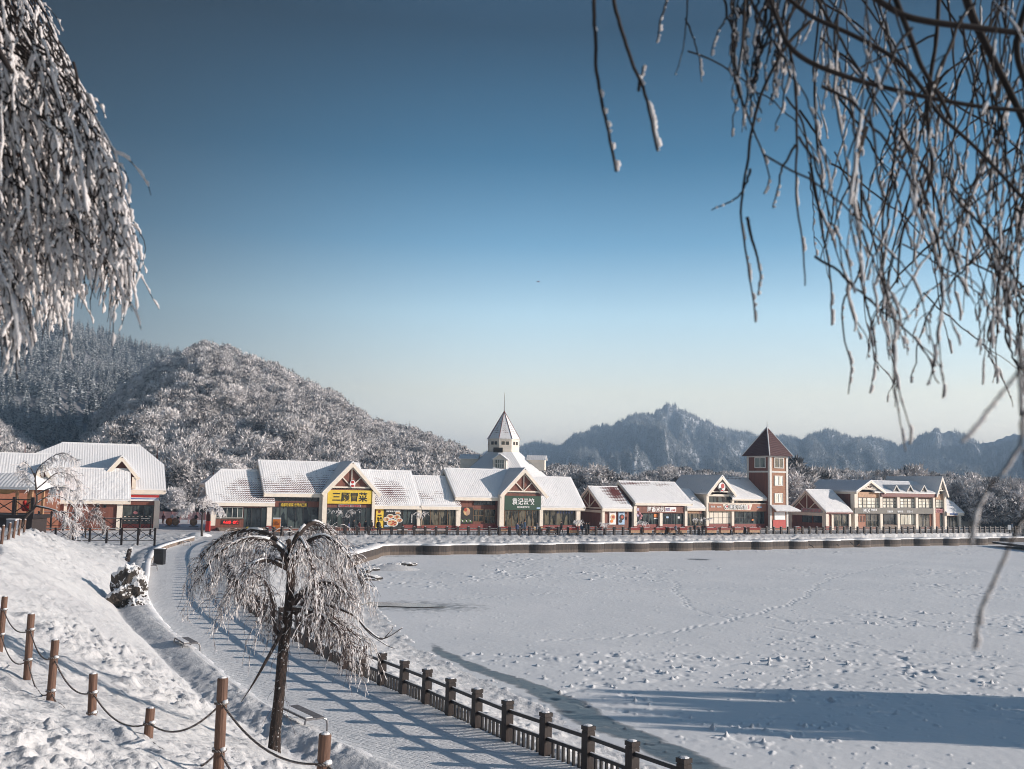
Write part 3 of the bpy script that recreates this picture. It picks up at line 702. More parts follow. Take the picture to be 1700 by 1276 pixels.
def ftext(root, row, body, x0, y0, x1, y1, v, m, bold=0.02, sub=None, name='lettering', vertical=False):
    V, F = text_mesh(body, bold)
    if not V: return
    xs = [p[0] for p in V]; ys = [p[1] for p in V]; ax, bx, ay, by = min(xs), max(xs), min(ys), max(ys)
    a, b, c, d = rect(row, x0, y0, x1, y1, v); mb = MB()
    for (x, y, z) in V:
        if vertical: tu = (by - y) / (by - ay); tz = (x - ax) / (bx - ax); tz = 1 - tz
        else: tu = (x - ax) / (bx - ax); tz = (y - ay) / (by - ay)
        mb.v.append(tuple(row.W(a + (b - a) * tu, v - z * 0.8, c + (d - c) * tz)))
    mb.f = F; mb.uv = [None] * len(F)
    return mb.build(name, M[m], sub or root)
def disc(root, row, name, x, y, rx, ry, v, m, sub=None, th=0.03, sx=1.0):
    u, z = row.pix(x, y, v); u2, _ = row.pix(x + rx, y, v); _, z2 = row.pix(x, y - ry, v); ru = u2 - u; rz = z2 - z; mb = MB(); n = 20
    k = [row.W(u + ru * math.cos(2 * math.pi * i / n), v, z + rz * math.sin(2 * math.pi * i / n)) for i in range(n)]
    bk = [p + row.N * th for p in k]; mb.poly(k); mb.poly(bk[::-1])
    for i in range(n): mb.poly([k[i], bk[i], bk[(i + 1) % n], k[(i + 1) % n]])
    return mb.build(name, M[m], sub or root)
def slab(mb, row, pts, th=0.22, uoff=0.0, snow=True):
    W = [row.W(*p) for p in pts]; e = (W[1] - W[0]).normalized(); nrm = (W[1] - W[0]).cross(W[2] - W[0]).normalized()
    if nrm.z < 0: nrm = -nrm
    s_ = nrm.cross(e).normalized()
    if s_.z < 0: s_ = -s_
    uvf = lambda w_: ((w_ - W[0]).dot(e) + uoff, (w_ - W[0]).dot(s_))
    B = [w_ - Vector((0, 0, th)) for w_ in W]; mb.poly(B[::-1])
    if len(W) == 4 and snow and (W[1] - W[0]).length > 3:
        # uneven snow lying on the slope, a little proud of the eave
        L = (W[1] - W[0]).length; S = (W[3] - W[0]).length; nu_ = max(3, int(L / .45)); nv_ = max(3, int(S / .5)); G = []
        for j in range(nv_ + 1):
            for i in range(nu_ + 1):
                a, b = i / nu_, j / nv_; p = (W[0].lerp(W[1], a)).lerp(W[3].lerp(W[2], a), b); n_ = float(vnoise(p.x * .8 + p.z * .7, p.y * .8 + p.z * .5, 5)) + .5 * float(vnoise(p.x * 2.3, p.y * 2.3 + p.z * 2, 6))
                h = .03 + .09 * n_; ed = min(i, nu_ - i, j, nv_ - j)
                if ed == 0: h *= .35
                q = p + nrm * h
                if j == 0: q -= s_ * (.03 + .10 * float(vnoise(p.x * 2.1, p.y * 2.1, 8)))
                G.append(q)
        for j in range(nv_):
            for i in range(nu_):
                k = [j * (nu_ + 1) + i, j * (nu_ + 1) + i + 1, (j + 1) * (nu_ + 1) + i + 1, (j + 1) * (nu_ + 1) + i]
                mb.poly([G[q] for q in k], [uvf(G[q]) for q in k])
        rim = [j_ for j_ in range(nu_ + 1)] + [(j_ + 1) * (nu_ + 1) - 1 for j_ in range(1, nv_ + 1)] + [nv_ * (nu_ + 1) + i_ for i_ in range(nu_ - 1, -1, -1)] + [j_ * (nu_ + 1) for j_ in range(nv_ - 1, 0, -1)]
        base = []
        for q in rim:
            j_, i_ = divmod(q, nu_ + 1); a, b = i_ / nu_, j_ / nv_; base.append((W[0].lerp(W[1], a)).lerp(W[3].lerp(W[2], a), b) - Vector((0, 0, .05)))
        m_ = len(rim)
        for i in range(m_):
            j = (i + 1) % m_; mb.poly([G[rim[i]], base[i], base[j], G[rim[j]]], [uvf(G[rim[i]])] * 4)
        W2 = [w_ - Vector((0, 0, .05)) for w_ in W]
    else:
        mb.poly(W, [uvf(w_) for w_ in W]); W2 = W
    for i in range(len(W)):
        j = (i + 1) % len(W); mb.poly([W2[i], B[i], B[j], W2[j]], [(-9, -9)] * 4)
def beam(mb, row, a, b, w_, h):
    mb.bar(row.W(*a), row.W(*b), w_, h)
def wing(root, row, u0, u1, ze, zr, vf=-0.8, depth=9.0, mat=None, wallm='brown', lend=True, rend=True, fas=0.5, hipL=0.0, hipR=0.0, truss_left=False, core=True, wallL=0.5, wallR=0.5, zb=None):
    vr = depth / 2; vb = depth + 0.8
    if core:
        c = MB(); row.box(c, u0 + wallL, u1 - wallR, 0.12, depth, -0.3, ze - 0.1)
        for u in (u0 + wallL + 0.01, u1 - wallR - 0.01):
            zt = zr - 0.3
            c.poly([row.W(u, 0.12, ze - 0.12), row.W(u, depth, ze - 0.12), row.W(u, vr, zt)])
        c.build('wall', M[wallm], root)
    r = MB()
    slab(r, row, [(u0, vf, ze), (u1, vf, ze), (u1 - 0, vr + (0), zr) if not hipR else (u1, vf + (vr - vf) * 0.55, ze + (zr - ze) * 0.55)] + ([(u1 - hipR, vr, zr)] if hipR else []) + ([(u0 + hipL, vr, zr), (u0, vf + (vr - vf) * 0.55, ze + (zr - ze) * 0.55)] if hipL else [(u0, vr, zr)]))
    slab(r, row, [(u1, vb, ze), (u0, vb, ze), (u0 + hipL, vr, zr), (u1 - hipR, vr, zr)])
    for h, u, sgn in ((hipL, u0, 1), (hipR, u1, -1)):
        if h:
            zz = ze + (zr - ze) * 0.55; va = vf + (vr - vf) * 0.55; vbb = vb - (vb - vr) * 0.55
            slab(r, row, [(u, vbb, zz), (u, va, zz), (u + sgn * h, vr, zr)])
    r.build('roof', mat or M['roof_plain'], root)
    f = MB(); row.box(f, u0 + 0.02, u1 - 0.02, vf + 0.03, vf + 0.15, ze - 0.22 - fas, ze - 0.2)
    row.box(f, u0 + 0.02, u1 - 0.02, vf + 0.15, 0.1, ze - 0.22 - fas, ze - 0.12 - fas)
    f.build('fascia', M['cream'], root)
    bb = MB()
    for on, u, h in ((lend, u0, hipL), (rend, u1, hipR)):
        if not on: continue
        uu = u + (0.09 if u == u0 else -0.09)
        if h:
            zz = ze + (zr - ze) * 0.55; va = vf + (vr - vf) * 0.55; vbb = vb - (vb - vr) * 0.55
            beam(bb, row, (uu, vf, ze - 0.42), (uu, va, zz - 0.42), 0.16, 0.38); beam(bb, row, (uu, vb, ze - 0.42), (uu, vbb, zz - 0.42), 0.16, 0.38); beam(bb, row, (uu, va, zz - 0.42), (uu, vbb, zz - 0.42), 0.16, 0.34)
        else:
            beam(bb, row, (uu, vf, ze - 0.40), (uu, vr, zr - 0.40), 0.16, 0.42); beam(bb, row, (uu, vb, ze - 0.40), (uu, vr, zr - 0.40), 0.16, 0.42)
    if bb.v: bb.build('barge_board', M['cream'], root)
    rc = MB(); rc.tube([row.W(u0 + hipL, vr, zr + 0.02), row.W(u1 - hipR, vr, zr + 0.02)], 0.11, 6); rc.build('ridge_cap', M['ridge_mix'], root)
    if truss_left: truss(root, row.side(u0, depth), depth - vr, vr + 0.3, ze - 0.3, zr - 0.6, 0.28)
def truss(root, row, uc, hw, ze, zr, v, kp=0.16, infill=True):
    if infill:
        t = MB(); t.poly([row.W(uc - hw, v + .25, ze), row.W(uc + hw, v + .25, ze), row.W(uc, v + .25, zr)]); t.build('gable_panel', M['brown'], root)
    b = MB(); h = zr - ze
    beam(b, row, (uc - hw * .92, v + .1, ze + .12), (uc + hw * .92, v + .1, ze + .12), 0.12, kp * 1.5)
    beam(b, row, (uc, v + .1, ze + .15), (uc, v + .1, zr - .1), kp, 0.12)
    for s in (-1, 1):
        beam(b, row, (uc + s * .02, v + .12, ze + .2), (uc + s * hw * .46, v + .12, ze + h * .50), 0.11, kp)
        beam(b, row, (uc + s * hw * .90, v + .11, ze + .10), (uc, v + .11, zr - .12), 0.11, kp)
    b.build('truss', M['cream'], root)
def cross_gable(root, row, uc, hw, ze, zr, vf, vb, mat=None, tr=True, trz=None, bw=0.5):
    r = MB()
    slab(r, row, [(uc - hw, vb, ze), (uc - hw, vf, ze), (uc, vf, zr), (uc, vb, zr)]); slab(r, row, [(uc + hw, vf, ze), (uc + hw, vb, ze), (uc, vb, zr), (uc, vf, zr)])
    r.build('gable_roof', mat or M['roof_plain'], root)
    b = MB()
    for s in (-1, 1): beam(b, row, (uc + s * hw, vf + .08, ze - .30 - bw * .3), (uc + s * .0, vf + .08 + s * .002, zr - .30 - bw * .3), 0.16, bw)
    b.build('barge_board', M['cream'], root)
    if tr:
        z0 = trz if trz is not None else ze; k = (zr - 0.75 - z0) / (zr - ze)
        truss(root, row, uc, hw * k * 1.0, z0, zr - 0.85, vf + 0.35)

M['roof_plain'] = roof_mat('snowy_tile_roof', (), -0.06)
M['roof_clean'] = roof_mat('deep_snow_roof', (), -0.40)
M['ridge_mix'] = roof_mat('ridge_tiles_half_covered', (), 0.42, False)
RB = Row((-47.0, 148.0), (12.2, 177.0)); RC = Row((15.0, 177.5), (55.3, 201.0)); RD = Row((56.3, 198.0), (104.0, 228.0)); RA = Row((-73.0, 143.0), (-53.7, 151.6))
def zz(row, x, y, v): return row.pix(x, y, v)[1]
def uu(row, x, y, v): return row.pix(x, y, v)[0]
def shop(row, x, label, cat='shop'):
    u = uu(row, x, 870, 0); return thing('shop_building', tuple(row.W(u, 0, 0)), label, cat, 'shops along the promenade')
plinth = lambda root, row, x0, x1, y0=871, y1=880, m='redplinth': fbox(root, row, 'plinth', x0, y0, x1, y1, -0.06, 0.14, m)
def column(root, row, x0, x1, y0, y1=880, v=-0.45, base=True):
    a, b, c, d = rect(row, x0, y0, x1, y1, v); mb = MB(); row.box(mb, a, b, v, v + max(0.35, (b - a)), -0.1, d); mb.build('column', M['cream'], root)
    if base: mb = MB(); row.box(mb, a - .03, b + .03, v - .03, v + max(0.35, (b - a)) + .03, -0.12, 0.75); mb.build('column_base', M['redplinth'], root)

# --- row B
def row_b():
    row = RB
    # B1 low hipped restaurant end
    t = shop(row, 345, 'low shop with a half hipped snowy roof and a glowing red sign under its window', 'shop')
    ze = zz(row, 400, 832, -0.8); zr = zz(row, 395, 779.5, 4.5); u0 = uu(row, 344, 833, -.8); u1 = uu(row, 457, 833, -.8)
    wing(t, row, u0, u1, ze, zr, depth=9, mat=roof_mat('roof_tiles_showing_low', [(8.2, 1.0, 8.5, 5.6, .54), (5.5, 4.2, 2.2, 1.2, .35)], -0.06), hipL=2.6, wallR=0.2, rend=False, wallL=1.6)
    column(t, row, 350, 358, 841, 876); column(t, row, 443, 451, 841, 880)
    fwin(t, row, 359, 842, 403, 859, 5, 1, 'glass', 'whiteframe'); fbox(t, row, 'counter_wall', 358, 860, 404, 879, -0.1, 0.1, 'brown'); fbox(t, row, 'counter_top', 357, 859, 405, 861, -0.3, 0.1, 'grey')
    bd = fbox(t, row, 'led_board', 368, 863.5, 397, 870, -0.2, -0.12, 'ink'); ftext(t, row, '小火锅 · 麻辣', 370, 864, 396, 869.4, -0.21, 'led', 0.03, bd)
    fwin(t, row, 405, 843, 417, 875, 2, 1, 'glass'); fwin(t, row, 434, 843, 442, 875, 1, 1, 'tealglass'); fwin(t, row, 417.5, 843, 433.5, 875, 1, 1, 'glass_dark', v=0.03, name='doorway')
    st = MB(); a = uu(row, 362, 878, -1); b = uu(row, 441, 878, -1)
    for i in range(3): row.box(st, a, b, -2.2 + .4 * i, -1.8 + .4 * i + (.0 if i < 2 else 1.0), -0.1, 0.16 * (i + 1))
    st.build('step', M['mortarstone'], t)
    # B2 taller shop + yellow gable
    t = shop(row, 480, 'tall shop with a steep cross gable above a big yellow sign', 'shop')
    ze = zz(row, 480, 817, -0.8); zr = zz(row, 440, 764, 4.6); u0 = uu(row, 438, 818, -.8); u1 = uu(row, 612, 818, -.8)
    wing(t, row, u0, u1, ze, zr, depth=9.2, mat=roof_mat('roof_tiles_showing_band', [(6, .6, 13, 4.6, .52), (12, 5.2, 4, .8, .3)], -0.06), rend=True, wallR=.3)
    gu, gzr = row.pix(586.5, 765, -1.6); hl = gu - uu(row, 533, 817, -1.6); hr = uu(row, 629, 817, -1.6) - gu; hw = (hl + hr) / 2; uc = gu
    cross_gable(t, row, uc, hw, zz(row, 580, 817, -1.6), gzr, -1.6, 4.6, trz=zz(row, 580, 810, -1.3), bw=.62)
    c = MB(); row.box(c, uu(row, 543, 840, -1), uu(row, 618, 840, -1), -1.0, 0.3, 0.0, zz(row, 580, 812, -1.2)); c.build('porch_wall', M['brown'], t)
    fwin(t, row, 456, 825, 529, 831.5, 8, 1, 'glass_dark'); fbox(t, row, 'sign_band', 452, 832, 530, 841, -.06, .1, 'brown')
    s = fbox(t, row, 'sign', 464, 834, 511, 841.5, -.14, -.07, 'ink'); ftext(t, row, '成都的冒菜 世界的三顾', 466, 835, 509.5, 840.7, -.15, 'yellow', .01, s)
    fwin(t, row, 452, 842, 528, 876, 6, 1, 'glass'); column(t, row, 530, 534, 824, 880, v=-.5, base=False)
    column(t, row, 535, 542.5, 815, 878, v=-1.5); column(t, row, 617.5, 622, 815, 878, v=-1.5)
    s = fbox(t, row, 'sign', 544, 813.5, 618, 836, -1.38, -1.15, 'yellow'); ftext(t, row, '三顾冒菜', 552, 817, 610, 832.5, -1.40, 'ink', .02, s)
    s = fbox(t, row, 'sign', 562, 837, 599, 841.5, -1.12, -1.04, 'grey_light'); ftext(t, row, '老成都味道 火锅冒菜', 563, 837.6, 598, 841.2, -1.13, 'red', .02, s)
    fwin(t, row, 543, 842.5, 569, 874, 3, 1, 'glass', v=-1.06); fwin(t, row, 569.5, 842.5, 590, 875, 2, 1, 'glass_dark', v=-1.05, name='doorway'); fwin(t, row, 590.5, 842.5, 616.5, 874, 3, 2, 'glass', v=-1.06)
    e = disc(t, row, 'emblem', 585.5, 803, 4.6, 6.5, -1.42, 'white'); disc(t, row, 'emblem_mark', 585.5, 800, 2.6, 2.4, -1.45, 'red', e); disc(t, row, 'emblem_mark', 585.5, 806.3, 3.1, 1.7, -1.45, 'red', e)
    # B3 low shop in two roof steps
    t = shop(row, 655, 'low shop between the yellow and green signs, with a bare roof patch and food poster', 'shop')
    ze = zz(row, 690, 838, -0.8); zr = zz(row, 650, 781, 4.5); zr2 = zz(row, 715, 790, 4.0); u0 = uu(row, 611, 838, -.8); u1 = uu(row, 700, 838, -.8); u2 = uu(row, 766, 838, -.8)
    wing(t, row, u0, u1, ze, zr, depth=9, mat=roof_mat('roof_with_bare_patch', [(4.2, 2.6, 4.4, 4.4, .72), (.3, .4, 2, 2, .8)], -.12), wallR=0, wallL=.2, lend=False)
    wing(t, row, u1 + .02, u2, ze - .01, zr2, depth=8, mat=roof_mat('roof_thin_snow', [(7.6, .5, 2.2, 1.6, .9), (1, 2, 6, 2.4, .36)], -.1), wallL=0, wallR=.2, lend=False, rend=False)
    fbox(t, row, 'banner', 624, 844, 636.5, 877, -.12, .0, 'yellow'); disc(t, row, 'emblem', 630, 849, 2.2, 2.6, -.14, 'redplinth'); ftext(t, row, '三顾冒菜', 626.5, 854, 633.5, 856.5, -.14, 'ink', .03); ftext(t, row, '外卖', 626, 858, 634.5, 864, -.14, 'ink', .03)
    p = fbox(t, row, 'food_poster', 637, 844, 668, 877, -.14, -.02, 'ink')
    ftext(t, row, '成都冒菜 经典美味', 641, 846.5, 665, 850, -.16, 'white', .03, p)
    rb_ = random.Random(3)
    for i, (x, y, rx, ry) in enumerate(((648, 857, 6.2, 3.8), (659, 858, 6, 3.8), (641.5, 862, 5.2, 4.3), (663, 863.5, 5.6, 3.6), (651.5, 868, 9.5, 6.4), (660.5, 851.5, 5, 2.4))):
        b_ = disc(t, row, 'bowl', x, y, rx, ry, -.17 - .012 * i, 'white', p); disc(t, row, 'soup', x, y, rx * .85, ry * .8, -.185 - .012 * i, 'food_tan', p, .01)
        for k in range(7): disc(t, row, 'topping', x + rb_.uniform(-.5, .5) * rx, y + rb_.uniform(-.5, .5) * ry, rx * .22, ry * .2, -.195 - .012 * i - k * .0005, rb_.choice(['food_red', 'food_green', 'redplinth', 'food_red']), p, .01)
    fbox(t, row, 'poster_stripe', 638, 871.5, 645, 874, -.16, -.15, 'sky_blue', p)
    fwin(t, row, 669, 844.5, 692, 870, 3, 1, 'glass'); column(t, row, 693, 699.5, 844, 877)
    ftext(t, row, 'RESTAURANT', 682.5, 854, 684.5, 868, -.05, 'white', .02, None, 'lettering', True)
    fwin(t, row, 700, 845.5, 757, 871.5, 4, 1, 'glass_warm', 'bronze'); column(t, row, 757.5, 764.5, 844, 878); plinth(t, row, 669, 692); plinth(t, row, 700, 757, 872)
    # B4 green gable
    t = shop(row, 790, 'tall shop with a steep cross gable above a dark green sign', 'shop')
    ze = zz(row, 790, 823.5, -0.8); zr = zz(row, 760, 777.5, 4.6); u0 = uu(row, 756, 823, -.8); u1 = uu(row, 893, 823, -.8)
    wing(t, row, u0, u1, ze, zr, depth=9.2, mat=M['roof_plain'], wallR=.3)
    gu, gzr = row.pix(873, 776, -1.6); hw = (uu(row, 908, 821, -1.6) - uu(row, 830, 821, -1.6)) / 2; uc = gu
    cross_gable(t, row, uc - .1, hw, zz(row, 860, 820.5, -1.6), gzr, -1.6, 4.6, trz=zz(row, 868, 817, -1.3), bw=.58)
    c = MB(); row.box(c, uu(row, 838, 840, -1), uu(row, 897, 840, -1), -1.0, 0.3, 0.0, zz(row, 868, 819, -1.2)); c.build('porch_wall', M['brown'], t)
    s = fbox(t, row, 'sign', 838, 823, 898, 846.5, -1.38, -1.15, 'green'); ftext(t, row, '袁记云饺', 850, 826.5, 887, 838, -1.40, 'white', .018, s); ftext(t, row, '现包现煮更好吃', 858.5, 840, 879, 843.2, -1.40, 'white', .02, s)
    fbox(t, row, 'sign_note', 891, 842, 897, 844.6, -1.40, -1.385, 'sky_blue', s); disc(t, row, 'emblem', 868.3, 828, .9, 1.2, -1.41, 'red', s)
    fwin(t, row, 838, 847, 895, 873, 5, 1, 'glass_warm', 'bronze', v=-1.06); column(t, row, 829.5, 837, 821, 877, v=-1.5); column(t, row, 896, 901.5, 846, 877, v=-1.5)
    fwin(t, row, 787, 831, 822, 838, 5, 1, 'glass_dark'); fwin(t, row, 786, 845.5, 803, 865, 2, 2, 'glass_warm', 'bronze'); fwin(t, row, 804.5, 845.5, 822, 868, 2, 2, 'glass_warm', 'bronze')
    p = fbox(t, row, 'food_poster', 764, 842, 785, 869, -.14, -.02, 'ink'); disc(t, row, 'picture', 775, 849, 5.5, 6.5, -.16, 'food_tan', p); disc(t, row, 'picture', 777, 851, 3, 4, -.18, 'skin', p); disc(t, row, 'picture', 773, 846, 2.6, 3, -.185, 'food_red', p)
    for k in range(9): disc(t, row, 'picture', 766 + 2.1 * k, 863 + (k % 3) * 1.5, 1.1, 1.0, -.16 - .001 * k, ('food_green', 'white', 'food_green')[k % 3], p)
    plinth(t, row, 764, 829, 870)
    # B5
    t = shop(row, 930, 'single storey shop with a clean white roof, right of the green gable', 'shop')
    ze = zz(row, 935, 840.5, -0.8); zr = zz(row, 915, 791.5, 4.5); u0 = uu(row, 897, 840, -.8); u1 = uu(row, 972, 840, -.8)
    wing(t, row, u0, u1, ze, zr, depth=9, mat=M['roof_plain'], lend=False, wallL=.2, fas=.45)
    fwin(t, row, 902, 847, 955.5, 871, 5, 1, 'glass_warm', 'darkframe'); column(t, row, 957, 963.5, 846, 877); plinth(t, row, 902, 956, 871.5)
    for k in range(6): fbox(t, row, 'hanging_card', 925 + 4.6 * k, 848.5, 927.5 + 4.6 * k, 852, -.05, -.04, 'navy')
row_b()

def church():
    X, Y, _ = atY(835, 780, 196); t = thing('cupola_hall', (X, Y, 0), 'octagonal hall with broad snowy roof, dormers and a pointed cupola behind the green gabled shop', 'building')
    z = lambda y: atY(835, y, 196).z
    def ring(r, zz_, rot=0.13): return [Vector((X + r * math.cos(2 * math.pi * (i + .5) / 8 + rot), Y + r * math.sin(2 * math.pi * (i + .5) / 8 + rot), zz_)) for i in range(8)]
    def prism(mb, A, B):
        for i in range(8): mb.poly([A[i], A[(i + 1) % 8], B[(i + 1) % 8], B[i]], [(0, 0), ((A[i] - A[(i + 1) % 8]).length, 0), (1, (A[i] - B[i]).length), (0, (A[i] - B[i]).length)])
    mb = MB(); prism(mb, ring(9.2, 0), ring(9.2, z(795))); mb.build('wall', M['cream'], t)
    mb = MB(); prism(mb, ring(10.0, z(797)), ring(3.35, z(750.5))); prism(mb, ring(10, z(797) - .3), ring(10, z(797))); mb.build('lower_roof', M['roof_clean'], t)
    n0, n1 = z(752), z(729); mb = MB(); prism(mb, ring(3.2, n0), ring(3.2, n1)); tw = mb.build('cupola', M['cream'], t)
    mb = MB()
    for zc in (n0 + .15, n0 + 1.3, n1 - .3):
        A = ring(3.26, zc); B = ring(3.26, zc + .14); prism(mb, A, B)
    mb.build('cornice', M['cream'], t)
    R8 = ring(3.2, 0)
    for i in range(8):
        a, b = R8[i], R8[(i + 1) % 8]; c = (a + b) / 2; d = (b - a).normalized(); n = Vector((d.y, -d.x, 0))
        r_ = Row(tuple(c)[:2], tuple(c + d)[:2])
        if n.y < 0.3:
            w_ = MB()
            for s in (-.42, .42): r_.box(w_, s - .3, s + .3, -.03, .05, n0 + 1.55, n0 + 2.2)
            w_.build('window', M['glass_dark'], tw)
    # dark lettered plate
    sp = MB(); A = ring(3.36, z(729)); top = Vector((X, Y, z(682))); prism_m = []
    for i in range(8):
        a, b = A[i], A[(i + 1) % 8]; sp.poly([a, b, top], [(0, 0), ((b - a).length, 0), ((b - a).length / 2, (top - (a + b) / 2).length)])
    sp.poly([p for p in A[::-1]]); sp.build('spire', roof_mat('spire_snow_and_red_tiles', [(1.3, 2.5, 1.0, 4.5, .25)], -.03, False), t)
    m2 = MB()
    for p in A: m2.tube([p, top], .07, 5)
    m2.build('spire_ridges', M['redroof'], t)
    m2 = MB(); m2.tube([top, top + Vector((0, 0, 1.4)), top + Vector((0, 0, 3.6))], [.10, .06, .03], 6); m2.build('finial', M['steel'], t)
    # dormers
    for ang, sc in ((-95, 1.0), (-50, .0), (172, 1.15), (-8, 1.15)):
        if sc == 0: continue
        a = R_(ang); n = Vector((math.cos(a), math.sin(a), 0)); d = Vector((-n.y, n.x, 0)); rr = 6.9; zb = z(779); p = Vector((X, Y, 0)) + n * (rr if sc == 1 else 8.3)
        r_ = Row(tuple(p)[:2], tuple(p + d)[:2]); w_ = MB(); r_.box(w_, -1.25, 1.25, 0, 3.5, zb, zb + 1.9 * sc)
        if sc == 1: w_.poly([r_.W(-1.25, 0, zb + 1.9), r_.W(1.25, 0, zb + 1.9), r_.W(0, 0, zb + 2.7)])
        do = w_.build('dormer', M['cream'], t)
        rf = MB(); slab(rf, r_, [(-1.5, 3.6, zb + 1.75 * sc), (-1.5, -.3, zb + 1.75 * sc), (0, -.3, zb + 2.85), (0, 3.6, zb + 2.85)], .12); slab(rf, r_, [(1.5, -.3, zb + 1.75 * sc), (1.5, 3.6, zb + 1.75 * sc), (0, 3.6, zb + 2.85), (0, -.3, zb + 2.85)], .12); rf.build('dormer_roof', M['roof_clean'], do)
        if sc == 1: win_m(t, r_, -.85, .85, zb + .15, zb + 1.75, 4, 2, 'tealglass', 'whiteframe', v=-.06, fw=.09)
    s_ = Row((X - 1, Y - 3.25), (X + 1, Y - 3.25)); mb = MB(); s_.box(mb, .1 - 1, 1.9 - 1, -.25, -.05, n0 + .05, n0 + .95); mb.build('name_plate', M['ink'], t)
church()

# --- row C
def row_c():
    row = RC
    t = shop(row, 1020, 'small gabled shop with half its roof bare shingle and two menu posters', 'shop')
    dp = 7.6; ze = zz(row, 1024, 842, -.8); zr = zz(row, 1003, 807.5, dp / 2); u0 = uu(row, 1000, 842, -.8); u1 = uu(row, 1050, 842, -.8)
    wing(t, row, u0, u1, ze, zr, depth=dp, mat=roof_mat('half_bare_shingle_roof', [(5.0, 4.2, 3.2, 4.2, 1.5)], -.15, False), truss_left=True, rend=False, wallR=.1)
    s = row.side(u0 + .5, dp); c = MB(); 
    for a in (-.3, dp - .2): s.box(c, a, a + .5, -.1, .3, 0, ze - .5)
    s.box(c, .2, dp - .3, -.08, .1, ze - 1.0, ze - .55); c.build('end_frame', M['cream'], t)
    for x0, x1, m, m2 in ((1012, 1022.5, 'white', 'food_tan'), (1027, 1037, 'sky_blue', 'ink')):
        p = fbox(t, row, 'menu_poster', x0, 849, x1, 870.5, -.1, .08, m)
        disc(t, row, 'bowl', (x0 + x1) / 2 + .5, 858.5, 4, 5, -.13, m2, p); disc(t, row, 'dish', (x0 + x1) / 2 + 1, 858, 2.2, 2.6, -.15, 'food_red', p); disc(t, row, 'dish', (x0 + x1) / 2 - 1.5, 865, 2.6, 2.6, -.15, 'orange' if m == 'white' else 'ink', p); fbox(t, row, 'heading', x0 + 1.5, 850.3, x1 - 2, 851.8, -.12, -.105, 'redplinth' if m == 'white' else 'navy', p)
    column(t, row, 1000, 1004, 847, 876)
    t = shop(row, 1095, 'shop with bold white characters on a dark red board under a wide white roof', 'shop')
    ze = zz(row, 1100, 833.5, -.8); zr = zz(row, 1080, 799.5, 4.4); u0 = uu(row, 1054.5, 834, -.8); u1 = uu(row, 1150, 834, -.8)
    wing(t, row, u0, u1, ze, zr, depth=8.8, mat=roof_mat('roof_thin_at_ridge', [(3, 5.6, 7, .9, .75), (10, 5.6, 2.5, 1.4, .5)], -.1), fas=.4)
    sd_ = row.side(u0 + .5, 8.8); c = MB(); sd_.box(c, 8.3, 8.8, -.1, .3, 0, ze - .3); c.build('end_frame', M['cream'], t)
    s = fbox(t, row, 'sign', 1057.5, 839.8, 1137.5, 851.5, -.3, -.1, 'brown'); ftext(t, row, '阿香米线', 1075, 840.5, 1103, 849.5, -.33, 'white', .018, s)
    s2 = fbox(t, row, 'sign_panel', 1104, 841.5, 1122.5, 849.3, -.33, -.305, 'white', s); ftext(t, row, '砂锅米线', 1105, 842.5, 1112.5, 848, -.35, 'lilac', .02, s); ftext(t, row, '小吃', 1114, 845, 1121.5, 848.5, -.35, 'red', .02, s)
    fwin(t, row, 1058, 852.5, 1095, 870, 4, 1, 'glass'); fwin(t, row, 1100.5, 852.5, 1136, 870, 5, 1, 'glass')
    for x0, x1, y0, y1, m in ((1085.5, 1091.5, 853, 858.5, 'orange'), (1085.5, 1091.5, 859.5, 861, 'white'), (1106, 1110, 857, 860, 'sky_blue'), (1125, 1128.5, 857, 860.5, 'white')): fbox(t, row, 'window_poster', x0, y0, x1, y1, -.05, -.035, m)
    column(t, row, 1052.5, 1057.5, 840, 878); column(t, row, 1095.5, 1100, 851, 878); column(t, row, 1137, 1141.3, 839, 878); plinth(t, row, 1058, 1136, 870)
    for (x, y) in ((1057.5, 843), (1057.5, 852.5)): fbox(t, row, 'hanging_sign', x, y, x + 3.6, y + 4.6, -1.2, -1.1, 'lilac')
    t = shop(row, 1155, 'narrow low shop bay between the red lettered shop and the round emblem gable', 'shop')
    ze = zz(row, 1155, 842, -.8); zr = zz(row, 1148, 812, 3.8); u0 = uu(row, 1139, 842, -.8) + .3; u1 = uu(row, 1171.5, 842, -.8)
    wing(t, row, u0, u1, ze, zr, depth=7.6, mat=M['roof_plain'], lend=False, rend=False, wallL=.4, wallR=.1, fas=.4)
    fbox(t, row, 'sign_band', 1142, 847, 1160, 852, -.1, .1, 'tan'); fwin(t, row, 1142, 852.5, 1167, 872, 3, 1, 'glass_warm')
    # C4
    t = shop(row, 1215, 'shop with a round emblem in its gable, touching the left of the brick tower', 'shop')
    ze = zz(row, 1250, 826.5, -.8); zr = zz(row, 1225, 792.5, 4.8); u0 = uu(row, 1216, 827, -.8); u1 = uu(row, 1276, 827, -.8)
    wing(t, row, u0, u1, ze, zr, depth=9.6, mat=roof_mat('roof_thin_top_edge', [(4, 6.6, 6, 1.0, .62)], -.12), lend=False, rend=False, wallR=.1, fas=.3)
    gu, gzr = row.pix(1199.5, 788, -1.0); zeg = zz(row, 1198, 819, -1.0); hw = (uu(row, 1222, 820, -1) - uu(row, 1174, 820, -1)) / 2
    cross_gable(t, row, gu, hw, zeg, gzr, -1.0, 11.0, mat=M['roof_plain'], trz=zz(row, 1198, 817, -.7), bw=.5)
    c = MB(); row.box(c, uu(row, 1174.5, 840, 0), uu(row, 1216, 840, 0), 0.0, 11, -0.2, zeg - .15); c.build('wall', M['cream'], t)
    row.box(c, 0, 0, 0, 0, 0, 0)
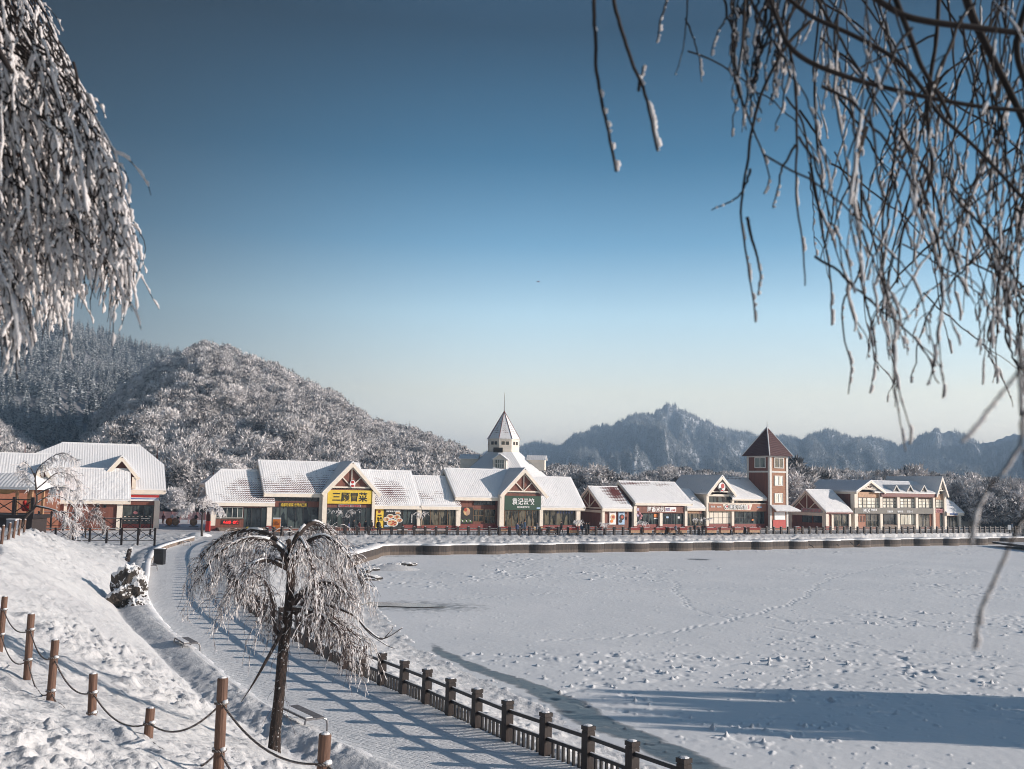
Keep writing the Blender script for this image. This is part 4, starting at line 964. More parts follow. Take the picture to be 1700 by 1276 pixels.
    e = disc(t, row, 'emblem', 1198.5, 808.5, 6.2, 8.6, -1.12, 'ink'); disc(t, row, 'emblem_face', 1198.5, 808.5, 5.6, 7.8, -1.15, 'white', e); disc(t, row, 'emblem_mark', 1200, 806.5, 2.8, 4.2, -1.18, 'red', e); disc(t, row, 'emblem_mark', 1196.4, 812, 2.3, 2.6, -1.185, 'ink', e); disc(t, row, 'emblem_mark', 1199, 814, 2.3, 1.2, -1.19, 'red', e)
    column(t, row, 1173, 1177, 822, 878); column(t, row, 1215, 1219, 829, 878)
    fwin(t, row, 1177.5, 824, 1214.5, 833.5, 5, 1, 'glass', v=-.06); fwin(t, row, 1220, 830.5, 1271, 835, 6, 1, 'glass_warm')
    s = fbox(t, row, 'sign', 1177, 836, 1273, 848, -.52, -.42, 'orangewall')
    fbox(t, row, 'sign_trim', 1176.5, 834.8, 1273, 836, -.55, -.40, 'cream', s); fbox(t, row, 'sign_trim', 1176.5, 848, 1273, 848.8, -.55, -.40, 'bronze', s)
    a, b, c_, d = rect(row, 1200, 836.5, 1249, 846.5, -.56); mb = MB(); k = (b - a) * .05
    P = [(a, d), (b, d), (b - k * .6, (c_ + d) / 2), (b - k * 1.4, c_), (a + k * 1.4, c_), (a + k * .6, (c_ + d) / 2)]; mb.poly([row.W(u, -.57, z) for u, z in P[::-1]]); mb.poly([row.W(u, -.53, z) for u, z in P]);
    for i in range(6): q = P[i]; r_ = P[(i + 1) % 6]; mb.poly([row.W(q[0], -.57, q[1]), row.W(r_[0], -.57, r_[1]), row.W(r_[0], -.53, r_[1]), row.W(q[0], -.53, q[1])])
    mb.build('sign_scroll', M['cream'], s)
    disc(t, row, 'emblem', 1206.5, 841, 3.5, 4.2, -.61, 'ink', s); disc(t, row, 'emblem_mark', 1206.5, 841, 2.6, 3.2, -.63, 'white', s); disc(t, row, 'emblem_mark', 1207.2, 840.5, 1.7, 1.9, -.65, 'red', s)
    ftext(t, row, '芙蓉小吃馆', 1211, 837, 1240.5, 845.8, -.60, 'ink', .07, s); ftext(t, row, '芙蓉小吃馆', 1211.2, 837.2, 1240.3, 845.6, -.66, 'white', .012, s)
    ftext(t, row, '特色小吃', 1180, 839, 1187, 842.3, -.55, 'white', .012, s); ftext(t, row, '地道川味', 1190.5, 839.5, 1197.5, 842.5, -.55, 'white', .012, s); fbox(t, row, 'sign_note', 1242, 838.5, 1244, 844.5, -.6, -.575, 'pink', s); ftext(t, row, '欢迎光临', 1257, 840.5, 1265, 843, -.55, 'sky_blue', .03, s)
    fwin(t, row, 1177.5, 849.5, 1214, 869, 5, 2, 'glass'); fwin(t, row, 1220, 849.5, 1272, 869, 7, 2, 'glass'); plinth(t, row, 1177.5, 1272, 869.5)
    fbox(t, row, 'window_poster', 1248, 861, 1251, 864, -.05, -.035, 'orange')
    # tower
    u0 = uu(row, 1278, 800, -1.6); u1 = uu(row, 1308.5, 800, -1.6); W_ = u1 - u0; D = W_ * 1.28; zt = zz(row, 1293, 756, -1.6); vf = -1.6
    t = thing('brick_tower', tuple(row.W(u0, vf, 0)), 'tall square brick tower with cream corners and a pointed dark red roof', 'tower')
    c = MB(); row.box(c, u0 + .1, u1 - .1, vf + .1, vf + D - .1, -.2, zt); c.build('wall', M['tan_brick'], t)
    c = MB(); row.box(c, u0 + .08, u0 + .11, vf + .5, vf + D - .5, 0, zt - .05); c.build('painted_shade_panel', M['brown'], t)  # darker sheet over the left face, its shade painted as colour
    c = MB(); cw = .52
    for a in (u0, u1 - cw):
        for b in (vf, vf + D - cw): row.box(c, a, a + cw, b, b + cw, -.2, zt - .02)
    for z_ in (zz(row, 1293, 784.5, vf), zt - .35):
        row.box(c, u0 + cw, u1 - cw, vf + .02, vf + .2, z_, z_ + .33); row.box(c, u0 + .02, u0 + .2, vf + cw, vf + D - cw, z_, z_ + .33)
    c.build('corner_trim', M['whitetrim'], t)
    sdr = row.side(u0, D + vf)
    for (x0, y0, x1, y1, g) in ((1286, 760, 1300.5, 776.5, 'tealglass'), (1286.5, 790, 1299.5, 805.5, 'cream_pane'), (1286.5, 819, 1299.5, 834, 'cream_pane')):
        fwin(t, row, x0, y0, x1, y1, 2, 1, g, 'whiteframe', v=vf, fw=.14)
    fwin(t, sdr, 1253, 759.5, 1270.5, 776, 2, 1, 'tealglass', 'whiteframe', v=0.0, fw=.16)
    r = MB(); oh = .75; A = [(u0 - oh, vf - oh, zt - .1), (u1 + oh, vf - oh, zt - .1), (u1 + oh, vf + D + oh, zt - .1), (u0 - oh, vf + D + oh, zt - .1)]; ap = ((u0 + u1) / 2, vf + D / 2, row.pix(1275, 708.5, vf + D / 2)[1])
    for i in range(4):
        p, q = A[i], A[(i + 1) % 4]; Wp, Wq, Wa = row.W(*p), row.W(*q), row.W(*ap); L = (Wq - Wp).length; r.poly([Wp, Wq, Wa], [(0, 0), (L, 0), (L / 2, (Wa - (Wp + Wq) / 2).length)])
    r.poly([row.W(*p) for p in A[::-1]]); r.build('pyramid_roof', M['tower_tile'], t)
    r = MB()
    for p in A: r.tube([row.W(*p), row.W(*ap)], .11, 6)
    r.build('hip_tiles', M['ridge_mix'], t)
    r = MB(); r.tube([row.W(*ap), row.W(ap[0], ap[1], ap[2] + 1.2)], [.06, .03], 6); r.build('finial', M['steel'], t)
    r = MB(); za = zz(row, 1300, 847, vf - 1.5); zb = zz(row, 1300, 838, vf)
    slab(r, row, [(u0 - .1, vf - 1.8, za), (u1 + 1.6, vf - 1.8, za), (u1 + .1, vf - .05, zb), (u0 + .1, vf - .05, zb)], .18); slab(r, row, [(u1 + 1.6, vf - 1.8, za), (u1 + 1.6, vf + 2, za), (u1 + .1, vf + 2, zb), (u1 + .1, vf - .05, zb)], .18); r.build('awning', M['roof_clean'], t)
    fbox(t, row, 'notice_board', 1286, 850, 1303.5, 862.5, vf - .05, vf + .05, 'white'); fbox(t, row, 'red_panel', 1283.5, 863, 1304.5, 877, vf - .05, vf + .05, 'red')
a = NT('tan_tower_brick'); p = a.pos(); bn = a.n('ShaderNodeTexNoise'); bn.inputs['Scale'].default_value = 3; a.l(p, bn.inputs[0])
mp = a.n('ShaderNodeMapping'); mp.inputs['Scale'].default_value = (1, 1, 8); a.l(p, mp.inputs[0]); n2 = a.noise(mp.outputs[0], 1.2, 4)
M['tan_brick'] = a.fin(a.ramp(n2, [(0.3, (0.26, 0.12, 0.07)), (0.7, (0.38, 0.20, 0.12))]), .75)
M['whitetrim'] = simple('off_white_trim', (0.62, 0.60, 0.57), .6, .06, 2)
row_c()

# --- row D
def row_d():
    row = RD
    t = shop(row, 1372, 'gabled ice cream shop with pink lettering on its left end', 'shop')
    dp = 8.8; ze = zz(row, 1390, 848.5, -.8); zr = zz(row, 1365, 813, dp / 2); u0 = uu(row, 1371, 848, -.8); u1 = uu(row, 1416, 848, -.8)
    wing(t, row, u0, u1, ze, zr, depth=dp, mat=M['roof_plain'], rend=False, fas=.05, truss_left=True, wallR=.1)
    r = MB(); row.box(r, u0, u1, -.84, -.7, ze - .45, ze - .2); r.build('gutter', M['redroof'], t)
    s = row.side(u0 + .5, dp); c = MB()
    for a_ in (-.2, dp - .4): s.box(c, a_, a_ + .55, -.25, .2, 0, ze - .3)
    s.box(c, .35, dp - .4, -.12, .1, ze - 1.0, ze - .35); c.build('end_frame', M['cream'], t)
    b_ = fbox(t, s, 'sign', 1330, 843.5, 1366, 850.5, -.3, -.14, 'grey_light'); ftext(t, s, '甜蜜冰淇淋', 1332, 844, 1364, 850, -.33, 'pink', .03, b_)
    fwin(t, s, 1332, 852.5, 1347.5, 867, 2, 1, 'glass', v=-.05); fwin(t, s, 1350.5, 852.5, 1365, 867, 2, 1, 'glass_dark', v=-.05); c = MB(); s.box(c, .4, dp - .4, -.14, .05, 0, 1.3); c.build('plinth', M['brown'], t)
    column(t, row, 1371.5, 1376, 853, 878, v=-.6); column(t, row, 1381, 1384, 853, 878, v=-.1, base=False); fwin(t, row, 1385, 853.5, 1410, 873, 2, 1, 'glass_warm'); column(t, row, 1410, 1413, 853, 878, v=-.3, base=False)
    # D2
    t = shop(row, 1490, 'long two storey shop with a grey band reading MIX and big cream windows', 'shop')
    zeR = zz(row, 1510, 817, -.8); zr = zz(row, 1490, 799, 5.0); u0 = uu(row, 1452, 817, -.8); u1 = uu(row, 1560, 817, -.8)
    wing(t, row, u0, u1, zeR, zr, depth=10, mat=M['roof_clean'], lend=False, rend=False, fas=.05, core=False)
    c = MB(); ua = uu(row, 1416.5, 830, 0.12); ub = uu(row, 1570, 830, .12); row.box(c, ua, ub, .12, 10, -.2, zeR - .2); c.build('wall', M['brown'], t)
    r = MB(); row.box(r, uu(row, 1463, 820, -.7), uu(row, 1554, 820, -.7), -.76, 0.1, zeR - 1.0, zeR - .3); r.build('eave_band', M['redroof'], t)
    gu, gzr = row.pix(1446.5, 796.5, -1.1); zeg = zz(row, 1445, 815, -1.1); hw = (uu(row, 1470, 815, -1.1) - uu(row, 1421, 815, -1.1)) / 2
    cross_gable(t, row, gu, hw, zeg, gzr, -1.1, 12.5, mat=M['roof_clean'], trz=zz(row, 1445, 812.5, -.7), bw=.36)
    r = MB(); row.box(r, gu - hw + .1, gu - hw + .3, -1, 12.4, zeg - .65, zeg - .2); r.build('side_fascia', M['cream'], t)
    gu2, gz2 = row.pix(1565, 790.5, -1.1); ze2 = zz(row, 1563, 822, -1.1); hw2 = (uu(row, 1573.5, 822, -1.1) - uu(row, 1554, 822, -1.1)) / 2
    cross_gable(t, row, gu2, hw2, ze2, gz2, -1.1, 13.5, mat=M['roof_clean'], trz=zz(row, 1563, 815, -.7), bw=.4)
    c = MB(); row.box(c, gu2 - hw2 + .4, gu2 + hw2 - .4, .1, 13, zeR - .4, ze2 - .1); c.build('wall', M['cream'], t)
    for x in (1487, 1510, 1533):
        p = row.pix(x, 804.5, -.6); q = zz(row, x, 815, -.6); hw3 = (uu(row, x + 5.5, 812, -.6) - uu(row, x - 5.5, 812, -.6)) / 2; dm = MB()
        slab(dm, row, [(p[0] - hw3, 3.0, q), (p[0] - hw3, -.75, q), (p[0], -.75, p[1]), (p[0], 3.0, p[1])], .12); slab(dm, row, [(p[0] + hw3, -.75, q), (p[0] + hw3, 3, q), (p[0], 3, p[1]), (p[0], -.75, p[1])], .12)
        do = dm.build('dormer', M['roof_clean'], t); f = MB()
        for s_ in (-1, 1): beam(f, row, (p[0] + s_ * hw3, -.8, q - .1), (p[0], -.8 + s_ * .002, p[1] - .12), .1, .22)
        f.build('dormer_trim', M['whitetrim'], do); f = MB(); f.poly([row.W(p[0] - hw3 * .8, -.6, q), row.W(p[0] + hw3 * .8, -.6, q), row.W(p[0], -.6, p[1] - .3)]); f.build('dormer_opening', M['ink'], do)
    for x0, x1 in ((1419, 1424.5), (1461.5, 1465.5), (1490, 1494), (1520.5, 1524.5), (1549.5, 1553), (1568, 1571.5)): column(t, row, x0, x1, 817, 878, v=-.45, base=False)
    fbox(t, row, 'wood_band', 1425, 816.5, 1461, 825.5, -.1, .1, 'tan'); fbox(t, row, 'wood_band', 1465, 822.5, 1549, 826, -.1, .1, 'tan'); fbox(t, row, 'wood_band', 1553.5, 820, 1567, 829, -.1, .1, 'tan')
    for x0, x1, n_, y0 in ((1425, 1460.5, 5, 826), (1466, 1489, 4, 827), (1494.5, 1519.5, 4, 827.5), (1525, 1548.5, 4, 828), (1554, 1567, 2, 829)): fwin(t, row, x0, y0, x1, 842.5, n_, 3, 'cream_pane', 'darkframe', v=.0, fw=.10)
    s = fbox(t, row, 'sign_band', 1419, 843, 1550, 852.5, -.56, -.40, 'grey'); ftext(t, row, 'MIX', 1433.5, 844, 1444.5, 850.5, -.60, 'white', .012, s); ftext(t, row, '咖啡简餐', 1446, 844.2, 1456, 848, -.60, 'white', .02, s)
    for x, q in ((1473, '意面披萨'), (1490, '咖啡奶茶'), (1506, '甜品小食')): ftext(t, row, q, x, 847, x + 9.5, 850.8, -.60, 'white', .012, s)
    fbox(t, row, 'wood_panel', 1425, 853, 1437, 876, -.05, .1, 'orangewall'); fwin(t, row, 1426, 856, 1436, 866, 4, 1, 'glass', 'darkframe', v=-.09)
    fwin(t, row, 1438, 853.5, 1461, 874, 3, 2, 'glass_warm'); fwin(t, row, 1467, 853.5, 1489.5, 870, 2, 1, 'glass_dark'); fwin(t, row, 1495, 853.5, 1520, 870.5, 4, 1, 'cream_pane'); fwin(t, row, 1525.5, 853.5, 1543, 874, 3, 2, 'glass_warm')
    fbox(t, row, 'wood_panel', 1543.5, 853, 1549, 876, -.05, .1, 'orangewall'); fbox(t, row, 'wood_panel', 1553.5, 851, 1560, 876, -.05, .1, 'orangewall'); fwin(t, row, 1561, 854, 1567, 874, 1, 2, 'tealglass')
    fbox(t, row, 'stone_plinth', 1466, 871, 1520, 877, -.4, .1, 'mortarstone'); b_ = fbox(t, row, 'sign', 1554, 845, 1567.5, 850.5, -.2, -.1, 'pink'); ftext(t, row, '鲜果茶', 1555, 845.6, 1566.5, 850, -.22, 'redplinth', .03, b_)
    # D3
    t = shop(row, 1585, 'small end shop with a steep snowy roof and blue lettering on its cream fascia', 'shop')
    ze = zz(row, 1585, 850, -.8); zr = zz(row, 1576, 820, 4.0); u0 = uu(row, 1571.5, 850, -.8) + .1; u1 = uu(row, 1601, 850, -.8)
    wing(t, row, u0, u1, ze, zr, depth=8, mat=M['roof_clean'], lend=False, rend=True, fas=.55, wallL=.1, hipR=2.9)
    ftext(t, row, '牛奶甜品站', 1577, 851.5, 1590, 854.8, -.82, 'blue', .03); fwin(t, row, 1572, 857.5, 1592, 875, 4, 1, 'glass_warm'); column(t, row, 1592.5, 1596, 856, 878, v=-.4, base=False)
row_d()

# --- row A (left)
def row_a():
    row = RA
    t = shop(row, 235, 'big snowy roofed restaurant with a blue, red and white striped fascia on its corner', 'restaurant')
    ze = zz(row, 240, 811, -.8); u1 = uu(row, 276, 811, -.8); u0 = uu(row, 20, 811, -.8); zr = zz(row, 150, 736, 9)
    wing(t, row, u0, u1, ze, zr, depth=18, mat=M['roof_clean'], hipR=3.4, hipL=6, wallR=.8, wallL=1, fas=.6)
    pk = row.pix(203, 755, -1.2); eg = zz(row, 203, 790, -1.2); hw = (uu(row, 238, 790, -1.2) - uu(row, 176, 790, -1.2)) / 2 * .98
    cross_gable(t, row, pk[0], hw, eg, pk[1], -1.3, 7.5, mat=M['roof_clean'], tr=False, bw=.55)
    c = MB(); c.poly([row.W(pk[0] - hw * .92, -.4, eg - .3), row.W(pk[0] + hw * .92, -.4, eg - .3), row.W(pk[0], -.4, pk[1] - .6)]); c.build('gable_panel', M['brown'], t)
    c = MB(); row.box(c, pk[0] - hw * .8, pk[0] + hw * .8, -.5, 2.5, ze - .5, eg - .2); c.build('dormer_wall', M['brown'], t)
    column(t, row, 227, 232, 789, 811, v=-1.2, base=False) if False else None
    c = MB(); row.box(c, pk[0] + hw * .62, pk[0] + hw * .84, -1.2, -.6, ze, eg - .1); c.build('dormer_post', M['cream'], t)
    s = fbox(t, row, 'sign', 217, 817, 264.5, 831.5, -.5, -.2, 'white')
    for y0, y1, m in ((818.5, 820, 'blue'), (821.5, 825.5, 'red'), (827, 828.5, 'blue')): fbox(t, row, 'sign_stripe', 217.3, y0, 264.3, y1, -.53, -.505, m, s)
    fbox(t, row, 'beam', 204, 832, 256, 838, -.3, .1, 'brown'); fwin(t, row, 204, 838.5, 255, 869, 3, 1, 'glass', v=-.05); column(t, row, 255.5, 264.5, 831, 880, v=-.5, base=False); plinth(t, row, 204, 255, 870)
    disc(t, row, 'window_poster', 225, 851, 3.6, 2.4, -.12, 'pink')
    for k in range(14): fbox(t, row, 'shelf_light', 206 + (k % 7) * 7, 857 + (k // 7) * 6, 209 + (k % 7) * 7, 858 + (k // 7) * 6, -.09, -.085, 'cream')
    # lower front wing
    t = shop(row, 160, 'low front wing of the restaurant with orange brown wall and a plain white roof', 'restaurant')
    vf = -5.2; ze = zz(row, 160, 828, vf - .8); zr = zz(row, 160, 777.5, vf + 4.5); ua = uu(row, 60, 828, vf - .8); ub = uu(row, 217.5, 828, vf - .8)
    r2 = Row(tuple(row.W(0, vf, 0))[:2], tuple(row.W(1, vf, 0))[:2])
    wing(t, r2, ua, ub, ze, zr, depth=9, mat=roof_mat('ribbed_snow_roof', (), -.4), wallm='orangewall', fas=.5, wallR=1.2)
    pk = r2.pix(73, 768, -1.4); eg = zz(r2, 73, 800, -1.4); hw = (uu(r2, 92, 796, -1.4) - uu(r2, 52, 796, -1.4)) / 2
    cross_gable(t, r2, pk[0], hw, eg, pk[1], -1.4, 5, mat=M['roof_clean'], tr=True, bw=.5)
    column(t, r2, 193.5, 203, 836, 878, v=-.3, base=False); column(t, r2, 105, 110.5, 836, 878, v=-.2, base=False)
    fbox(t, r2, 'brown_bay', 112, 837, 193, 876, -.03, .14, 'brown')
    for x in (160, 172): fwin(t, r2, x, 837.5, x + 4, 842, 1, 1, 'glass_dark', v=-.1)
    # leftmost roof
    t = shop(row, 10, 'leftmost restaurant wing, its snowy roof half shaded, partly outside the frame', 'restaurant')
    r3 = Row(tuple(row.W(0, -6.5, 0))[:2], tuple(row.W(1, -6.5, 0))[:2]); ze = zz(r3, 20, 803, -.8); zr = zz(r3, 20, 752, 5)
    wing(t, r3, uu(r3, -90, 800, -.8), uu(r3, 108, 800, -.8), ze, zr, depth=10, mat=M['roof_clean'], wallm='orangewall', fas=.5, rend=True)
row_a()
# ------------------------------------------------------------------ hills, woods, haze
def ridge_fn(pts):
    az = []; sl = []
    for x, y in pts:
        d = ray(x, y); az.append(math.atan2(d.x, d.y)); sl.append(d.z / math.hypot(d.x, d.y))
    az = np.array(az); sl = np.array(sl); o = np.argsort(az); return az[o], sl[o]
class Hill:
    def __init__(s, pts, r0, r1, zb, tree_h, p=1.1, spur=0.16, sc=70, seed=0, wob=0.0, crag=0.0):
        s.crag = crag
        s.az, s.sl = ridge_fn(pts); s.r0 = r0; s.r1 = r1; s.zb = zb; s.th = tree_h; s.p = p; s.spur = spur; s.sc = sc; s.seed = seed; s.wob = wob
    def z(s, az, r):
        r1 = s.r1 * (1 + s.wob * (fbm(az * 9 + 3, az * 0, 2, s.seed + 5) - .5)); r0 = s.r0
        H = CAM_Z + np.interp(az, s.az, s.sl) * r1 - s.th * 0.8 - s.zb
        t = (r - r0) / (r1 - r0); x = r * np.sin(az); y = r * np.cos(az)
        up = np.clip(t, 0, 1) ** s.p; up = up * (1 - 0.12 * sstep(.8, 1, t)) + 0.12 * sstep(.8, 1, t)
        down = 1 - 0.6 * sstep(1.0, 1.9, t); prof = np.where(t <= 1, up, down)
        n = fbm(x / s.sc, y / s.sc, 4, s.seed); n = 1 - 2 * np.abs(n - .5) * 1.6
        if s.crag:
            sp = fbm(az * 20 + r / 1100, r / 1500, 3, s.seed + 7); n = 0.55 * (1 - 2 * np.abs(sp - .5) * 2.6) + 0.45 * (1 - 2 * np.abs(fbm(az * 70 + r / 700, r / 500, 3, s.seed + 9) - .5) * 2.2)
            H = H + s.crag * (fbm(az * 130, az * 0, 3, s.seed + 11) - .5)
        damp = sstep(0.0, .25, t) * (1 - (.85 if not s.crag else .45) * sstep(.72, 1.0, t))
        return s.zb + np.maximum(H, 1) * (prof + s.spur * (n - .6) * damp)
    def mesh(s, name, m, na=260, nr=110):
        A = np.linspace(s.az[0], s.az[-1], na); Rr = np.linspace(s.r0, s.r1 * 1.7, nr); RR, AA = np.meshgrid(Rr, A, indexing='ij'); Z = s.z(AA, RR)
        o = mesh_np(name, np.stack([RR * np.sin(AA), RR * np.cos(AA), Z], -1).reshape(-1, 3), grid_quads(nr, na), m, smooth=True); props(o, kind='structure'); return o
    def scatter(s, n, rmax=1.06, rmin=0.0, az0=None, az1=None, seed=1):
        g = np.random.default_rng(seed); a = g.uniform(az0 if az0 is not None else s.az[0], az1 if az1 is not None else s.az[-1], n)
        lo = s.r0 + (s.r1 - s.r0) * rmin; hi = s.r0 + (s.r1 - s.r0) * rmax; r = lo + (hi - lo) * g.random(n) ** 0.9
        return np.stack([r * np.sin(a), r * np.cos(a), s.z(a, r) - .3], 1), g
def shards(C, D, L, Wd, g, att):
    """thin triangles starting at C, direction D (n,3), length L, width Wd"""
    n = len(C); side = np.cross(D, g.normal(size=(n, 3))); side /= np.linalg.norm(side, axis=1, keepdims=True) + 1e-9
    a = C - side * Wd[:, None] / 2; b = C + side * Wd[:, None] / 2; c = C + D * L[:, None] + side * Wd[:, None] * g.uniform(-.5, .5, (n, 1))
    V = np.stack([a, b, c], 1).reshape(-1, 3); T = np.arange(n * 3).reshape(n, 3); return V, T, np.repeat(att, 3)
def broadleaf(seed, n=1500, lobes=12):
    g = np.random.default_rng(seed); cc = []
    while len(cc) < lobes:
        p = g.uniform(-1, 1, 3)
        if np.linalg.norm(p) < 1: cc.append(p * [.27, .27, .34] + [0, 0, .60])
    cc = np.array(cc); rad = g.uniform(.10, .19, lobes); k = g.integers(0, lobes, n); d = g.normal(size=(n, 3)); d /= np.linalg.norm(d, axis=1, keepdims=True)
    C = cc[k] + d * rad[k, None] * g.uniform(.55, 1.0, (n, 1)); D = d * 1.0 + g.normal(size=(n, 3)) * .5 + [0, 0, .25]; D /= np.linalg.norm(D, axis=1, keepdims=True)
    lobe_t = g.uniform(-.16, .14, lobes)
    return shards(C, D, g.uniform(.05, .12, n), g.uniform(.022, .045, n), g, np.clip(g.normal(.50, .09, n) + lobe_t[k], 0, 1))
def conifer(seed, tiers=11, per=13, w_=.20):
    g = np.random.default_rng(seed); C = []; D = []; L = []; Wd = []
    for i in range(tiers):
        t = i / (tiers - 1); z = .12 + .86 * t; r = w_ * (1 - t) ** .85 + .012
        for j in range(per):
            a = g.uniform(0, 6.283); C.append([math.cos(a) * .01, math.sin(a) * .01, z + g.uniform(-.02, .02)]); D.append([math.cos(a), math.sin(a), -.35 + g.uniform(-.15, .15)]); L.append(r * g.uniform(.75, 1.15)); Wd.append(r * .55 + .02)
    D = np.array(D); D /= np.linalg.norm(D, axis=1, keepdims=True); n = len(C)
    return shards(np.array(C), D, np.array(L), np.array(Wd), g, np.clip(g.normal(.52, .2, n), 0, 1))
def proto_mesh(name, data, m):
    V, T, at = data; me = bpy.data.meshes.new(name); me.vertices.add(len(V)); me.vertices.foreach_set('co', V.astype(np.float32).ravel()); me.loops.add(len(T) * 3); me.polygons.add(len(T))
    me.loops.foreach_set('vertex_index', T.astype(np.int32).ravel()); me.polygons.foreach_set('loop_start', (np.arange(len(T)) * 3).astype(np.int32))
    a = me.attributes.new('frost', 'FLOAT', 'POINT'); a.data.foreach_set('value', at.astype(np.float32)); me.update(calc_edges=True); me.materials.append(m); return me
def proto_coll(name, meshes):
    c = bpy.data.collections.new(name)
    for i, me in enumerate(meshes): c.objects.link(bpy.data.objects.new(name + '_tree', me))
    return c
def forest(name, label, P, S, coll, g, cat='wood'):
    me = bpy.data.meshes.new(name); me.vertices.add(len(P)); me.vertices.foreach_set('co', P.astype(np.float32).ravel())
    for an, av, ty in (('tsc', S, 'FLOAT'), ('trz', g.uniform(0, 6.283, len(P)), 'FLOAT'), ('tix', g.integers(0, len(coll.objects), len(P)), 'INT')):
        at = me.attributes.new(an, ty, 'POINT'); at.data.foreach_set('value', np.asarray(av, np.float32 if ty == 'FLOAT' else np.int32))
    o = bpy.data.objects.new(name, me); col.objects.link(o); props(o, label, cat, kind='stuff')
    ng = bpy.data.node_groups.new(name + '_nodes', 'GeometryNodeTree'); ng.interface.new_socket('Geometry', in_out='INPUT', socket_type='NodeSocketGeometry'); ng.interface.new_socket('Geometry', in_out='OUTPUT', socket_type='NodeSocketGeometry')
    N = ng.nodes; Lk = ng.links; gi = N.new('NodeGroupInput'); go = N.new('NodeGroupOutput'); mp = N.new('GeometryNodeMeshToPoints'); ip = N.new('GeometryNodeInstanceOnPoints'); ci = N.new('GeometryNodeCollectionInfo')
    ci.inputs['Collection'].default_value = coll; ci.inputs['Separate Children'].default_value = True; ci.inputs['Reset Children'].default_value = True
    Lk.new(gi.outputs[0], mp.inputs[0]); Lk.new(mp.outputs[0], ip.inputs['Points']); Lk.new(ci.outputs[0], ip.inputs['Instance']); ip.inputs['Pick Instance'].default_value = True
    def att(n, t):
        a = N.new('GeometryNodeInputNamedAttribute'); a.data_type = t; a.inputs['Name'].default_value = n; return a.outputs[0]
    Lk.new(att('tix', 'INT'), ip.inputs['Instance Index']); cx = N.new('ShaderNodeCombineXYZ'); Lk.new(att('trz', 'FLOAT'), cx.inputs[2]); er = N.new('FunctionNodeEulerToRotation'); Lk.new(cx.outputs[0], er.inputs[0]); Lk.new(er.outputs[0], ip.inputs['Rotation'])
    Lk.new(att('tsc', 'FLOAT'), ip.inputs['Scale']); Lk.new(ip.outputs[0], go.inputs[0]); md = o.modifiers.new('scatter', 'NODES'); md.node_group = ng
    return o
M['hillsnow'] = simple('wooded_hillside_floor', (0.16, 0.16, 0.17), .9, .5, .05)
M['mountsnow'] = simple('mountain_floor', (0.50, 0.51, 0.53), .9, .5, .010)
frontH = Hill([(60, 846), (120, 770), (150, 715), (185, 665), (230, 620), (275, 590), (345, 567), (395, 583), (455, 604), (520, 640), (560, 655), (610, 692), (680, 708), (740, 730), (800, 760), (870, 800), (920, 815)], 235, 560, -1, 13, 1.05, .18, 60, 2)
backH = Hill([(-500, 540), (-200, 470), (-60, 520), (0, 545), (60, 528), (110, 528), (160, 545), (230, 566), (290, 580), (380, 610), (480, 660), (620, 700), (760, 728), (800, 745), (900, 770)], 420, 1050, -2, 12, 1.1, .20, 150, 9)
sideH = Hill([(-900, 500), (-420, 560), (-160, 640), (-40, 700), (40, 745), (100, 785), (160, 820), (230, 840)], 230, 480, -1, 8, 1.1, .15, 60, 14)
mountH = Hill([(560, 800), (700, 770), (790, 752), (850, 742), (885, 735), (930, 743), (955, 724), (1000, 707), (1050, 692), (1085, 684), (1106, 669), (1128, 686), (1165, 697), (1200, 711), (1240, 717), (1285, 729), (1340, 719), (1400, 717), (1450, 725), (1478, 734), (1512, 722), (1545, 713), (1600, 718), (1640, 729), (1700, 716), (1800, 700), (2000, 730)], 1150, 2700, -3, 6, 1.25, .36, 210, 21, .18, 6)
lowH = Hill([(820, 812), (880, 790), (935, 782), (1000, 796), (1060, 802), (1115, 786), (1160, 792), (1230, 800), (1320, 790), (1420, 794), (1500, 800), (1600, 802), (1700, 812), (1850, 800)], 250, 430, -1, 8, 1.0, .14, 60, 33)
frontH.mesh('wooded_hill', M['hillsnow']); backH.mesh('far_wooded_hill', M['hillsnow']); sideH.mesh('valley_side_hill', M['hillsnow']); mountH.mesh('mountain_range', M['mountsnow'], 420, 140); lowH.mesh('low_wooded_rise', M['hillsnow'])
cb = proto_coll('frosted_broadleaf', [proto_mesh('bl%d' % i, broadleaf(i, 1300), M['frost_crown']) for i in range(5)])
cc_ = proto_coll('frosted_conifer', [proto_mesh('cf%d' % i, conifer(40 + i), M['frost_conifer']) for i in range(3)])
cf = proto_coll('far_conifer', [proto_mesh('ff%d' % i, conifer(60 + i, 7, 7, .24), M['frost_far']) for i in range(3)])
def far_off(coll, n): pass
P, g = frontH.scatter(8200, 1.04, .0, seed=4); forest('hillside_wood', 'frost-covered broadleaf wood covering the near hill', P, g.uniform(.0, 1, len(P)) ** 2.0 * 8 + 4.8, cb, g)
P, g = frontH.scatter(300, 1.04, .5, seed=6); forest('hilltop_conifers', 'dark conifers standing among the frosted wood on the near hill', P, g.uniform(8, 14, len(P)), cc_, g)
P, g = frontH.scatter(70, 1.01, .86, seed=16); forest('crest_conifers', 'dark spiky conifers along the crest of the near hill', P, g.uniform(9, 15, len(P)), cc_, g)
P, g = backH.scatter(7000, 1.03, .0, az1=R_(-8), seed=7); forest('far_hill_wood', 'frosted conifer wood on the higher hill behind at the left', P, g.uniform(9, 16, len(P)), cc_, g)
P, g = sideH.scatter(1500, 1.05, .0, az0=R_(-33), seed=8); forest('valley_wood', 'dense frosted wood on the shaded slope at the far left', P, g.uniform(8, 13, len(P)), cb, g)
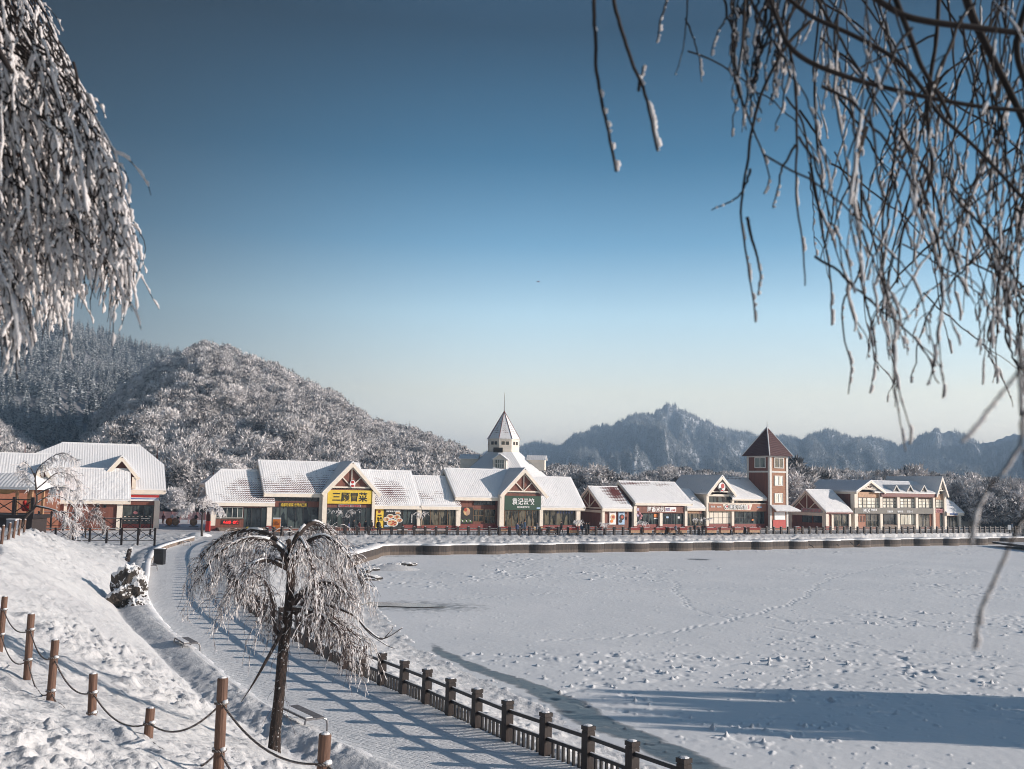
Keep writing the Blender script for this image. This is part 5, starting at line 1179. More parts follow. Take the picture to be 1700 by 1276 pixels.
P, g = mountH.scatter(38000, 1.02, .05, az0=R_(-9), az1=R_(29.5), seed=9); forest('mountain_conifers', 'conifer forest covering the blue mountain range', P, g.uniform(8, 15, len(P)), cf, g)
P, g = lowH.scatter(2300, 1.03, .0, az0=R_(-1), az1=R_(30), seed=10); forest('wood_behind_shops', 'frosted grey wood on the low rise behind the right-hand shops', P, g.uniform(6.5, 11, len(P)), cb, g)

# ---- haze: one closed box
a = bpy.data.materials.new('valley_haze'); a.use_nodes = True; n_ = a.node_tree; n_.nodes.clear(); o_ = n_.nodes.new('ShaderNodeOutputMaterial'); v_ = n_.nodes.new('ShaderNodeVolumePrincipled')
v_.inputs['Color'].default_value = (0.50, 0.72, 1.0, 1); v_.inputs['Density'].default_value = 0.00029; v_.inputs['Anisotropy'].default_value = 0.0
n_.links.new(v_.outputs[0], o_.inputs['Volume'])
hb = MB(); hb.box(-4200, 4200, -400, 5600, -9, 250); props(hb.build('haze', a), 'thin blue winter haze lying over the lake and valley', 'haze', kind='stuff')

# ---- countable trees behind the shops
def tree_proto(seed):
    g = np.random.default_rng(seed); V, T, at = broadleaf(seed + 100, 4200, 20); cm = proto_mesh('crown', (V, T, at), M['frost_crown'])
    mb = MB(); mb.tube([(0, 0, -.05), (.01, 0, .2), (0, .01, .45), (.01, 0, .7)], [.018, .014, .009, .004], 6)
    for i in range(7):
        a = i * .9; z = .22 + i * .06; mb.tube([(0, 0, z), (math.cos(a) * .12, math.sin(a) * .12, z + .1), (math.cos(a) * .2, math.sin(a) * .2, z + .22)], [.008, .005, .002], 4)
    tm = bpy.data.meshes.new('trunk'); tm.from_pydata(mb.v, [], mb.f); tm.materials.append(M['bark']); return tm, cm
protos = [tree_proto(i) for i in range(4)]
def mid_tree(px, Y, h, k, label):
    p = atY(px, 870, Y); root = thing('frosted_tree', (p.x, p.y, 0), label, 'tree', 'frosted trees behind the shops', random.uniform(0, 6.2)); root.scale = (h * random.uniform(.9, 1.15), h, h)
    for nm, me in (('trunk', protos[k][0]), ('crown', protos[k][1])):
        o = bpy.data.objects.new(nm, me); col.objects.link(o); o.parent = root
labs = [(285, 205, 6, 'small frosted tree in the gap between restaurant and shops'), (300, 222, 7, 'larger frosted tree in the gap left of the low hipped shop'),
        (985, 225, 12, 'white frosted tree rising left of the small half-bare gabled shop'), (1008, 235, 11.5, 'frosted tree above the half-bare shingle roof'), (965, 240, 12.5, 'frosted tree between the plain white roof and the half-bare one'),
        (1122, 245, 10, 'spreading frosted tree peeping over the ridge of the red-boarded shop'), (1222, 240, 11, 'pale frosted tree just left of the brick tower'), (1318, 215, 12.5, 'tall frosted tree against the right side of the brick tower'), (1335, 225, 11.5, 'frosted tree in the gap right of the tower'),
        (1325, 235, 15, 'tallest rounded frosted tree right of the tower'), (1360, 250, 12.5, 'frosted tree behind the ice cream shop gable'), (1390, 255, 13, 'frosted tree left above the long two storey shop roof'), (1425, 258, 13, 'frosted tree over the first gable of the two storey shop'),
        (1475, 255, 13, 'frosted tree over the dormers of the two storey shop'), (1522, 260, 14.5, 'taller bare-topped tree behind the two storey shop ridge'), (1600, 240, 12, 'frosted tree right behind the small end shop'), (1622, 232, 10, 'low frosted tree right of the small end shop'),
        (1645, 238, 11, 'frosted tree above the far promenade fence'), (1665, 228, 9, 'bushy frosted tree near the end of the promenade'), (1690, 232, 11, 'rightmost frosted tree at the frame edge')]
for i, (x, Y, h, lb) in enumerate(labs): mid_tree(x, Y, h, i % 4, lb)
# off-frame trees on the knoll to the right whose long shade falls across the ice
for i, (x, y, h) in enumerate(((40, 49.0, 9.5), (43, 47.4, 11), (40, 45.9, 10), (45, 44.3, 11.5), (41, 42.9, 10.5), (44, 41.4, 11), (39, 40.3, 9))):
    root = thing('lakeside_tree', (x, y, gz(x, y) - .2), 'tree', 'tree', None); root.scale = (h * .26, h * .26, h); root['label'] = ('first', 'second', 'third', 'fourth', 'fifth', 'sixth', 'last')[i] + ' frosted tree from the back in the off-view row by the lake'
    for nm, me in (('trunk', protos[i % 4][0]), ('crown', protos[i % 4][1])):
        o = bpy.data.objects.new(nm, me); col.objects.link(o); o.parent = root
# ------------------------------------------------------------------ frosted weeping trees
def nrm(a): return a / (np.linalg.norm(a, axis=-1, keepdims=True) + 1e-9)
def strands(P0, D0, L, K, g, grav=.35, wob=.18):
    N = len(P0); P = np.zeros((N, K, 3)); P[:, 0] = P0; d = nrm(D0); st = (L / (K - 1))[:, None]
    for i in range(1, K):
        d = nrm(d + np.array([0, 0, -1.0]) * grav + g.normal(size=(N, 3)) * wob); P[:, i] = P[:, i - 1] + d * st
    return P
def twiglets(P, per, g, l0, l1, K=5, grav=.25):
    N, Kk, _ = P.shape; i = g.integers(1, Kk - 1, N * per); n = np.repeat(np.arange(N), per); a = P[n, i]; d = nrm(P[n, i + 1] - P[n, i - 1]) + nrm(g.normal(size=(len(n), 3))) * .8
    return strands(a, d, g.uniform(l0, l1, len(n)), K, g, grav, .15)
def frostify(P, r, g, cover=.75, lump=.6, off=.6, seed=0):
    """rime clinging along the upper and sunny side of every twig"""
    N, K, _ = P.shape; n = g.random((N, K)); n = (n + np.roll(n, 1, 1)) / 2
    R = r * (1 + lump * (g.random((N, K)) - .4) * 2); R = np.where(n < 1 - cover, r * .15, R); R[:, -1] *= .55; R = np.maximum(R, r * .1)
    o = np.array([sd.x, sd.y, .6]); o = o / np.linalg.norm(o)
    return P + o[None, None] * (R * off)[..., None], R
def resamp(P, K):
    N, k0, _ = P.shape; t = np.linspace(0, k0 - 1, K); i = np.minimum(t.astype(int), k0 - 2); f = (t - i)[None, :, None]
    return P[:, i] * (1 - f) + P[:, i + 1] * f
def limb_points(limbs, n, g, tmin=.25, wts=None):
    out = []; dr = []; L = [sum((Vector(b) - Vector(a)).length for a, b in zip(l, l[1:])) for l, _ in limbs]; w_ = np.array(L) * (np.array(wts) if wts is not None else 1); w_ = w_ / w_.sum()
    for k in g.choice(len(limbs), n, p=w_):
        l = limbs[k][0]; t = (tmin + (1 - tmin) * g.random()) * (len(l) - 1); i = min(int(t), len(l) - 2); a, b = np.array(l[i]), np.array(l[i + 1]); out.append(a + (b - a) * (t - i)); dr.append(nrm(b - a))
    return np.array(out), np.array(dr)
def smooth_pl(pts, m=5):
    pts = [Vector(p) for p in pts]; out = []
    for i in range(len(pts) - 1):
        p0 = pts[max(i - 1, 0)]; p1 = pts[i]; p2 = pts[i + 1]; p3 = pts[min(i + 2, len(pts) - 1)]
        for k in range(m):
            t = k / m; out.append(0.5 * ((2 * p1) + (-p0 + p2) * t + (2 * p0 - 5 * p1 + 4 * p2 - p3) * t * t + (-p0 + 3 * p1 - 3 * p2 + p3) * t ** 3))
    out.append(pts[-1]); return out
def build_limbs(root, limbs, name='limb', m='bark_snowy', cap=True, n=7, capr=.7):
    for l, r in limbs:
        rr = np.interp(np.linspace(0, 1, len(l)), np.linspace(0, 1, len(r)), r); mb = MB(); mb.tube(l, list(rr), n); mb.build(name, M[m], root, True)
    if cap:
        mb = MB(); q = random.Random(5)
        for l, r in limbs:
            rr = np.interp(np.linspace(0, 1, len(l)), np.linspace(0, 1, len(r)), r)
            run = []
            for i, p in enumerate(l):
                d = (Vector(l[min(i + 1, len(l) - 1)]) - Vector(l[max(i - 1, 0)])).normalized()
                if abs(d.z) < .86 and q.random() > .08: run.append((Vector(p) + Vector((0, 0, rr[i] * .75 + .006)), rr[i] * capr * q.uniform(.7, 1.25) + .006))
                else:
                    if len(run) > 2: mb.tube([a for a, _ in run], [b for _, b in run], 6)
                    run = []
            if len(run) > 2: mb.tube([a for a, _ in run], [b for _, b in run], 6)
        mb.build('snow_on_limbs', M['snowcap'], root, True)
def twig_mesh(root, sets, name, m, n=3):
    V, Q = join_np([tubes_np(P, R, n) for P, R in sets]); return mesh_np(name, V, Q, M[m], root, smooth=(n > 3))

def main_tree():
    g = np.random.default_rng(5); Y0 = 25.6; b = atY(456, 1232, Y0); root = thing('weeping_tree', (b.x, b.y, gz(b.x, b.y)), 'frosted weeping tree with a dark leaning trunk standing between rope fence and path', 'tree')
    W = lambda x, y, dy=0.0: tuple(atY(x, y, Y0 + dy))
    trunk = smooth_pl([tuple(b - Vector((0, 0, .4))), W(457, 1215), W(464, 1150), W(470, 1080), W(478, 1020), W(483, 960), W(484, 920), W(478, 895)], 5)
    limbs = [(trunk, [.18, .145, .135, .135, .12, .11, .09, .06])]
    def L(pts, r): limbs.append((smooth_pl([W(*p) for p in pts], 5), r))
    L([(484, 962, 0), (468, 915, -.2), (440, 896, -.4), (400, 897, -.6), (358, 922, -.8), (330, 962, -.9)], [.07, .055, .04, .025, .012])
    L([(480, 925), (455, 893, .2), (420, 880, .5), (380, 888, .8), (345, 912, 1.0), (322, 950, 1.1)], [.06, .05, .035, .02, .01])
    L([(482, 930), (492, 893, .2), (518, 868, .4), (545, 882, .6), (562, 925, .8), (572, 975, .9)], [.065, .055, .045, .025, .01])
    L([(484, 940), (505, 905, -.3), (540, 890, -.5), (580, 925, -.7), (602, 975, -.8)], [.06, .05, .035, .018, .01])
    L([(486, 1000), (500, 985, -.1), (525, 970, -.2), (550, 968, -.3), (575, 985, -.4)], [.09, .07, .05, .035, .02])
    L([(488, 1020), (505, 1000, .1), (515, 985, .2), (528, 1000, .2), (560, 1030, .1), (600, 1062, 0)], [.06, .045, .035, .022, .01])
    L([(480, 945), (440, 930, -.6), (405, 948, -1.1), (375, 1000, -1.4)], [.05, .04, .025, .01])
    L([(480, 935), (450, 925, .6), (415, 915, 1.3), (375, 930, 1.8), (350, 970, 2.0)], [.05, .04, .03, .018, .008])
    L([(486, 1010), (505, 1012, -.3), (535, 1022, -.5), (565, 1045, -.6), (585, 1075, -.6)], [.045, .035, .025, .016, .008])
    L([(484, 950), (500, 930, .7), (530, 925, 1.4), (560, 950, 1.9), (585, 1000, 2.1)], [.05, .04, .03, .018, .008])
    L([(484, 940), (490, 905, -.5), (500, 895, -1.1), (515, 930, -1.7), (525, 990, -2.0)], [.05, .04, .03, .018, .008])
    L([(470, 1060), (455, 1040, -.1), (452, 1000, -.3), (440, 965, -.6), (420, 950, -.9)], [.05, .04, .03, .02, .01])
    L([(476, 1030), (462, 1060, -.2), (440, 1100, -.3), (420, 1135, -.3), (400, 1165, -.3)], [.045, .035, .03, .018, .008])
    L([(500, 990), (540, 1003, -.2), (585, 1020, -.3), (610, 1045, -.4), (635, 1060, -.4), (668, 1042, -.4)], [.03, .025, .018, .014, .008]); bare1 = len(limbs) - 1
    L([(590, 1022, -.3), (612, 1050, -.4), (640, 1070, -.4), (655, 1076, -.4)], [.014, .011, .008, .005])
    L([(606, 1042, -.4), (630, 1062, -.4), (648, 1048, -.4), (652, 1040, -.4)], [.012, .010, .007, .005]); bare = (0, 13, len(limbs) - 3, len(limbs) - 2, len(limbs) - 1)
    limbs = limbs[:1] + [(l, [q * 1.3 for q in r]) for l, r in limbs[1:]]
    build_limbs(root, limbs[:1], 'trunk', 'bark_snowy', False, 12); build_limbs(root, limbs[1:], 'limb', 'bark', True, 7, .62)
    use = [l for i, l in enumerate(limbs) if i not in bare]; c0 = np.array(W(484, 960))
    P0, d0 = limb_points(use, 800, g, .18); out = P0 - c0; out[:, 2] = 0; D = nrm(out) * .9 + d0 * .6 + g.normal(size=P0.shape) * .55 + [0, 0, .35]
    ln = g.uniform(.45, 1.35, len(P0)) * (1.25 - .35 * np.minimum(np.linalg.norm(out[:, :2], axis=1) / 2.5, 1)); S = strands(P0, D, ln, 14, g, .30, .16)
    T = twiglets(S, 5, g, .08, .32, 5, .25)
    # short dense brown shoots low on the crown
    P1, d1 = limb_points([limbs[6], limbs[5], limbs[5], limbs[9], limbs[9], limbs[12]], 260, g, .2); S1 = strands(P1, g.normal(size=P1.shape) + [0.3, 0, -.2], g.uniform(.4, 1.15, 260), 12, g, .45, .2); T1 = twiglets(S1, 4, g, .1, .35)
    P2, d2 = limb_points(limbs[:1], 130, g, .12); S2 = strands(P2, g.normal(size=P2.shape) + [0, 0, -.2], g.uniform(.2, .9, 130), 12, g, .35, .2)
    rt = lambda P, a, b_: np.linspace(a, b_, P.shape[1])[None, :].repeat(len(P), 0)
    twig_mesh(root, [(S, rt(S, .0085, .003)), (T, rt(T, .0045, .002)), (S1, rt(S1, .008, .003)), (T1, rt(T1, .0045, .002)), (S2, rt(S2, .007, .003))], 'twigs', 'twig')
    F1 = frostify(resamp(S, 20), .0078, g, .52); F2 = frostify(T, .0056, g, .52); F3 = frostify(S1, .0060, g, .25); F4 = frostify(T1, .0045, g, .22)
    twig_mesh(root, [F1, F2, F3, F4], 'rime', 'rime', 4)
    P3 = g.integers(0, len(S), 260); idx = g.integers(5, 14, 260); C = S[P3, np.minimum(idx, 13)]; mb = MB()
    for i, c in enumerate(C[:170]): r = g.uniform(.018, .05); mb.ball(tuple(c), r * .7, r * .7, r * 1.3, 6, 4, .25, i)
    mb.build('snow_clots', M['snowcap'], root, True)
main_tree()

def small_tree(name, label, base, trunk, limbs, nst, ln, sc=1.0, seed=1, group=None, frost=.8, fr=.018, up=.2):
    g = np.random.default_rng(seed); root = thing(name, base, label, 'tree', group); L = [(smooth_pl(t, 4), r) for t, r in [trunk] + limbs]
    build_limbs(root, L[:1], 'trunk', 'bark', False, 8); build_limbs(root, L[1:], 'limb', 'bark', True, 5, .6)
    P0, d0 = limb_points(L[1:], nst, g, .25); c0 = np.array(L[0][0][-1]); out = P0 - c0; out[:, 2] = 0
    S = strands(P0, nrm(out) * .8 + d0 * .7 + g.normal(size=P0.shape) * .6 + [0, 0, up], g.uniform(ln * .4, ln, len(P0)), 8, g, .25, .2); T = twiglets(S, 4, g, ln * .15, ln * .4, 4)
    rt = lambda P, a, b_: np.linspace(a, b_, P.shape[1])[None, :].repeat(len(P), 0)
    twig_mesh(root, [(S, rt(S, fr * .7, fr * .3)), (T, rt(T, fr * .4, fr * .2))], 'twigs', 'twig'); twig_mesh(root, [frostify(S, fr, g, frost), frostify(T, fr * .8, g, frost)], 'rime', 'rime', 3)
    return root
def px_tree(name, label, Y, base, tr, lbs, nst, ln, seed, group=None, frost=.8, fr=.018):
    b = atY(*base, Y); W = lambda p: tuple(atY(p[0], p[1], Y + (p[2] if len(p) > 2 else 0)))
    return small_tree(name, label, tuple(b), ([W(p) for p in tr[0]], tr[1]), [([W(p) for p in l], r) for l, r in lbs], nst, ln, 1, seed, group, frost, fr)
px_tree('frosted_tree', 'white frosted tree with a bent trunk in front of the left restaurant', 70, (27, 890), ([(27, 893), (40, 862), (55, 845), (61, 832), (59, 800), (57, 785)], [.13, .11, .10, .08, .05, .03]),
        [([(60, 836), (80, 824, .5), (105, 826, 1), (125, 845, 1.3)], [.06, .04, .02]), ([(60, 840), (90, 847, -.5), (112, 860, -.8), (125, 880, -1)], [.07, .05, .02]), ([(60, 812), (75, 800, .3), (95, 785, 1), (120, 790, 1.5), (135, 815, 2)], [.06, .04, .015]),
         ([(58, 800), (62, 780, -.3), (80, 762, -.8), (105, 752, -1), (128, 765, -1.4)], [.05, .03, .012]), ([(58, 792), (50, 775), (42, 768), (36, 772)], [.04, .02, .01]), ([(59, 806), (45, 792, .5), (38, 780, .8)], [.03, .02, .01]), ([(60, 822), (85, 810, -1), (115, 812, -1.6), (138, 835, -2)], [.05, .03, .01]),
         ([(66, 786), (88, 778, .6), (112, 778, 1.0), (130, 800, 1.3)], [.03, .02, .01])], 330, 1.1, 3, None, .75, .018)
px_tree('frosted_bush', 'low brown frosted bush against the cross-braced fence at the left', 92, (142, 892), ([(142, 893), (142, 885), (141, 875)], [.06, .05, .04]),
        [([(142, 885), (128, 862), (118, 858), (112, 870)], [.03, .02]), ([(142, 882), (140, 858, .6), (130, 846, 1)], [.03, .015]), ([(142, 882), (155, 856, -.5), (165, 862, -.6), (170, 876)], [.03, .015]), ([(142, 884), (130, 872, -.8), (120, 884, -1)], [.02, .01]), ([(142, 880), (150, 850, .2), (158, 845)], [.03, .01])], 330, 1.3, 4, None, .35, .013)
px_tree('frosted_tree', 'small round frosted tree with a dark trunk before the low hipped shop', 131, (335, 888), ([(335, 890), (335, 872), (336, 858), (337, 850)], [.16, .13, .12, .09]),
        [([(336, 856), (322, 843, .5), (308, 842, 1), (300, 852, 1.2)], [.07, .04, .02]), ([(337, 852), (345, 838, .5), (358, 836, 1), (368, 850, 1)], [.07, .04, .02]), ([(337, 852), (336, 838, -.6), (335, 826, -.8), (342, 822, -1)], [.06, .03, .01]), ([(336, 852), (326, 836, -1), (318, 838, -1.6), (312, 850, -2)], [.05, .03, .01]), ([(337, 850), (350, 842, -1.5), (362, 846, -2.4)], [.05, .03, .01]), ([(337, 850), (338, 835, 1.5), (345, 830, 2.2), (352, 838, 2.6)], [.05, .03, .01])], 260, 1.3, 6, None, .85, .030)
mb = MB(); p = atZ(335, 889, 0); mb.ball((p.x, p.y - 1.0, -.05), 1.6, 1.3, .55, 14, 6, .12, 3); props(mb.build('snow_mound', M['snowcap'], None, True, loc=(p.x, p.y - 1, 0)), 'heaped snow around the foot of the small round frosted tree', 'snow heap')
for i, (px_, Y, h, hw_, lb) in enumerate(((570, 150, 4.6, 24, 'bare frosted sapling in front of the yellow signed shop'), (697.5, 153, 4.4, 10, 'thin snow-wrapped sapling before the cream column right of the food poster'),
        (1165, 168, 3.8, 14, 'thin sapling before the narrow low shop bay'), (1066, 163, 3.0, 7, 'sapling hung with frost beside the red-boarded shop'), (959, 158, 3.2, 6, 'spindly sapling before the column of the plain white roofed shop'), (1002, 160, 2.6, 5, 'short sapling by the two menu posters'))):
    b = atY(px_, 880, Y); s_ = FOC / Y; H = h * s_ * .0 + h
    tr = [(b.x, b.y, 0), (b.x, b.y, h * .3), (b.x + .05, b.y, h * .5)]
    lbs = [([(b.x, b.y, h * .45), (b.x + hw_ / s_ * .5 * math.cos(a), b.y + .8 * math.sin(a), h * .7), (b.x + hw_ / s_ * math.cos(a), b.y + 1.4 * math.sin(a), h * .72)], [.035, .02, .01]) for a in np.linspace(0, 5.6, 6)]
    small_tree('sapling', lb, (b.x, b.y, 0), (tr, [.07, .06, .05]), lbs, 45, .8, 1, 20 + i, 'saplings along the promenade', .7, .022)

# ------------------------------------------------------------------ overhanging foreground trees
def bez(A, B, C, K):
    t = np.linspace(0, 1, K)[None, :, None]; return A[:, None] * (1 - t) ** 2 + 2 * B[:, None] * t * (1 - t) + C[:, None] * t * t
def at_np(x, y, Y):
    return np.array([tuple(atY(a, b, c)) for a, b, c in zip(x, y, Y)])
def wobble(P, g, amp):
    N, K, _ = P.shape; n = g.normal(size=(N, K, 3)); n = np.cumsum(n, 1); n -= n[:, :1]; n -= (n[:, -1:] * np.linspace(0, 1, K)[None, :, None]) * .7; return P + n * amp
def left_overhang():
    g = np.random.default_rng(21); N = 6000
    by = np.array([-400, 0, 40, 90, 150, 210, 270, 330, 390, 450, 510, 600]); bx = np.array([30, 62, 80, 112, 150, 180, 194, 206, 227, 228, 215, 190])
    xe = g.uniform(-60, 226, N); lim = np.interp(xe, [-40, 0, 40, 70, 110, 140, 175, 200, 218, 230], [590, 575, 592, 555, 525, 470, 480, 512, 500, 400])
    top = np.interp(xe, [-40, 60, 110, 150, 195, 228], [20, 40, 110, 180, 280, 385]); ye = top + (lim - top) * g.random(N) ** .62
    x0 = xe - g.uniform(40, 260, N); y0 = ye - g.uniform(120, 430, N); Yd = g.uniform(3.4, 6.4, N)
    xc = xe - g.uniform(-6, 60, N); yc = y0 + (ye - y0) * g.uniform(.05, .55, N)
    t_ = np.linspace(0, 1, 16)[None]; bxp = x0[:, None] * (1 - t_) ** 2 + 2 * xc[:, None] * t_ * (1 - t_) + xe[:, None] * t_ ** 2; byp = y0[:, None] * (1 - t_) ** 2 + 2 * yc[:, None] * t_ * (1 - t_) + ye[:, None] * t_ ** 2
    ok = np.where((bxp <= np.interp(byp, by, bx) + 5).all(1))[0][:560]; N = len(ok); xe, ye, x0, y0, xc, yc, Yd = (q[ok] for q in (xe, ye, x0, y0, xc, yc, Yd))
    P = wobble(bez(at_np(x0, y0, Yd + .25), at_np(xc, yc, Yd + .1), at_np(xe, ye, Yd), 22), g, .0045)
    tw = twiglets(P[:, 5:], 9, g, .06, .26, 7, .35)
    a = atY(-330, 700, 3.4); root = thing('overhanging_tree', (a.x, a.y, gz(a.x, a.y)), 'frost-laden weeping tree whose hanging boughs fill the upper left corner', 'tree')
    tk = smooth_pl([(a.x, a.y, gz(a.x, a.y) - .3), (a.x + .05, a.y, 7.6), (a.x + .1, a.y, 9.4), (a.x + .5, a.y, 10.4), (a.x + 1.2, a.y, 10.7)], 5)
    lm = [(tk, [.17, .14, .12, .08, .05])]
    for (x0_, y0_, x1_, y1_, x2_, y2_) in ((-330, -350, -150, -330, 40, -60), (-330, -250, -160, -150, 20, 120), (-330, -100, -200, 20, -20, 200), (-330, -300, -200, -380, -60, -120), (-330, -150, -220, -60, -60, 60)):
        lm.append((smooth_pl([tuple(atY(x0_, y0_, 3.4)), tuple(atY(x1_, y1_, 3.2)), tuple(atY(x2_, y2_, 3.0))], 6), [.05, .03, .008]))
    build_limbs(root, lm[:1], 'trunk', 'bark', False, 10); build_limbs(root, lm[1:], 'limb', 'darktwig', True, 7, .6)
    rt = lambda P, a_, b_: np.linspace(a_, b_, P.shape[1])[None, :].repeat(len(P), 0)
    twig_mesh(root, [(P, rt(P, .0062, .0022)), (tw, rt(tw, .0030, .0014))], 'twigs', 'darktwig', 5)
    k = np.interp(ye, [60, 300, 560], [.05, .36, .78]); F = resamp(P, 60); n = g.random((N, 60)); n = (n + np.roll(n, 1, 1) + np.roll(n, 2, 1)) / 3; along = np.linspace(0, 1, 60)[None]
    R = .0056 * (.40 + 1.0 * along) * (1 + .8 * (g.random((N, 60)) - .45)) * g.uniform(.6, 1.25, (N, 1)); R = np.where(n < (.70 - k[:, None] * .45) * (1.25 - .65 * along), .0006, R); R[:, -1] *= .6
    o = np.array([.75, -.1, .65]); F = F + o * (R * .7)[..., None]
    F2 = frostify(resamp(tw[g.random(len(tw)) < .62], 14), .0040, g, .62, .9)
    twig_mesh(root, [(F, R), F2], 'rime', 'rime', 6)
    lv = MB()
    for i in range(26):
        j = g.integers(0, N); c = Vector(P[j, g.integers(12, 21)]); d = Vector((g.uniform(-.2, .2), g.uniform(-.2, .2), -1)).normalized(); s_ = d.cross(Vector((.3, 1, 0))).normalized(); L_ = g.uniform(.03, .07)
        lv.poly([c, c + d * L_ * .4 + s_ * .007, c + d * L_, c + d * L_ * .4 - s_ * .007])
    lv.build('withered_leaves', M['leaf'], root)
M['leaf'] = simple('withered_brown_leaf', (0.09, 0.04, 0.025), .7, .3, 20)
left_overhang()
def right_overhang():
    g = np.random.default_rng(33); a = atY(2150, 700, 3.2); root = thing('overhanging_tree', (a.x, a.y, gz(a.x, a.y)), 'tree of thin dark dangling branches tipped with frost across the upper right', 'tree')
    big = []; D3 = lambda pts, Y, r: big.append((smooth_pl([tuple(atY(x, y, Y)) for x, y in pts], 6), r))
    tk = smooth_pl([(a.x, a.y, gz(a.x, a.y) - .3), (a.x, a.y, 8.0), (a.x - .1, a.y, 9.6), (a.x - .5, a.y, 10.6)], 5); build_limbs(root, [(tk, [.16, .13, .11, .07])], 'trunk', 'bark', False, 10)
    D3([(2100, -320), (1950, -300), (1750, -240), (1600, -190), (1500, -150), (1380, -140), (1270, -170), (1100, -150), (980, -120)], 3.0, [.05, .035, .02, .012, .006])
    D3([(1590, -60), (1612, 20), (1650, 100), (1690, 180), (1740, 300)], 2.6, [.016, .014, .012, .010])
    D3([(1265, -40), (1290, 30), (1308, 72), (1340, 100), (1400, 125), (1470, 145), (1560, 165), (1640, 178), (1740, 186)], 2.5, [.007, .009, .008, .007])
    D3([(1290, -20), (1345, 25), (1420, 60), (1490, 100), (1530, 145), (1560, 190), (1620, 245), (1700, 330)], 2.6, [.008, .008, .007, .006])
    D3([(1430, -20), (1490, 20), (1540, 35), (1625, 46), (1740, 60)], 2.4, [.010, .011, .009])
    D3([(1480, -20), (1515, 70), (1530, 110), (1560, 160), (1580, 200)], 2.4, [.010, .008, .006])
    D3([(1345, 35), (1310, 70), (1280, 120), (1260, 165)], 2.7, [.007, .006, .005])
    D3([(1730, -60), (1690, 60), (1700, 130), (1740, 200)], 2.4, [.012, .010, .008])
    D3([(1560, -40), (1555, 60), (1545, 130), (1540, 200), (1545, 300), (1500, 380), (1490, 470)], 2.7, [.008, .006, .004])
    big = [(l, [q * .8 for q in r]) for l, r in big]; build_limbs(root, big, 'limb', 'darktwig', False, 7)
    tr = [([(985, -40), (985, 40), (987, 110), (1000, 170), (1014, 230), (1024, 282)], 2.5), ([(1012, -40), (1030, 40), (1048, 95), (1070, 150), (1082, 200), (1092, 250)], 2.5), ([(1112, -40), (1104, 10), (1098, 40), (1090, 68)], 2.6), ([(1142, -40), (1140, 20), (1134, 70), (1120, 124)], 2.8),
          ([(1138, 30), (1150, 60), (1160, 95), (1165, 136)], 2.9), ([(1220, -30), (1218, 60), (1216, 110), (1232, 170), (1240, 215)], 2.7), ([(1235, -30), (1232, 70), (1225, 130), (1238, 180), (1262, 240), (1278, 290), (1270, 320)], 2.7), ([(1215, 20), (1192, 50), (1180, 92)], 2.6),
          ([(1310, 75), (1318, 120), (1322, 180), (1322, 240), (1322, 330), (1330, 400), (1336, 475)], 2.7), ([(1245, 280), (1228, 325), (1205, 340), (1182, 350)], 2.7), ([(1305, 160), (1330, 200), (1345, 260), (1352, 330), (1380, 400), (1410, 475)], 2.8), ([(1320, 240), (1300, 280), (1283, 345)], 2.7),
          ([(1345, 270), (1362, 380), (1375, 430), (1382, 540)], 2.8), ([(1440, 210), (1420, 290), (1395, 345), (1380, 400)], 2.9), ([(1430, 290), (1428, 380), (1425, 450), (1400, 500), (1403, 560), (1412, 600), (1408, 655)], 2.9), ([(1425, 450), (1440, 500), (1455, 580), (1442, 652)], 2.9),
          ([(1262, 160), (1248, 220), (1243, 270), (1233, 340), (1238, 400), (1248, 470), (1255, 535)], 2.7), ([(1240, 360), (1256, 420), (1262, 460), (1258, 490)], 2.7), ([(1060, 150), (1070, 110)], 2.5)]
    m = []
    for pts, Y in tr:
        q = np.array([tuple(p) for p in smooth_pl([tuple(atY(x, y, Y)) for x, y in pts], 6)]); d = np.r_[0, np.cumsum(np.linalg.norm(np.diff(q, axis=0), axis=1))]; s_ = np.linspace(0, d[-1], 26); m.append(np.stack([np.interp(s_, d, q[:, i]) for i in range(3)], 1))
    P = np.array(m); N = 135
    xe = 1345 + 445 * g.random(N) ** .8; lim = np.interp(xe, [1345, 1400, 1440, 1500, 1540, 1600, 1640, 1700, 1790], [420, 600, 600, 705, 680, 600, 610, 710, 800]); ye = 120 + (lim - 120) * g.random(N) ** .6
    x0 = xe + g.normal(0, 130, N); y0 = ye - g.uniform(140, 520, N); Yd = g.uniform(2.2, 3.9, N)
    Q = wobble(bez(at_np(x0, y0, Yd), at_np(xe + g.uniform(-75, 75, N), (y0 + ye) / 2 - 10, Yd), at_np(xe, ye, Yd), 26), g, .0030)
    N2 = 34; xe = g.uniform(1210, 1300, N2); ye = g.uniform(60, 230, N2); Q2 = wobble(bez(at_np(xe + g.uniform(-20, 60, N2), ye - g.uniform(150, 260, N2), xe * 0 + 2.8), at_np(xe, ye - 90, xe * 0 + 2.8), at_np(xe, ye, xe * 0 + 2.8), 26), g, .004)
    A = np.concatenate([wobble(P, g, .0012), Q, Q2]); tw = twiglets(Q[:, 6:], 2, g, .06, .22, 10, .22)
    # nearer, softer strands at the far right edge
    nr = []
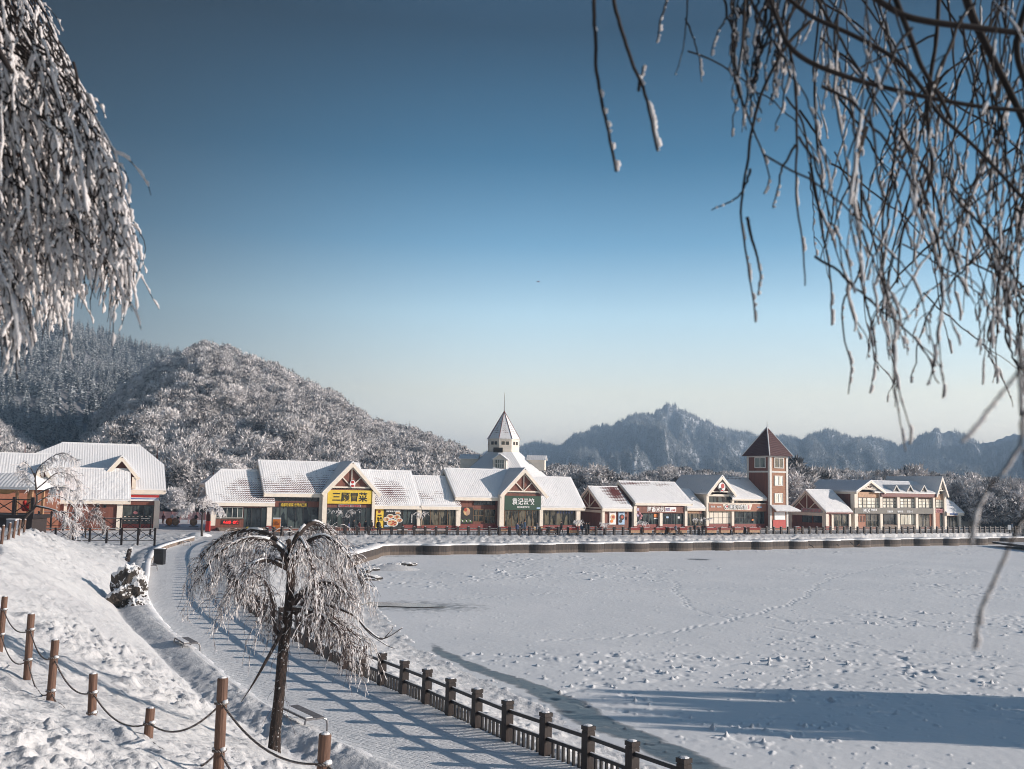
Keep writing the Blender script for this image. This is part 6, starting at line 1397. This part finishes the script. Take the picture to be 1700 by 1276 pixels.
    for pts, Y in (([(1730, 560), (1690, 620), (1650, 670), (1597, 732)], 1.3), ([(1740, 640), (1697, 700), (1690, 745), (1640, 805), (1612, 850), (1608, 905)], 1.35), ([(1730, 800), (1690, 880), (1655, 955), (1625, 1020), (1617, 1078)], 1.3), ([(1700, 745), (1712, 800), (1740, 840)], 1.3), ([(1692, 500), (1690, 640), (1697, 720)], 1.4)):
        q = np.array([tuple(p) for p in smooth_pl([tuple(atY(x, y, Y)) for x, y in pts], 6)]); d = np.r_[0, np.cumsum(np.linalg.norm(np.diff(q, axis=0), axis=1))]; s_ = np.linspace(0, d[-1], 26); nr.append(np.stack([np.interp(s_, d, q[:, i]) for i in range(3)], 1))
    nr = wobble(np.array(nr), g, .0008)
    rt = lambda P, a_, b_: np.linspace(a_, b_, P.shape[1])[None, :].repeat(len(P), 0)
    ra = rt(A, .0038, .0016) * g.uniform(.75, 1.3, (len(A), 1)); ra[0:2] = rt(A[:2], .0058, .0038)
    twig_mesh(root, [(A, ra), (tw, rt(tw, .0018, .0010)), (nr, rt(nr, .0024, .0014))], 'twigs', 'darktwig', 5)
    def fr(P_, r, cov, K=70):
        F = resamp(P_, K); n = g.random((len(P_), K)); n = (n + np.roll(n, 1, 1) + np.roll(n, 2, 1) + np.roll(n, 3, 1)) / 4; al = np.linspace(0, 1, K)[None]
        R = r * (.6 + .8 * al ** 2) * (1 + .7 * (g.random((len(P_), K)) - .45)); R = np.where(n > cov * (.55 + .75 * al), .0005, R); R[:, -2:] *= .7
        return F + np.array([.85, .0, .35]) * (R * .85 + .0012)[..., None], R
    twig_mesh(root, [fr(A[:2], .0050, .42), fr(A[2:], .0034, .41), fr(tw, .0028, .46, 24), fr(nr, .0026, .62)], 'rime', 'rime', 6)
right_overhang()
# ------------------------------------------------------------------ smaller things
def bench(px_, py_, label, rz, L_=1.7):
    p = atZ(px_, py_, 0.0); root = thing('bench', (p.x, p.y, 0), label, 'bench', 'benches along the path', rz)
    for k in (-.17, .17):
        mb = MB(); mb.box(-L_ / 2, L_ / 2, k - .14, k + .14, .43, .47); mb.build('seat', M['greyplank'], root, world=False)
    for s_ in (-L_ / 2 + .05, L_ / 2 - .05):
        mb = MB(); mb.tube([(s_, -.30, .44), (s_, -.33, .3), (s_, -.30, -.1)], .035, 8); mb.build('leg', M['steel'], root, world=False)
        mb = MB(); mb.tube([(s_, -.30, .44), (s_, .26, .44), (s_, .38, .38), (s_, .42, .25), (s_, .42, -.1)], .035, 8); mb.build('leg', M['steel'], root, world=False)
    mb = MB(); mb.box(-L_ / 2 + .1, L_ / 2 - .1, -.28, -.05, .471, .50); mb.build('snow_strip', M['snowcap'], root, world=False)
M['greyplank'] = simple('weathered_grey_plank', (0.17, 0.16, 0.165), .7, .3, 4, .01)
bench(308, 1080, 'bench at the bend of the path, left of the weeping tree crown', R_(-58)); bench(500, 1207, 'bench beside the path just right of the weeping tree trunk', R_(-54), 2.0)
bench(232, 986, 'bench standing beside the big snowy rock', R_(-75)); bench(252, 946, 'far bench beside the black litter bin', R_(-70)); bench(308, 905, 'farthest bench, at the far end of the kerb wall', R_(-62))
p = atZ(264.5, 937, 0); root = thing('litter_bin', (p.x, p.y, 0), 'square black litter bin beside the kerb wall', 'bin')
mb = MB(); mb.box(-.42, .42, -.35, .35, 0, 1.3); mb.build('body', M['black'], root, world=False); mb = MB(); mb.box(-.46, .46, -.39, .39, 1.3, 1.38); mb.build('lid', M['black'], root, world=False); mb = MB(); mb.box(-.28, .28, -.36, -.352, .95, 1.15); mb.build('opening', M['ink'], root, world=False); mb = MB(); mb.box(-.4, .4, -.33, .33, 1.382, 1.43); mb.build('snow_cap', M['snowcap'], root, world=False)

def rock_mesh(name, c, r, seed, sub=4, parent=None, label=None, stretch=(1, 1, 1)):
    bm = bmesh.new(); bmesh.ops.create_icosphere(bm, subdivisions=sub, radius=1); V = np.array([v.co for v in bm.verts])
    n = fbm(V[:, 0] * 1.3 + seed, V[:, 1] * 1.3 + V[:, 2] * 1.7, 4, seed) - .5; n2 = np.abs(fbm(V[:, 0] * 3 + V[:, 2] * 2, V[:, 1] * 3 - V[:, 2] * 2 + seed, 3, seed + 3) - .5)
    for v, a, b in zip(bm.verts, n, n2):
        f = 1 + a * 1.1 + b * .7; v.co = Vector((v.co.x * f * r * stretch[0], v.co.y * f * r * stretch[1], round(v.co.z * f * 7) / 7 * .4 * r * stretch[2] + v.co.z * f * .6 * r * stretch[2]))
    me = bpy.data.meshes.new(name); bm.to_mesh(me); bm.free(); me.materials.append(M['rock']); o = bpy.data.objects.new(name, me); col.objects.link(o); o.location = c
    if parent: o.parent = parent
    return o
p = atY(209, 1000, 58); z0 = gz(p.x, p.y); p = Vector((p.x, p.y, max(z0, .3)))
o = rock_mesh('snowy_rock', (p.x, p.y, p.z + .35), 1.0, 5, 5, None, None, (.95, .8, 1.45)); props(o, 'big craggy dark rock plastered with snow beside the kerb wall', 'rock'); o.rotation_euler = (0, .25, .4)
o2 = rock_mesh('boulder', (p.x + .95, p.y - .5, p.z - .1), .55, 9, 4, None, None, (1, .8, 1.1)); props(o2, 'smaller dark boulder leaning on the right foot of the big snowy rock', 'rock')
p = atY(213, 919, 88); root = thing('tree_stump', (p.x, p.y, gz(p.x, p.y)), 'short broken tree stump standing alone on the far left slope', 'stump')
z0 = gz(p.x, p.y); mb = MB(); mb.tube([(p.x - .05, p.y, z0 - .2), (p.x, p.y, z0 + .5), (p.x + .1, p.y, z0 + .95), (p.x + .13, p.y, z0 + 1.2)], [.25, .2, .2, .1], 9); mb.build('trunk', M['bark_snowy'], root); mb = MB(); mb.ball((p.x + .15, p.y, z0 + 1.18), .2, .2, .09, 8, 5, .2, 2); mb.tube([(p.x + .1, p.y, z0 + .8), (p.x + .35, p.y, z0 + 1.1)], [.06, .03], 6); mb.build('snow_cap', M['snowcap'], root)
# spit of flat stones
pts = [(607, 948), (618, 945), (630, 943), (642, 941), (655, 939), (668, 938), (682, 937.5), (606, 957), (611, 961)]
for i, (x, y) in enumerate(pts):
    q = atZ(x, y, -2.3); o = rock_mesh('shore_stone', (q.x, q.y, -2.22), .45 + .15 * ((i * 7) % 3), 20 + i, 3, None, None, (1.5, .8, .5)); props(o, ['leftmost flat stone of the curved spit', 'second flat stone from the left on the spit', 'third flat stone from the left on the spit', 'middle flat stone of the spit', 'fifth flat stone from the left on the spit', 'sixth flat stone near the spit tip', 'last flat stone at the right tip of the spit', 'dark block of stone at the waterline just below the wall corner', 'lower dark block of stone at the waterline below the wall corner'][i], 'stone', 'flat stones on the lakeside spit')

# cross-braced fence and terrace on the left
def xfence(pts_px, Y, ztop, label, hh=1.35):
    pts = []
    for x in pts_px:
        d = ray(x, 875); q = CAM + d * (Y(x) / d.y); pts.append(Vector((q.x, q.y, 0)))
    root = thing('braced_fence', (pts[0].x, pts[0].y, 0), label, 'fence')
    for i, q in enumerate(pts):
        mb = MB(); mb.box(q.x - .09, q.x + .09, q.y - .09, q.y + .09, ztop - hh - .5, ztop + .12); mb.build('post', M['fence'], root)
    for a, b in zip(pts, pts[1:]):
        mb = MB(); up = lambda v, z: v + Vector((0, 0, z))
        mb.bar(up(a, ztop), up(b, ztop), .09, .09); mb.bar(up(a, ztop - hh + .1), up(b, ztop - hh + .1), .07, .07); mb.bar(up(a, ztop - .05), up(b, ztop - hh + .15), .05, .07); mb.bar(up(a, ztop - hh + .15) + Vector((0, .055, 0)), up(b, ztop - .05) + Vector((0, .055, 0)), .05, .07); mb.build('braced_panel', M['fence'], root)
        mb = MB(); mb.bar(up(a, ztop + .055), up(b, ztop + .055), .07, .025); mb.build('snow_strip', M['snowcap'], root)
    return root
xfence([62, 93, 122, 150, 178, 203, 230, 258], lambda x: 106 + (x - 62) / 196 * 4, 2.05, 'long dark cross-braced wooden fence along the top of the left slope')
xfence([63, 84, 105, 124], lambda x: 128, 3.0, 'short upper cross-braced fence beside the orange brown wall', 1.8)
xfence([172, 200, 232, 250], lambda x: 122 + (x - 172) / 80 * 1, 2.6, 'cross-braced fence in front of the restaurant window, behind the long one', 1.5)
# terrace with pavilion
Y = 96; a_ = atY(-130, 880, Y); b_ = atY(53, 880, Y); root = thing('wooden_terrace', (b_.x, b_.y, 0), 'raised dark wooden terrace with braced railing under the small snowy pavilion', 'terrace'); zt = atY(30, 854.5, Y).z
mb = MB(); mb.box(a_.x, b_.x, Y, Y + 3.6, zt - .35, zt); mb.build('deck', M['fence'], root); mb = MB(); mb.box(a_.x + .1, b_.x - .2, Y + .3, Y + 3.4, -.5, zt - .36); mb.build('dark_base', M['darkbase'], root) if 'darkbase' in M else mb.build('dark_base', simple('dark_timber_base', (.03, .02, .018), .8), root)
xs = [-120, -80, -45, -12, 22, 53]; PP = [atY(x, 855, Y + .1) for x in xs]; hz_ = 1.55
for q in PP: mb = MB(); mb.box(q.x - .13, q.x + .13, Y - .0, Y + .26, zt, zt + hz_ + .15); mb.build('post', M['fence'], root)
for a, b in zip(PP, PP[1:]):
    mb = MB(); V3 = lambda q, z: Vector((q.x, Y + .13, zt + z)); mb.bar(V3(a, hz_ - .1), V3(b, hz_ - .1), .1, .1); mb.bar(V3(a, .15), V3(b, .15), .08, .08); mb.bar(V3(a, .2), V3(b, hz_ - .15), .05, .08); mb.bar(V3(a, hz_ - .15) + Vector((0, .06, 0)), V3(b, .2) + Vector((0, .06, 0)), .05, .08); mb.build('railing_panel', M['fence'], root)
root = thing('pavilion', (b_.x, Y + 3, zt), 'small open pavilion with a snow-covered roof on timber posts at the left edge', 'pavilion'); r4 = Row((a_.x, Y + .6), (b_.x, Y + .6))
ub = uu(r4, 59, 805, -.8); ue = ub - 15; ze = zz(r4, 30, 808, -.8); zr_ = zz(r4, 30, 786, 1.4); rf = MB(); slab(rf, r4, [(ue, -.8, ze), (ub, -.8, ze), (ub - 1.3, 1.4, zr_), (ue + 1.3, 1.4, zr_)], .25); slab(rf, r4, [(ub, 3.4, ze), (ue, 3.4, ze), (ue + 1.3, 1.4, zr_), (ub - 1.3, 1.4, zr_)], .25); slab(rf, r4, [(ub, -.8, ze), (ub, 3.4, ze), (ub - 1.3, 1.4, zr_)], .25); rf.build('roof', M['roof_clean'], root)
for x in (-40, 27, 51):
    for v in (0, 2.4):
        u = uu(r4, x, 830, 0); mb = MB(); r4.box(mb, u - .12, u + .12, v, v + .24, zt - .05, ze - .2); mb.build('post', M['tan'], root)
mb = MB(); u = uu(r4, 8, 815, 1); r_ = Row((0, 0), (1, 0)); q = r4.W(u, 1, zt + 2.6); mb.ball(tuple(q), 1.25, .5, .7, 14, 8); o = mb.build('hanging_lantern', M['food_tan'], None, True, loc=tuple(q)); props(o, 'rounded tan awning bag hanging under the pavilion roof', 'awning'); o.name = 'rolled_awning'
q = atY(46, 843, Y + 1.6); mb = MB(); rr_ = random.Random(4)
for i in range(16): mb.ball((q.x + rr_.uniform(-.55, .55), q.y, zt + .75 + rr_.uniform(-.3, .45)), .22, .2, .22, 7, 5, .1, i)
props(mb.build('red_cloth_bundle', M['red'], None, True, loc=(q.x, q.y, zt)), 'bundle of red cloths heaped on the terrace behind the railing', 'cloth')
q = atY(57.5, 882, 98); root = thing('stone_pillar', (q.x, q.y, 0), 'pale square stone gate pillar at the end of the cross-braced fence', 'pillar'); zt2 = atY(57, 859, 98).z
mb = MB(); mb.box(q.x - .3, q.x + .3, q.y - .3, q.y + .3, -.3, zt2); mb.build('shaft', M['cream'], root); mb = MB(); mb.box(q.x - .34, q.x + .34, q.y - .34, q.y + .34, zt2, zt2 + .12); mb.build('snow_cap', M['snowcap'], root)
q = atY(21, 868, 82); root = thing('utility_box', (q.x, q.y, gz(q.x, q.y)), 'grey-blue utility box behind the short row of timber posts', 'box'); zt2 = atY(21, 862, 82).z
mb = MB(); mb.box(q.x - .36, q.x + .36, q.y - .3, q.y + .3, zt2 - 1.6, zt2); mb.build('cabinet', M['coat_grey'], root); mb = MB(); mb.box(q.x - .38, q.x + .38, q.y - .32, q.y + .32, zt2 + .003, zt2 + .06); mb.build('snow_cap', M['snowcap'], root)

# ---- people
def person_proto(pose):
    V = []; E = []; Rr = []
    def add(p, r, par=None):
        V.append(p); Rr.append(r); i = len(V) - 1
        if par is not None: E.append((par, i))
        return i
    pel = add((0, 0, .95), .15); wa = add((0, 0, 1.12), .135, pel); ch = add((0, 0, 1.33), .165, wa); nk = add((0, 0, 1.50), .06, ch); hd = add((0, -.01, 1.60), .085, nk); ht = add((0, -.005, 1.70), .075, hd)
    sw = .16 if pose == 'walk' else .03
    for s_ in (-1, 1):
        hp = add((s_ * .09, 0, .88), .10, pel); kn = add((s_ * .10, -sw * s_ * .9, .50), .068, hp); an = add((s_ * .10, -sw * s_ * 1.3 + (.06 if pose == 'walk' and s_ < 0 else 0), .10), .045, kn); add((s_ * .11, -sw * s_ * 1.3 - .13, .045), .04, an)
        sh = add((s_ * .19, 0, 1.40), .07, ch)
        if pose == 'hold': el_ = add((s_ * .25, -.03, 1.14), .055, sh); wr = add((s_ * .13, -.24, 1.18), .04, el_); add((s_ * .09, -.30, 1.21), .035, wr)
        else: el_ = add((s_ * .25, .03 * s_, 1.12), .055, sh); wr = add((s_ * .26, -.06 + sw * s_ * .6, .90), .04, el_); add((s_ * .26, -.09 + sw * s_ * .7, .82), .035, wr)
    me = bpy.data.meshes.new('person'); me.from_pydata(V, E, []); o = bpy.data.objects.new('tmp', me); col.objects.link(o); m = o.modifiers.new('s', 'SKIN')
    for i, sv in enumerate(me.skin_vertices[0].data): sv.radius = (Rr[i], Rr[i] * (.8 if i in (0, 1, 2) else 1)); sv.use_root = (i == 0)
    ss = o.modifiers.new('u', 'SUBSURF'); ss.levels = 1; ss.render_levels = 1
    dg = bpy.context.evaluated_depsgraph_get(); dg.update(); me2 = bpy.data.meshes.new_from_object(o.evaluated_get(dg)); bpy.data.objects.remove(o); return me2
PR_ = {k: person_proto(k) for k in ('stand', 'walk', 'hold')}
def person(px_, Y, pose, coat, label, rz=0.0, legs='ink', hs=1.0, z=0.0):
    p = atY(px_, 880, Y); root = thing('person', (p.x, p.y, z), label, 'person', None, rz); root.scale = (hs, hs, hs)
    me = PR_[pose].copy(); me.materials.clear()
    for k in (coat, legs, 'skin'): me.materials.append(M[k])
    for f in me.polygons:
        c = f.center; f.use_smooth = True
        f.material_index = 2 if (c.z > 1.515 or (c.z < .87 and abs(c.x) > .22 and c.z > .7)) else (1 if c.z < .86 else 0)
    o = bpy.data.objects.new('body', me); col.objects.link(o); o.parent = root
    mb = MB(); mb.ball((0, .018, 1.675), .098, .105, .105, 10, 7, .04, 2); mb.build('hair', M['hair'], root, True, world=False)
    mb = MB()
    for s_ in (-.033, .033): mb.ball((s_, -.088, 1.655), .011, .008, .009, 6, 4)
    mb.build('eyes', M['ink'], root, world=False); mb = MB(); mb.ball((0, -.10, 1.63), .014, .018, .022, 6, 4); mb.build('nose', M['skin'], root, True, world=False)
    mb = MB(); n = 10
    R0 = [(.15, .12, 1.44), (.205, .15, 1.36), (.19, .145, 1.1), (.205, .165, .80 if pose != 'walk' else .74)]
    for i in range(3):
        for j in range(n):
            a, b = 2 * math.pi * j / n, 2 * math.pi * (j + 1) / n; f = lambda r, t: (r[0] * math.cos(t), r[1] * math.sin(t), r[2]); mb.poly([f(R0[i], a), f(R0[i], b), f(R0[i + 1], b), f(R0[i + 1], a)])
    mb.build('coat', M[coat], root, True, world=False)
ppl = [(579, 152, 'stand', 'navy', 'child in dark blue standing leftmost of the group by the yellow signed shop', 1.2, .82), (587, 151, 'hold', 'coat_black', 'person in a black coat holding something pale before the yellow sign shop door', .6, 1.02), (596, 152, 'stand', 'redplinth', 'short person in a dark red coat in the middle of the group', -.5, .86),
       (606.5, 150.5, 'stand', 'coat_black', 'person in a long black coat standing right of the shop doorway', 2.5, 1.03), (617, 151, 'walk', 'coat_black', 'person in black walking beside the cream column', 1.4, 1.0), (628, 149.5, 'stand', 'coat_black', 'stout person in black in front of the yellow banner', 3.1, 1.06),
       (858.5, 156, 'stand', 'navy', 'person in dark blue left of centre under the green sign', .4, .95), (866, 158, 'stand', 'coat_grey', 'person in grey under the green sign, beside the taller one in blue', 2.2, 1.0), (871, 159, 'stand', 'coat_blue', 'tall person in a blue coat under the green sign', 1.0, 1.12), (891.5, 157, 'hold', 'coat_grey', 'person in pale grey beside the right column of the green gable', -1.2, .98),
       (932, 158, 'walk', 'coat_black', 'person in black walking left past the wide window right of the green sign', 1.3, 1.12), (966, 161, 'stand', 'coat_blue', 'person in blue half behind the end column', .3, .95), (973, 160.5, 'stand', 'coat_black', 'left one of the couple in black before the brown gable wall', .9, 1.0), (977, 160.8, 'hold', 'coat_black', 'right one of the couple in black before the brown gable wall', -1.1, 1.0),
       (1122, 168, 'stand', 'coat_grey', 'seated-height person in grey before the red-boarded shop', .4, .85), (1153.5, 168, 'stand', 'coat_black', 'person in black left of the narrow shop bay window', .2, .95), (1166.5, 169, 'stand', 'coat_black', 'person in black beside the sapling of the narrow shop bay', 2.0, .92), (1680, 212, 'stand', 'coat_blue', 'lone person in dark blue standing at the far right end of the promenade', .5, 1.0),
       (270, 165, 'hold', 'redplinth', 'person in dark red riding at the snow play area between restaurant and shops', .5, .9)]
for (x, Y, po, c, lb, rz, hs) in ppl: person(x, Y, po, c, lb, rz, 'ink', hs * 1.13)

# ---- red topped counters behind the promenade fence
M['redcloth'] = simple('faded_red_cloth', (0.24, 0.03, 0.025), .8, .2, 3)
cnt = 0
for (x0, x1, Y, top) in ((826, 842, 158, 'redcloth'), (884, 900, 160, 'food_tan'), (906, 926, 160, 'redcloth'), (942, 960, 161, 'redcloth'), (975, 992, 164, 'redcloth'), (1044, 1062, 166, 'redcloth'), (1066, 1082, 167, 'redplinth'), (1086, 1104, 168, 'redcloth'), (1108, 1122, 169, 'redplinth'), (1126, 1140, 170, 'redcloth'), (1170, 1190, 172, 'redcloth'), (1193, 1212, 173.5, 'redplinth'), (1216, 1234, 175, 'redplinth'), (1240, 1262, 177, 'redcloth'), (1318, 1330, 185, 'redcloth')):
    p = atY((x0 + x1) / 2, 878, Y); hw = (x1 - x0) / 2 / FOC * Y; ords = ['first', 'second', 'third', 'fourth', 'fifth', 'sixth', 'seventh', 'eighth', 'ninth', 'tenth', 'eleventh', 'twelfth', 'thirteenth', 'fourteenth', 'fifteenth']
    root = thing('market_counter', (p.x, p.y, 0), '%s from the left of the long red-covered counters behind the promenade fence' % ords[cnt], 'counter', 'covered counters along the promenade', R_(24)); cnt += 1
    mb = MB(); mb.box(-hw, hw, -.4, .4, .98, 1.12); mb.hexa([(-hw * 1.0, -.42, .72), (hw, -.42, .72), (hw, -.40, .72), (-hw, -.40, .72), (-hw, -.42, 1.12), (hw, -.42, 1.12), (hw, -.40, 1.12), (-hw, -.40, 1.12)]); mb.build('cloth_top', M[top], root, world=False)
    mb = MB(); mb.box(-hw * .92, hw * .92, -.34, .34, .25, .975); mb.build('wooden_front', M['tan'], root, world=False)
    for a in (-1, 1):
        for b in (-1, 1): mb = MB(); mb.box(a * hw * .88 - .04, a * hw * .88 + .04, b * .3 - .04, b * .3 + .04, 0, .25); mb.build('leg', M['ink'], root, world=False)
    mb = MB(); mb.box(-hw * .8, hw * .5, -.2, .36, 1.123, 1.16); mb.build('snow_cover', M['snowcap'], root, world=False)
# planters / stone seats in front of shops
for i, (x0, x1, Y, lb) in enumerate(((660, 676, 152, 'stone seat block behind the fence under the food poster'), (689, 715, 153, 'long stone seat block behind the fence by the snow-wrapped sapling'), (722, 740, 154, 'stone seat block left of the green signed shop'))):
    p = atY((x0 + x1) / 2, 880, Y); hw = (x1 - x0) / 2 / FOC * Y; root = thing('stone_seat', (p.x, p.y, 0), lb, 'seat', 'stone seat blocks', R_(20)); mb = MB(); mb.box(-hw, hw, -.3, .3, -.1, .55); mb.build('block', M['mortarstone'], root, world=False); mb = MB(); mb.box(-hw - .03, hw + .03, -.33, .33, .55, .64); mb.build('snow_cap', M['snowcap'], root, world=False)
# boards and boxes
p = atY(459, 877, 141); root = thing('notice_stand', (p.x, p.y, 0), 'upright orange notice stand with white edges before the tall shops', 'sign'); r5 = Row((p.x, p.y), (p.x + 1, p.y + .1)); zt3 = atY(459, 859, 141).z
mb = MB(); r5.box(mb, -.56, .56, 0, .12, .05, zt3); mb.build('frame', M['white'], root); fb = MB(); r5.box(fb, -.54, .54, -.02, 0, .35, zt3 - .22); f_ = fb.build('face', M['orange'], root); ftext(root, r5, '请勿踩冰', 456, 865.5, 461, 867.2, -.04, 'ink', .03, f_); ftext(root, r5, '注意安全 当心滑倒', 455, 868.5, 463, 870.5, -.04, 'redplinth', .03, f_); mb = MB(); r5.box(mb, -.5, -.4, .02, .4, 0, .06); r5.box(mb, .4, .5, .02, .4, 0, .06); mb.build('foot', M['steel'], root)
p = atY(411, 879, 143); root = thing('floor_sign', (p.x, p.y, .3), 'small yellow folding floor sign on the shop steps', 'sign')
for s_ in (-1, 1): mb = MB(); mb.hexa([(-.2, s_ * .22, 0), (.2, s_ * .22, 0), (.2, s_ * .25, 0), (-.2, s_ * .25, 0), (-.14, s_ * .01, .68), (.14, s_ * .01, .68), (.14, s_ * .04, .68), (-.14, s_ * .04, .68)]); mb.build('leaf', M['yellow'], root, world=False)
p = atY(345, 877, 146); root = thing('red_cabinet', (p.x, p.y, 0), 'tall red cabinet standing at the left corner of the low hipped shop', 'cabinet'); mb = MB(); mb.box(-.3, .3, -.25, .25, .08, 1.55); mb.build('body', M['red'], root, world=False); mb = MB(); mb.box(-.26, .26, -.27, -.252, .2, 1.45); mb.build('door', M['red'], root, world=False); mb = MB(); mb.box(-.3, .3, -.25, .25, 0, .08); mb.build('plinth', M['ink'], root, world=False)
# lanterns on the sapling by the red-boarded shop
for i, (x, y) in enumerate(((1061, 852), (1064, 856), (1062.5, 860))):
    q = atY(x, y, 162.5); mb = MB(); mb.ball(tuple(q), .26, .26, .24, 10, 6); mb.tube([q + Vector((0, 0, .2)), q + Vector((0, 0, .38))], .03, 5); props(mb.build('paper_lantern', M['pink'], None, True, loc=tuple(q)), ('top', 'middle', 'lowest')[i] + ' faded red paper lantern hanging on the sapling by the red-boarded shop', 'lantern', 'paper lanterns on the sapling')
# play area: pink netting and sleds
q0, q1 = atY(262, 868, 172), atY(325, 868, 172); root = thing('net_barrier', (q0.x, q0.y, 0), 'low pink netting barrier across the snow play area', 'barrier')
mb = MB(); mb.box(q0.x - 2, q1.x + 3, q0.y, q0.y + .05, .6, 1.9); mb.build('netting', M['pinkfence'], root)
for k in range(9): x = q0.x - 2 + k * (q1.x - q0.x + 5) / 8; mb = MB(); mb.tube([(x, q0.y - .05, 0), (x, q0.y - .05, 2)], .05, 6); mb.build('post', M['redplinth'], root)
for i, (x, c, lb) in enumerate(((281, 'orange', 'bright orange sled with a raised back in the snow play area'), (291, 'tan', 'tan sled right of the bright orange one'), (321, 'tan', 'brown penguin-shaped sled with dark head beside the low shop end'))):
    q = atY(x, 872, 160); root = thing('play_sled', (q.x, q.y, 0), lb, 'sled', 'sleds in the play area'); mb = MB(); mb.ball((q.x, q.y, .75), .62, .55, .62, 12, 8); mb.build('body', M[c], root, True)
    mb = MB(); mb.ball((q.x + .35, q.y, 1.55), .28, .26, .34, 10, 6); mb.tube([(q.x + .55, q.y - .1, 1.55), (q.x + .85, q.y - .15, 1.5)], [.1, .02], 6); mb.build('head', M['ink' if i != 0 else 'white'], root, True)
    mb = MB(); mb.box(q.x - .6, q.x + .7, q.y - .4, q.y - .3, 0, .12); mb.box(q.x - .6, q.x + .7, q.y + .3, q.y + .4, 0, .12); mb.build('runner', M['steel'], root)
# small dock at the far right and the low wall beyond
q = atY(1672, 893, 196); root = thing('boat_dock', (q.x, q.y, -1.4), 'snow-dusted wooden boat dock at the far right end of the wall', 'dock')
mb = MB(); mb.hexa([(q.x - 2, q.y - 16, -1.9), (q.x + 14, q.y - 24, -1.9), (q.x + 18, q.y + 4, -1.9), (q.x - 1, q.y + 4, -1.9), (q.x - 2, q.y - 16, -1.5), (q.x + 14, q.y - 24, -1.5), (q.x + 18, q.y + 4, -1.5), (q.x - 1, q.y + 4, -1.5)]); mb.build('deck', M['fence'], root)
for k in range(8): mb = MB(); a = k / 8; mb.hexa([(q.x - 1.6, q.y - 15.5 + k * 2.4, -1.495), (q.x + 14, q.y - 23 + k * 3.2, -1.495), (q.x + 14.2, q.y - 21 + k * 3.2, -1.495), (q.x - 1.6, q.y - 14 + k * 2.4, -1.495), (q.x - 1.6, q.y - 15.5 + k * 2.4, -1.44), (q.x + 14, q.y - 23 + k * 3.2, -1.44), (q.x + 14.2, q.y - 21 + k * 3.2, -1.44), (q.x - 1.6, q.y - 14 + k * 2.4, -1.44)]); mb.build('snow_strip', M['snowcap'], root)
q = atY(1612, 876, 232); root = thing('low_wall', (q.x, q.y, 0), 'low pale wall between the end shop and the frosted trees', 'wall'); mb = MB(); mb.box(q.x - 2.2, q.x + 2.4, q.y, q.y + .3, -.3, 1.55); mb.build('face', M['grey_light'], root); mb = MB(); mb.box(q.x - 2.25, q.x + 2.45, q.y - .05, q.y + .35, 1.55, 1.65); mb.build('snow_cap', M['snowcap'], root)
q = atY(1676, 876, 211); root = thing('sign_board', (q.x, q.y, 0), 'small white sign board beside the lone person at the far right', 'sign'); mb = MB(); mb.box(q.x - .35, q.x + .35, q.y, q.y + .06, .5, 1.5); mb.build('panel', M['white'], root); mb = MB(); mb.box(q.x - .3, q.x - .22, q.y + .062, q.y + .12, -.1, 1.2); mb.box(q.x + .22, q.x + .3, q.y + .062, q.y + .12, -.1, 1.2); mb.build('leg', M['steel'], root)
# aeroplane
q = atY(893.5, 467.5, 1000); root = thing('aeroplane', tuple(q), 'tiny aeroplane high in the middle of the sky', 'aeroplane', None, .3)
mb = MB(); mb.tube([(-2.0, 0, 0), (-1.5, 0, .05), (0, 0, .05), (1.2, 0, .1), (1.9, 0, .2)], [.05, .3, .32, .22, .06], 10); mb.build('fuselage', M['redplinth'], root, True, world=False)
mb = MB(); mb.hexa([(-.5, -2.4, .2), (.2, -2.4, .2), (.5, 0, .1), (-.8, 0, .1), (-.5, -2.4, .25), (.2, -2.4, .25), (.5, 0, .22), (-.8, 0, .22)]); mb.hexa([(-.8, 0, .1), (.5, 0, .1), (.2, 2.4, .2), (-.5, 2.4, .2), (-.8, 0, .22), (.5, 0, .22), (.2, 2.4, .25), (-.5, 2.4, .25)]); mb.build('wing', M['lilac'], root, world=False); mb = MB(); mb.box(1.4, 1.9, -.03, .03, .2, .9); mb.box(1.4, 1.8, -.8, .8, .28, .32); mb.build('tail', M['lilac'], root, world=False)
# sticks lying against the lake wall
for i, (x0, y0, x1, y1) in enumerate(((1344, 904, 1351, 909), (1389, 903, 1393, 907), (1411, 899, 1418, 906), (1424, 906, 1427, 903))):
    a = atY(x0, y0, 172 + i * 3); b = atY(x1, y1, 171 + i * 3); mb = MB(); mb.tube([a, a.lerp(b, .5) + Vector((0, 0, .06)), b], [.07, .06, .04], 6); props(mb.build('driftwood_stick', M['darktwig' if i != 3 else 'tan'], None, loc=tuple(a)), ['leftmost', 'second', 'third', 'pale upturned'][i] + ' stick frozen into the ice against the retaining wall', 'stick', 'sticks against the lake wall')
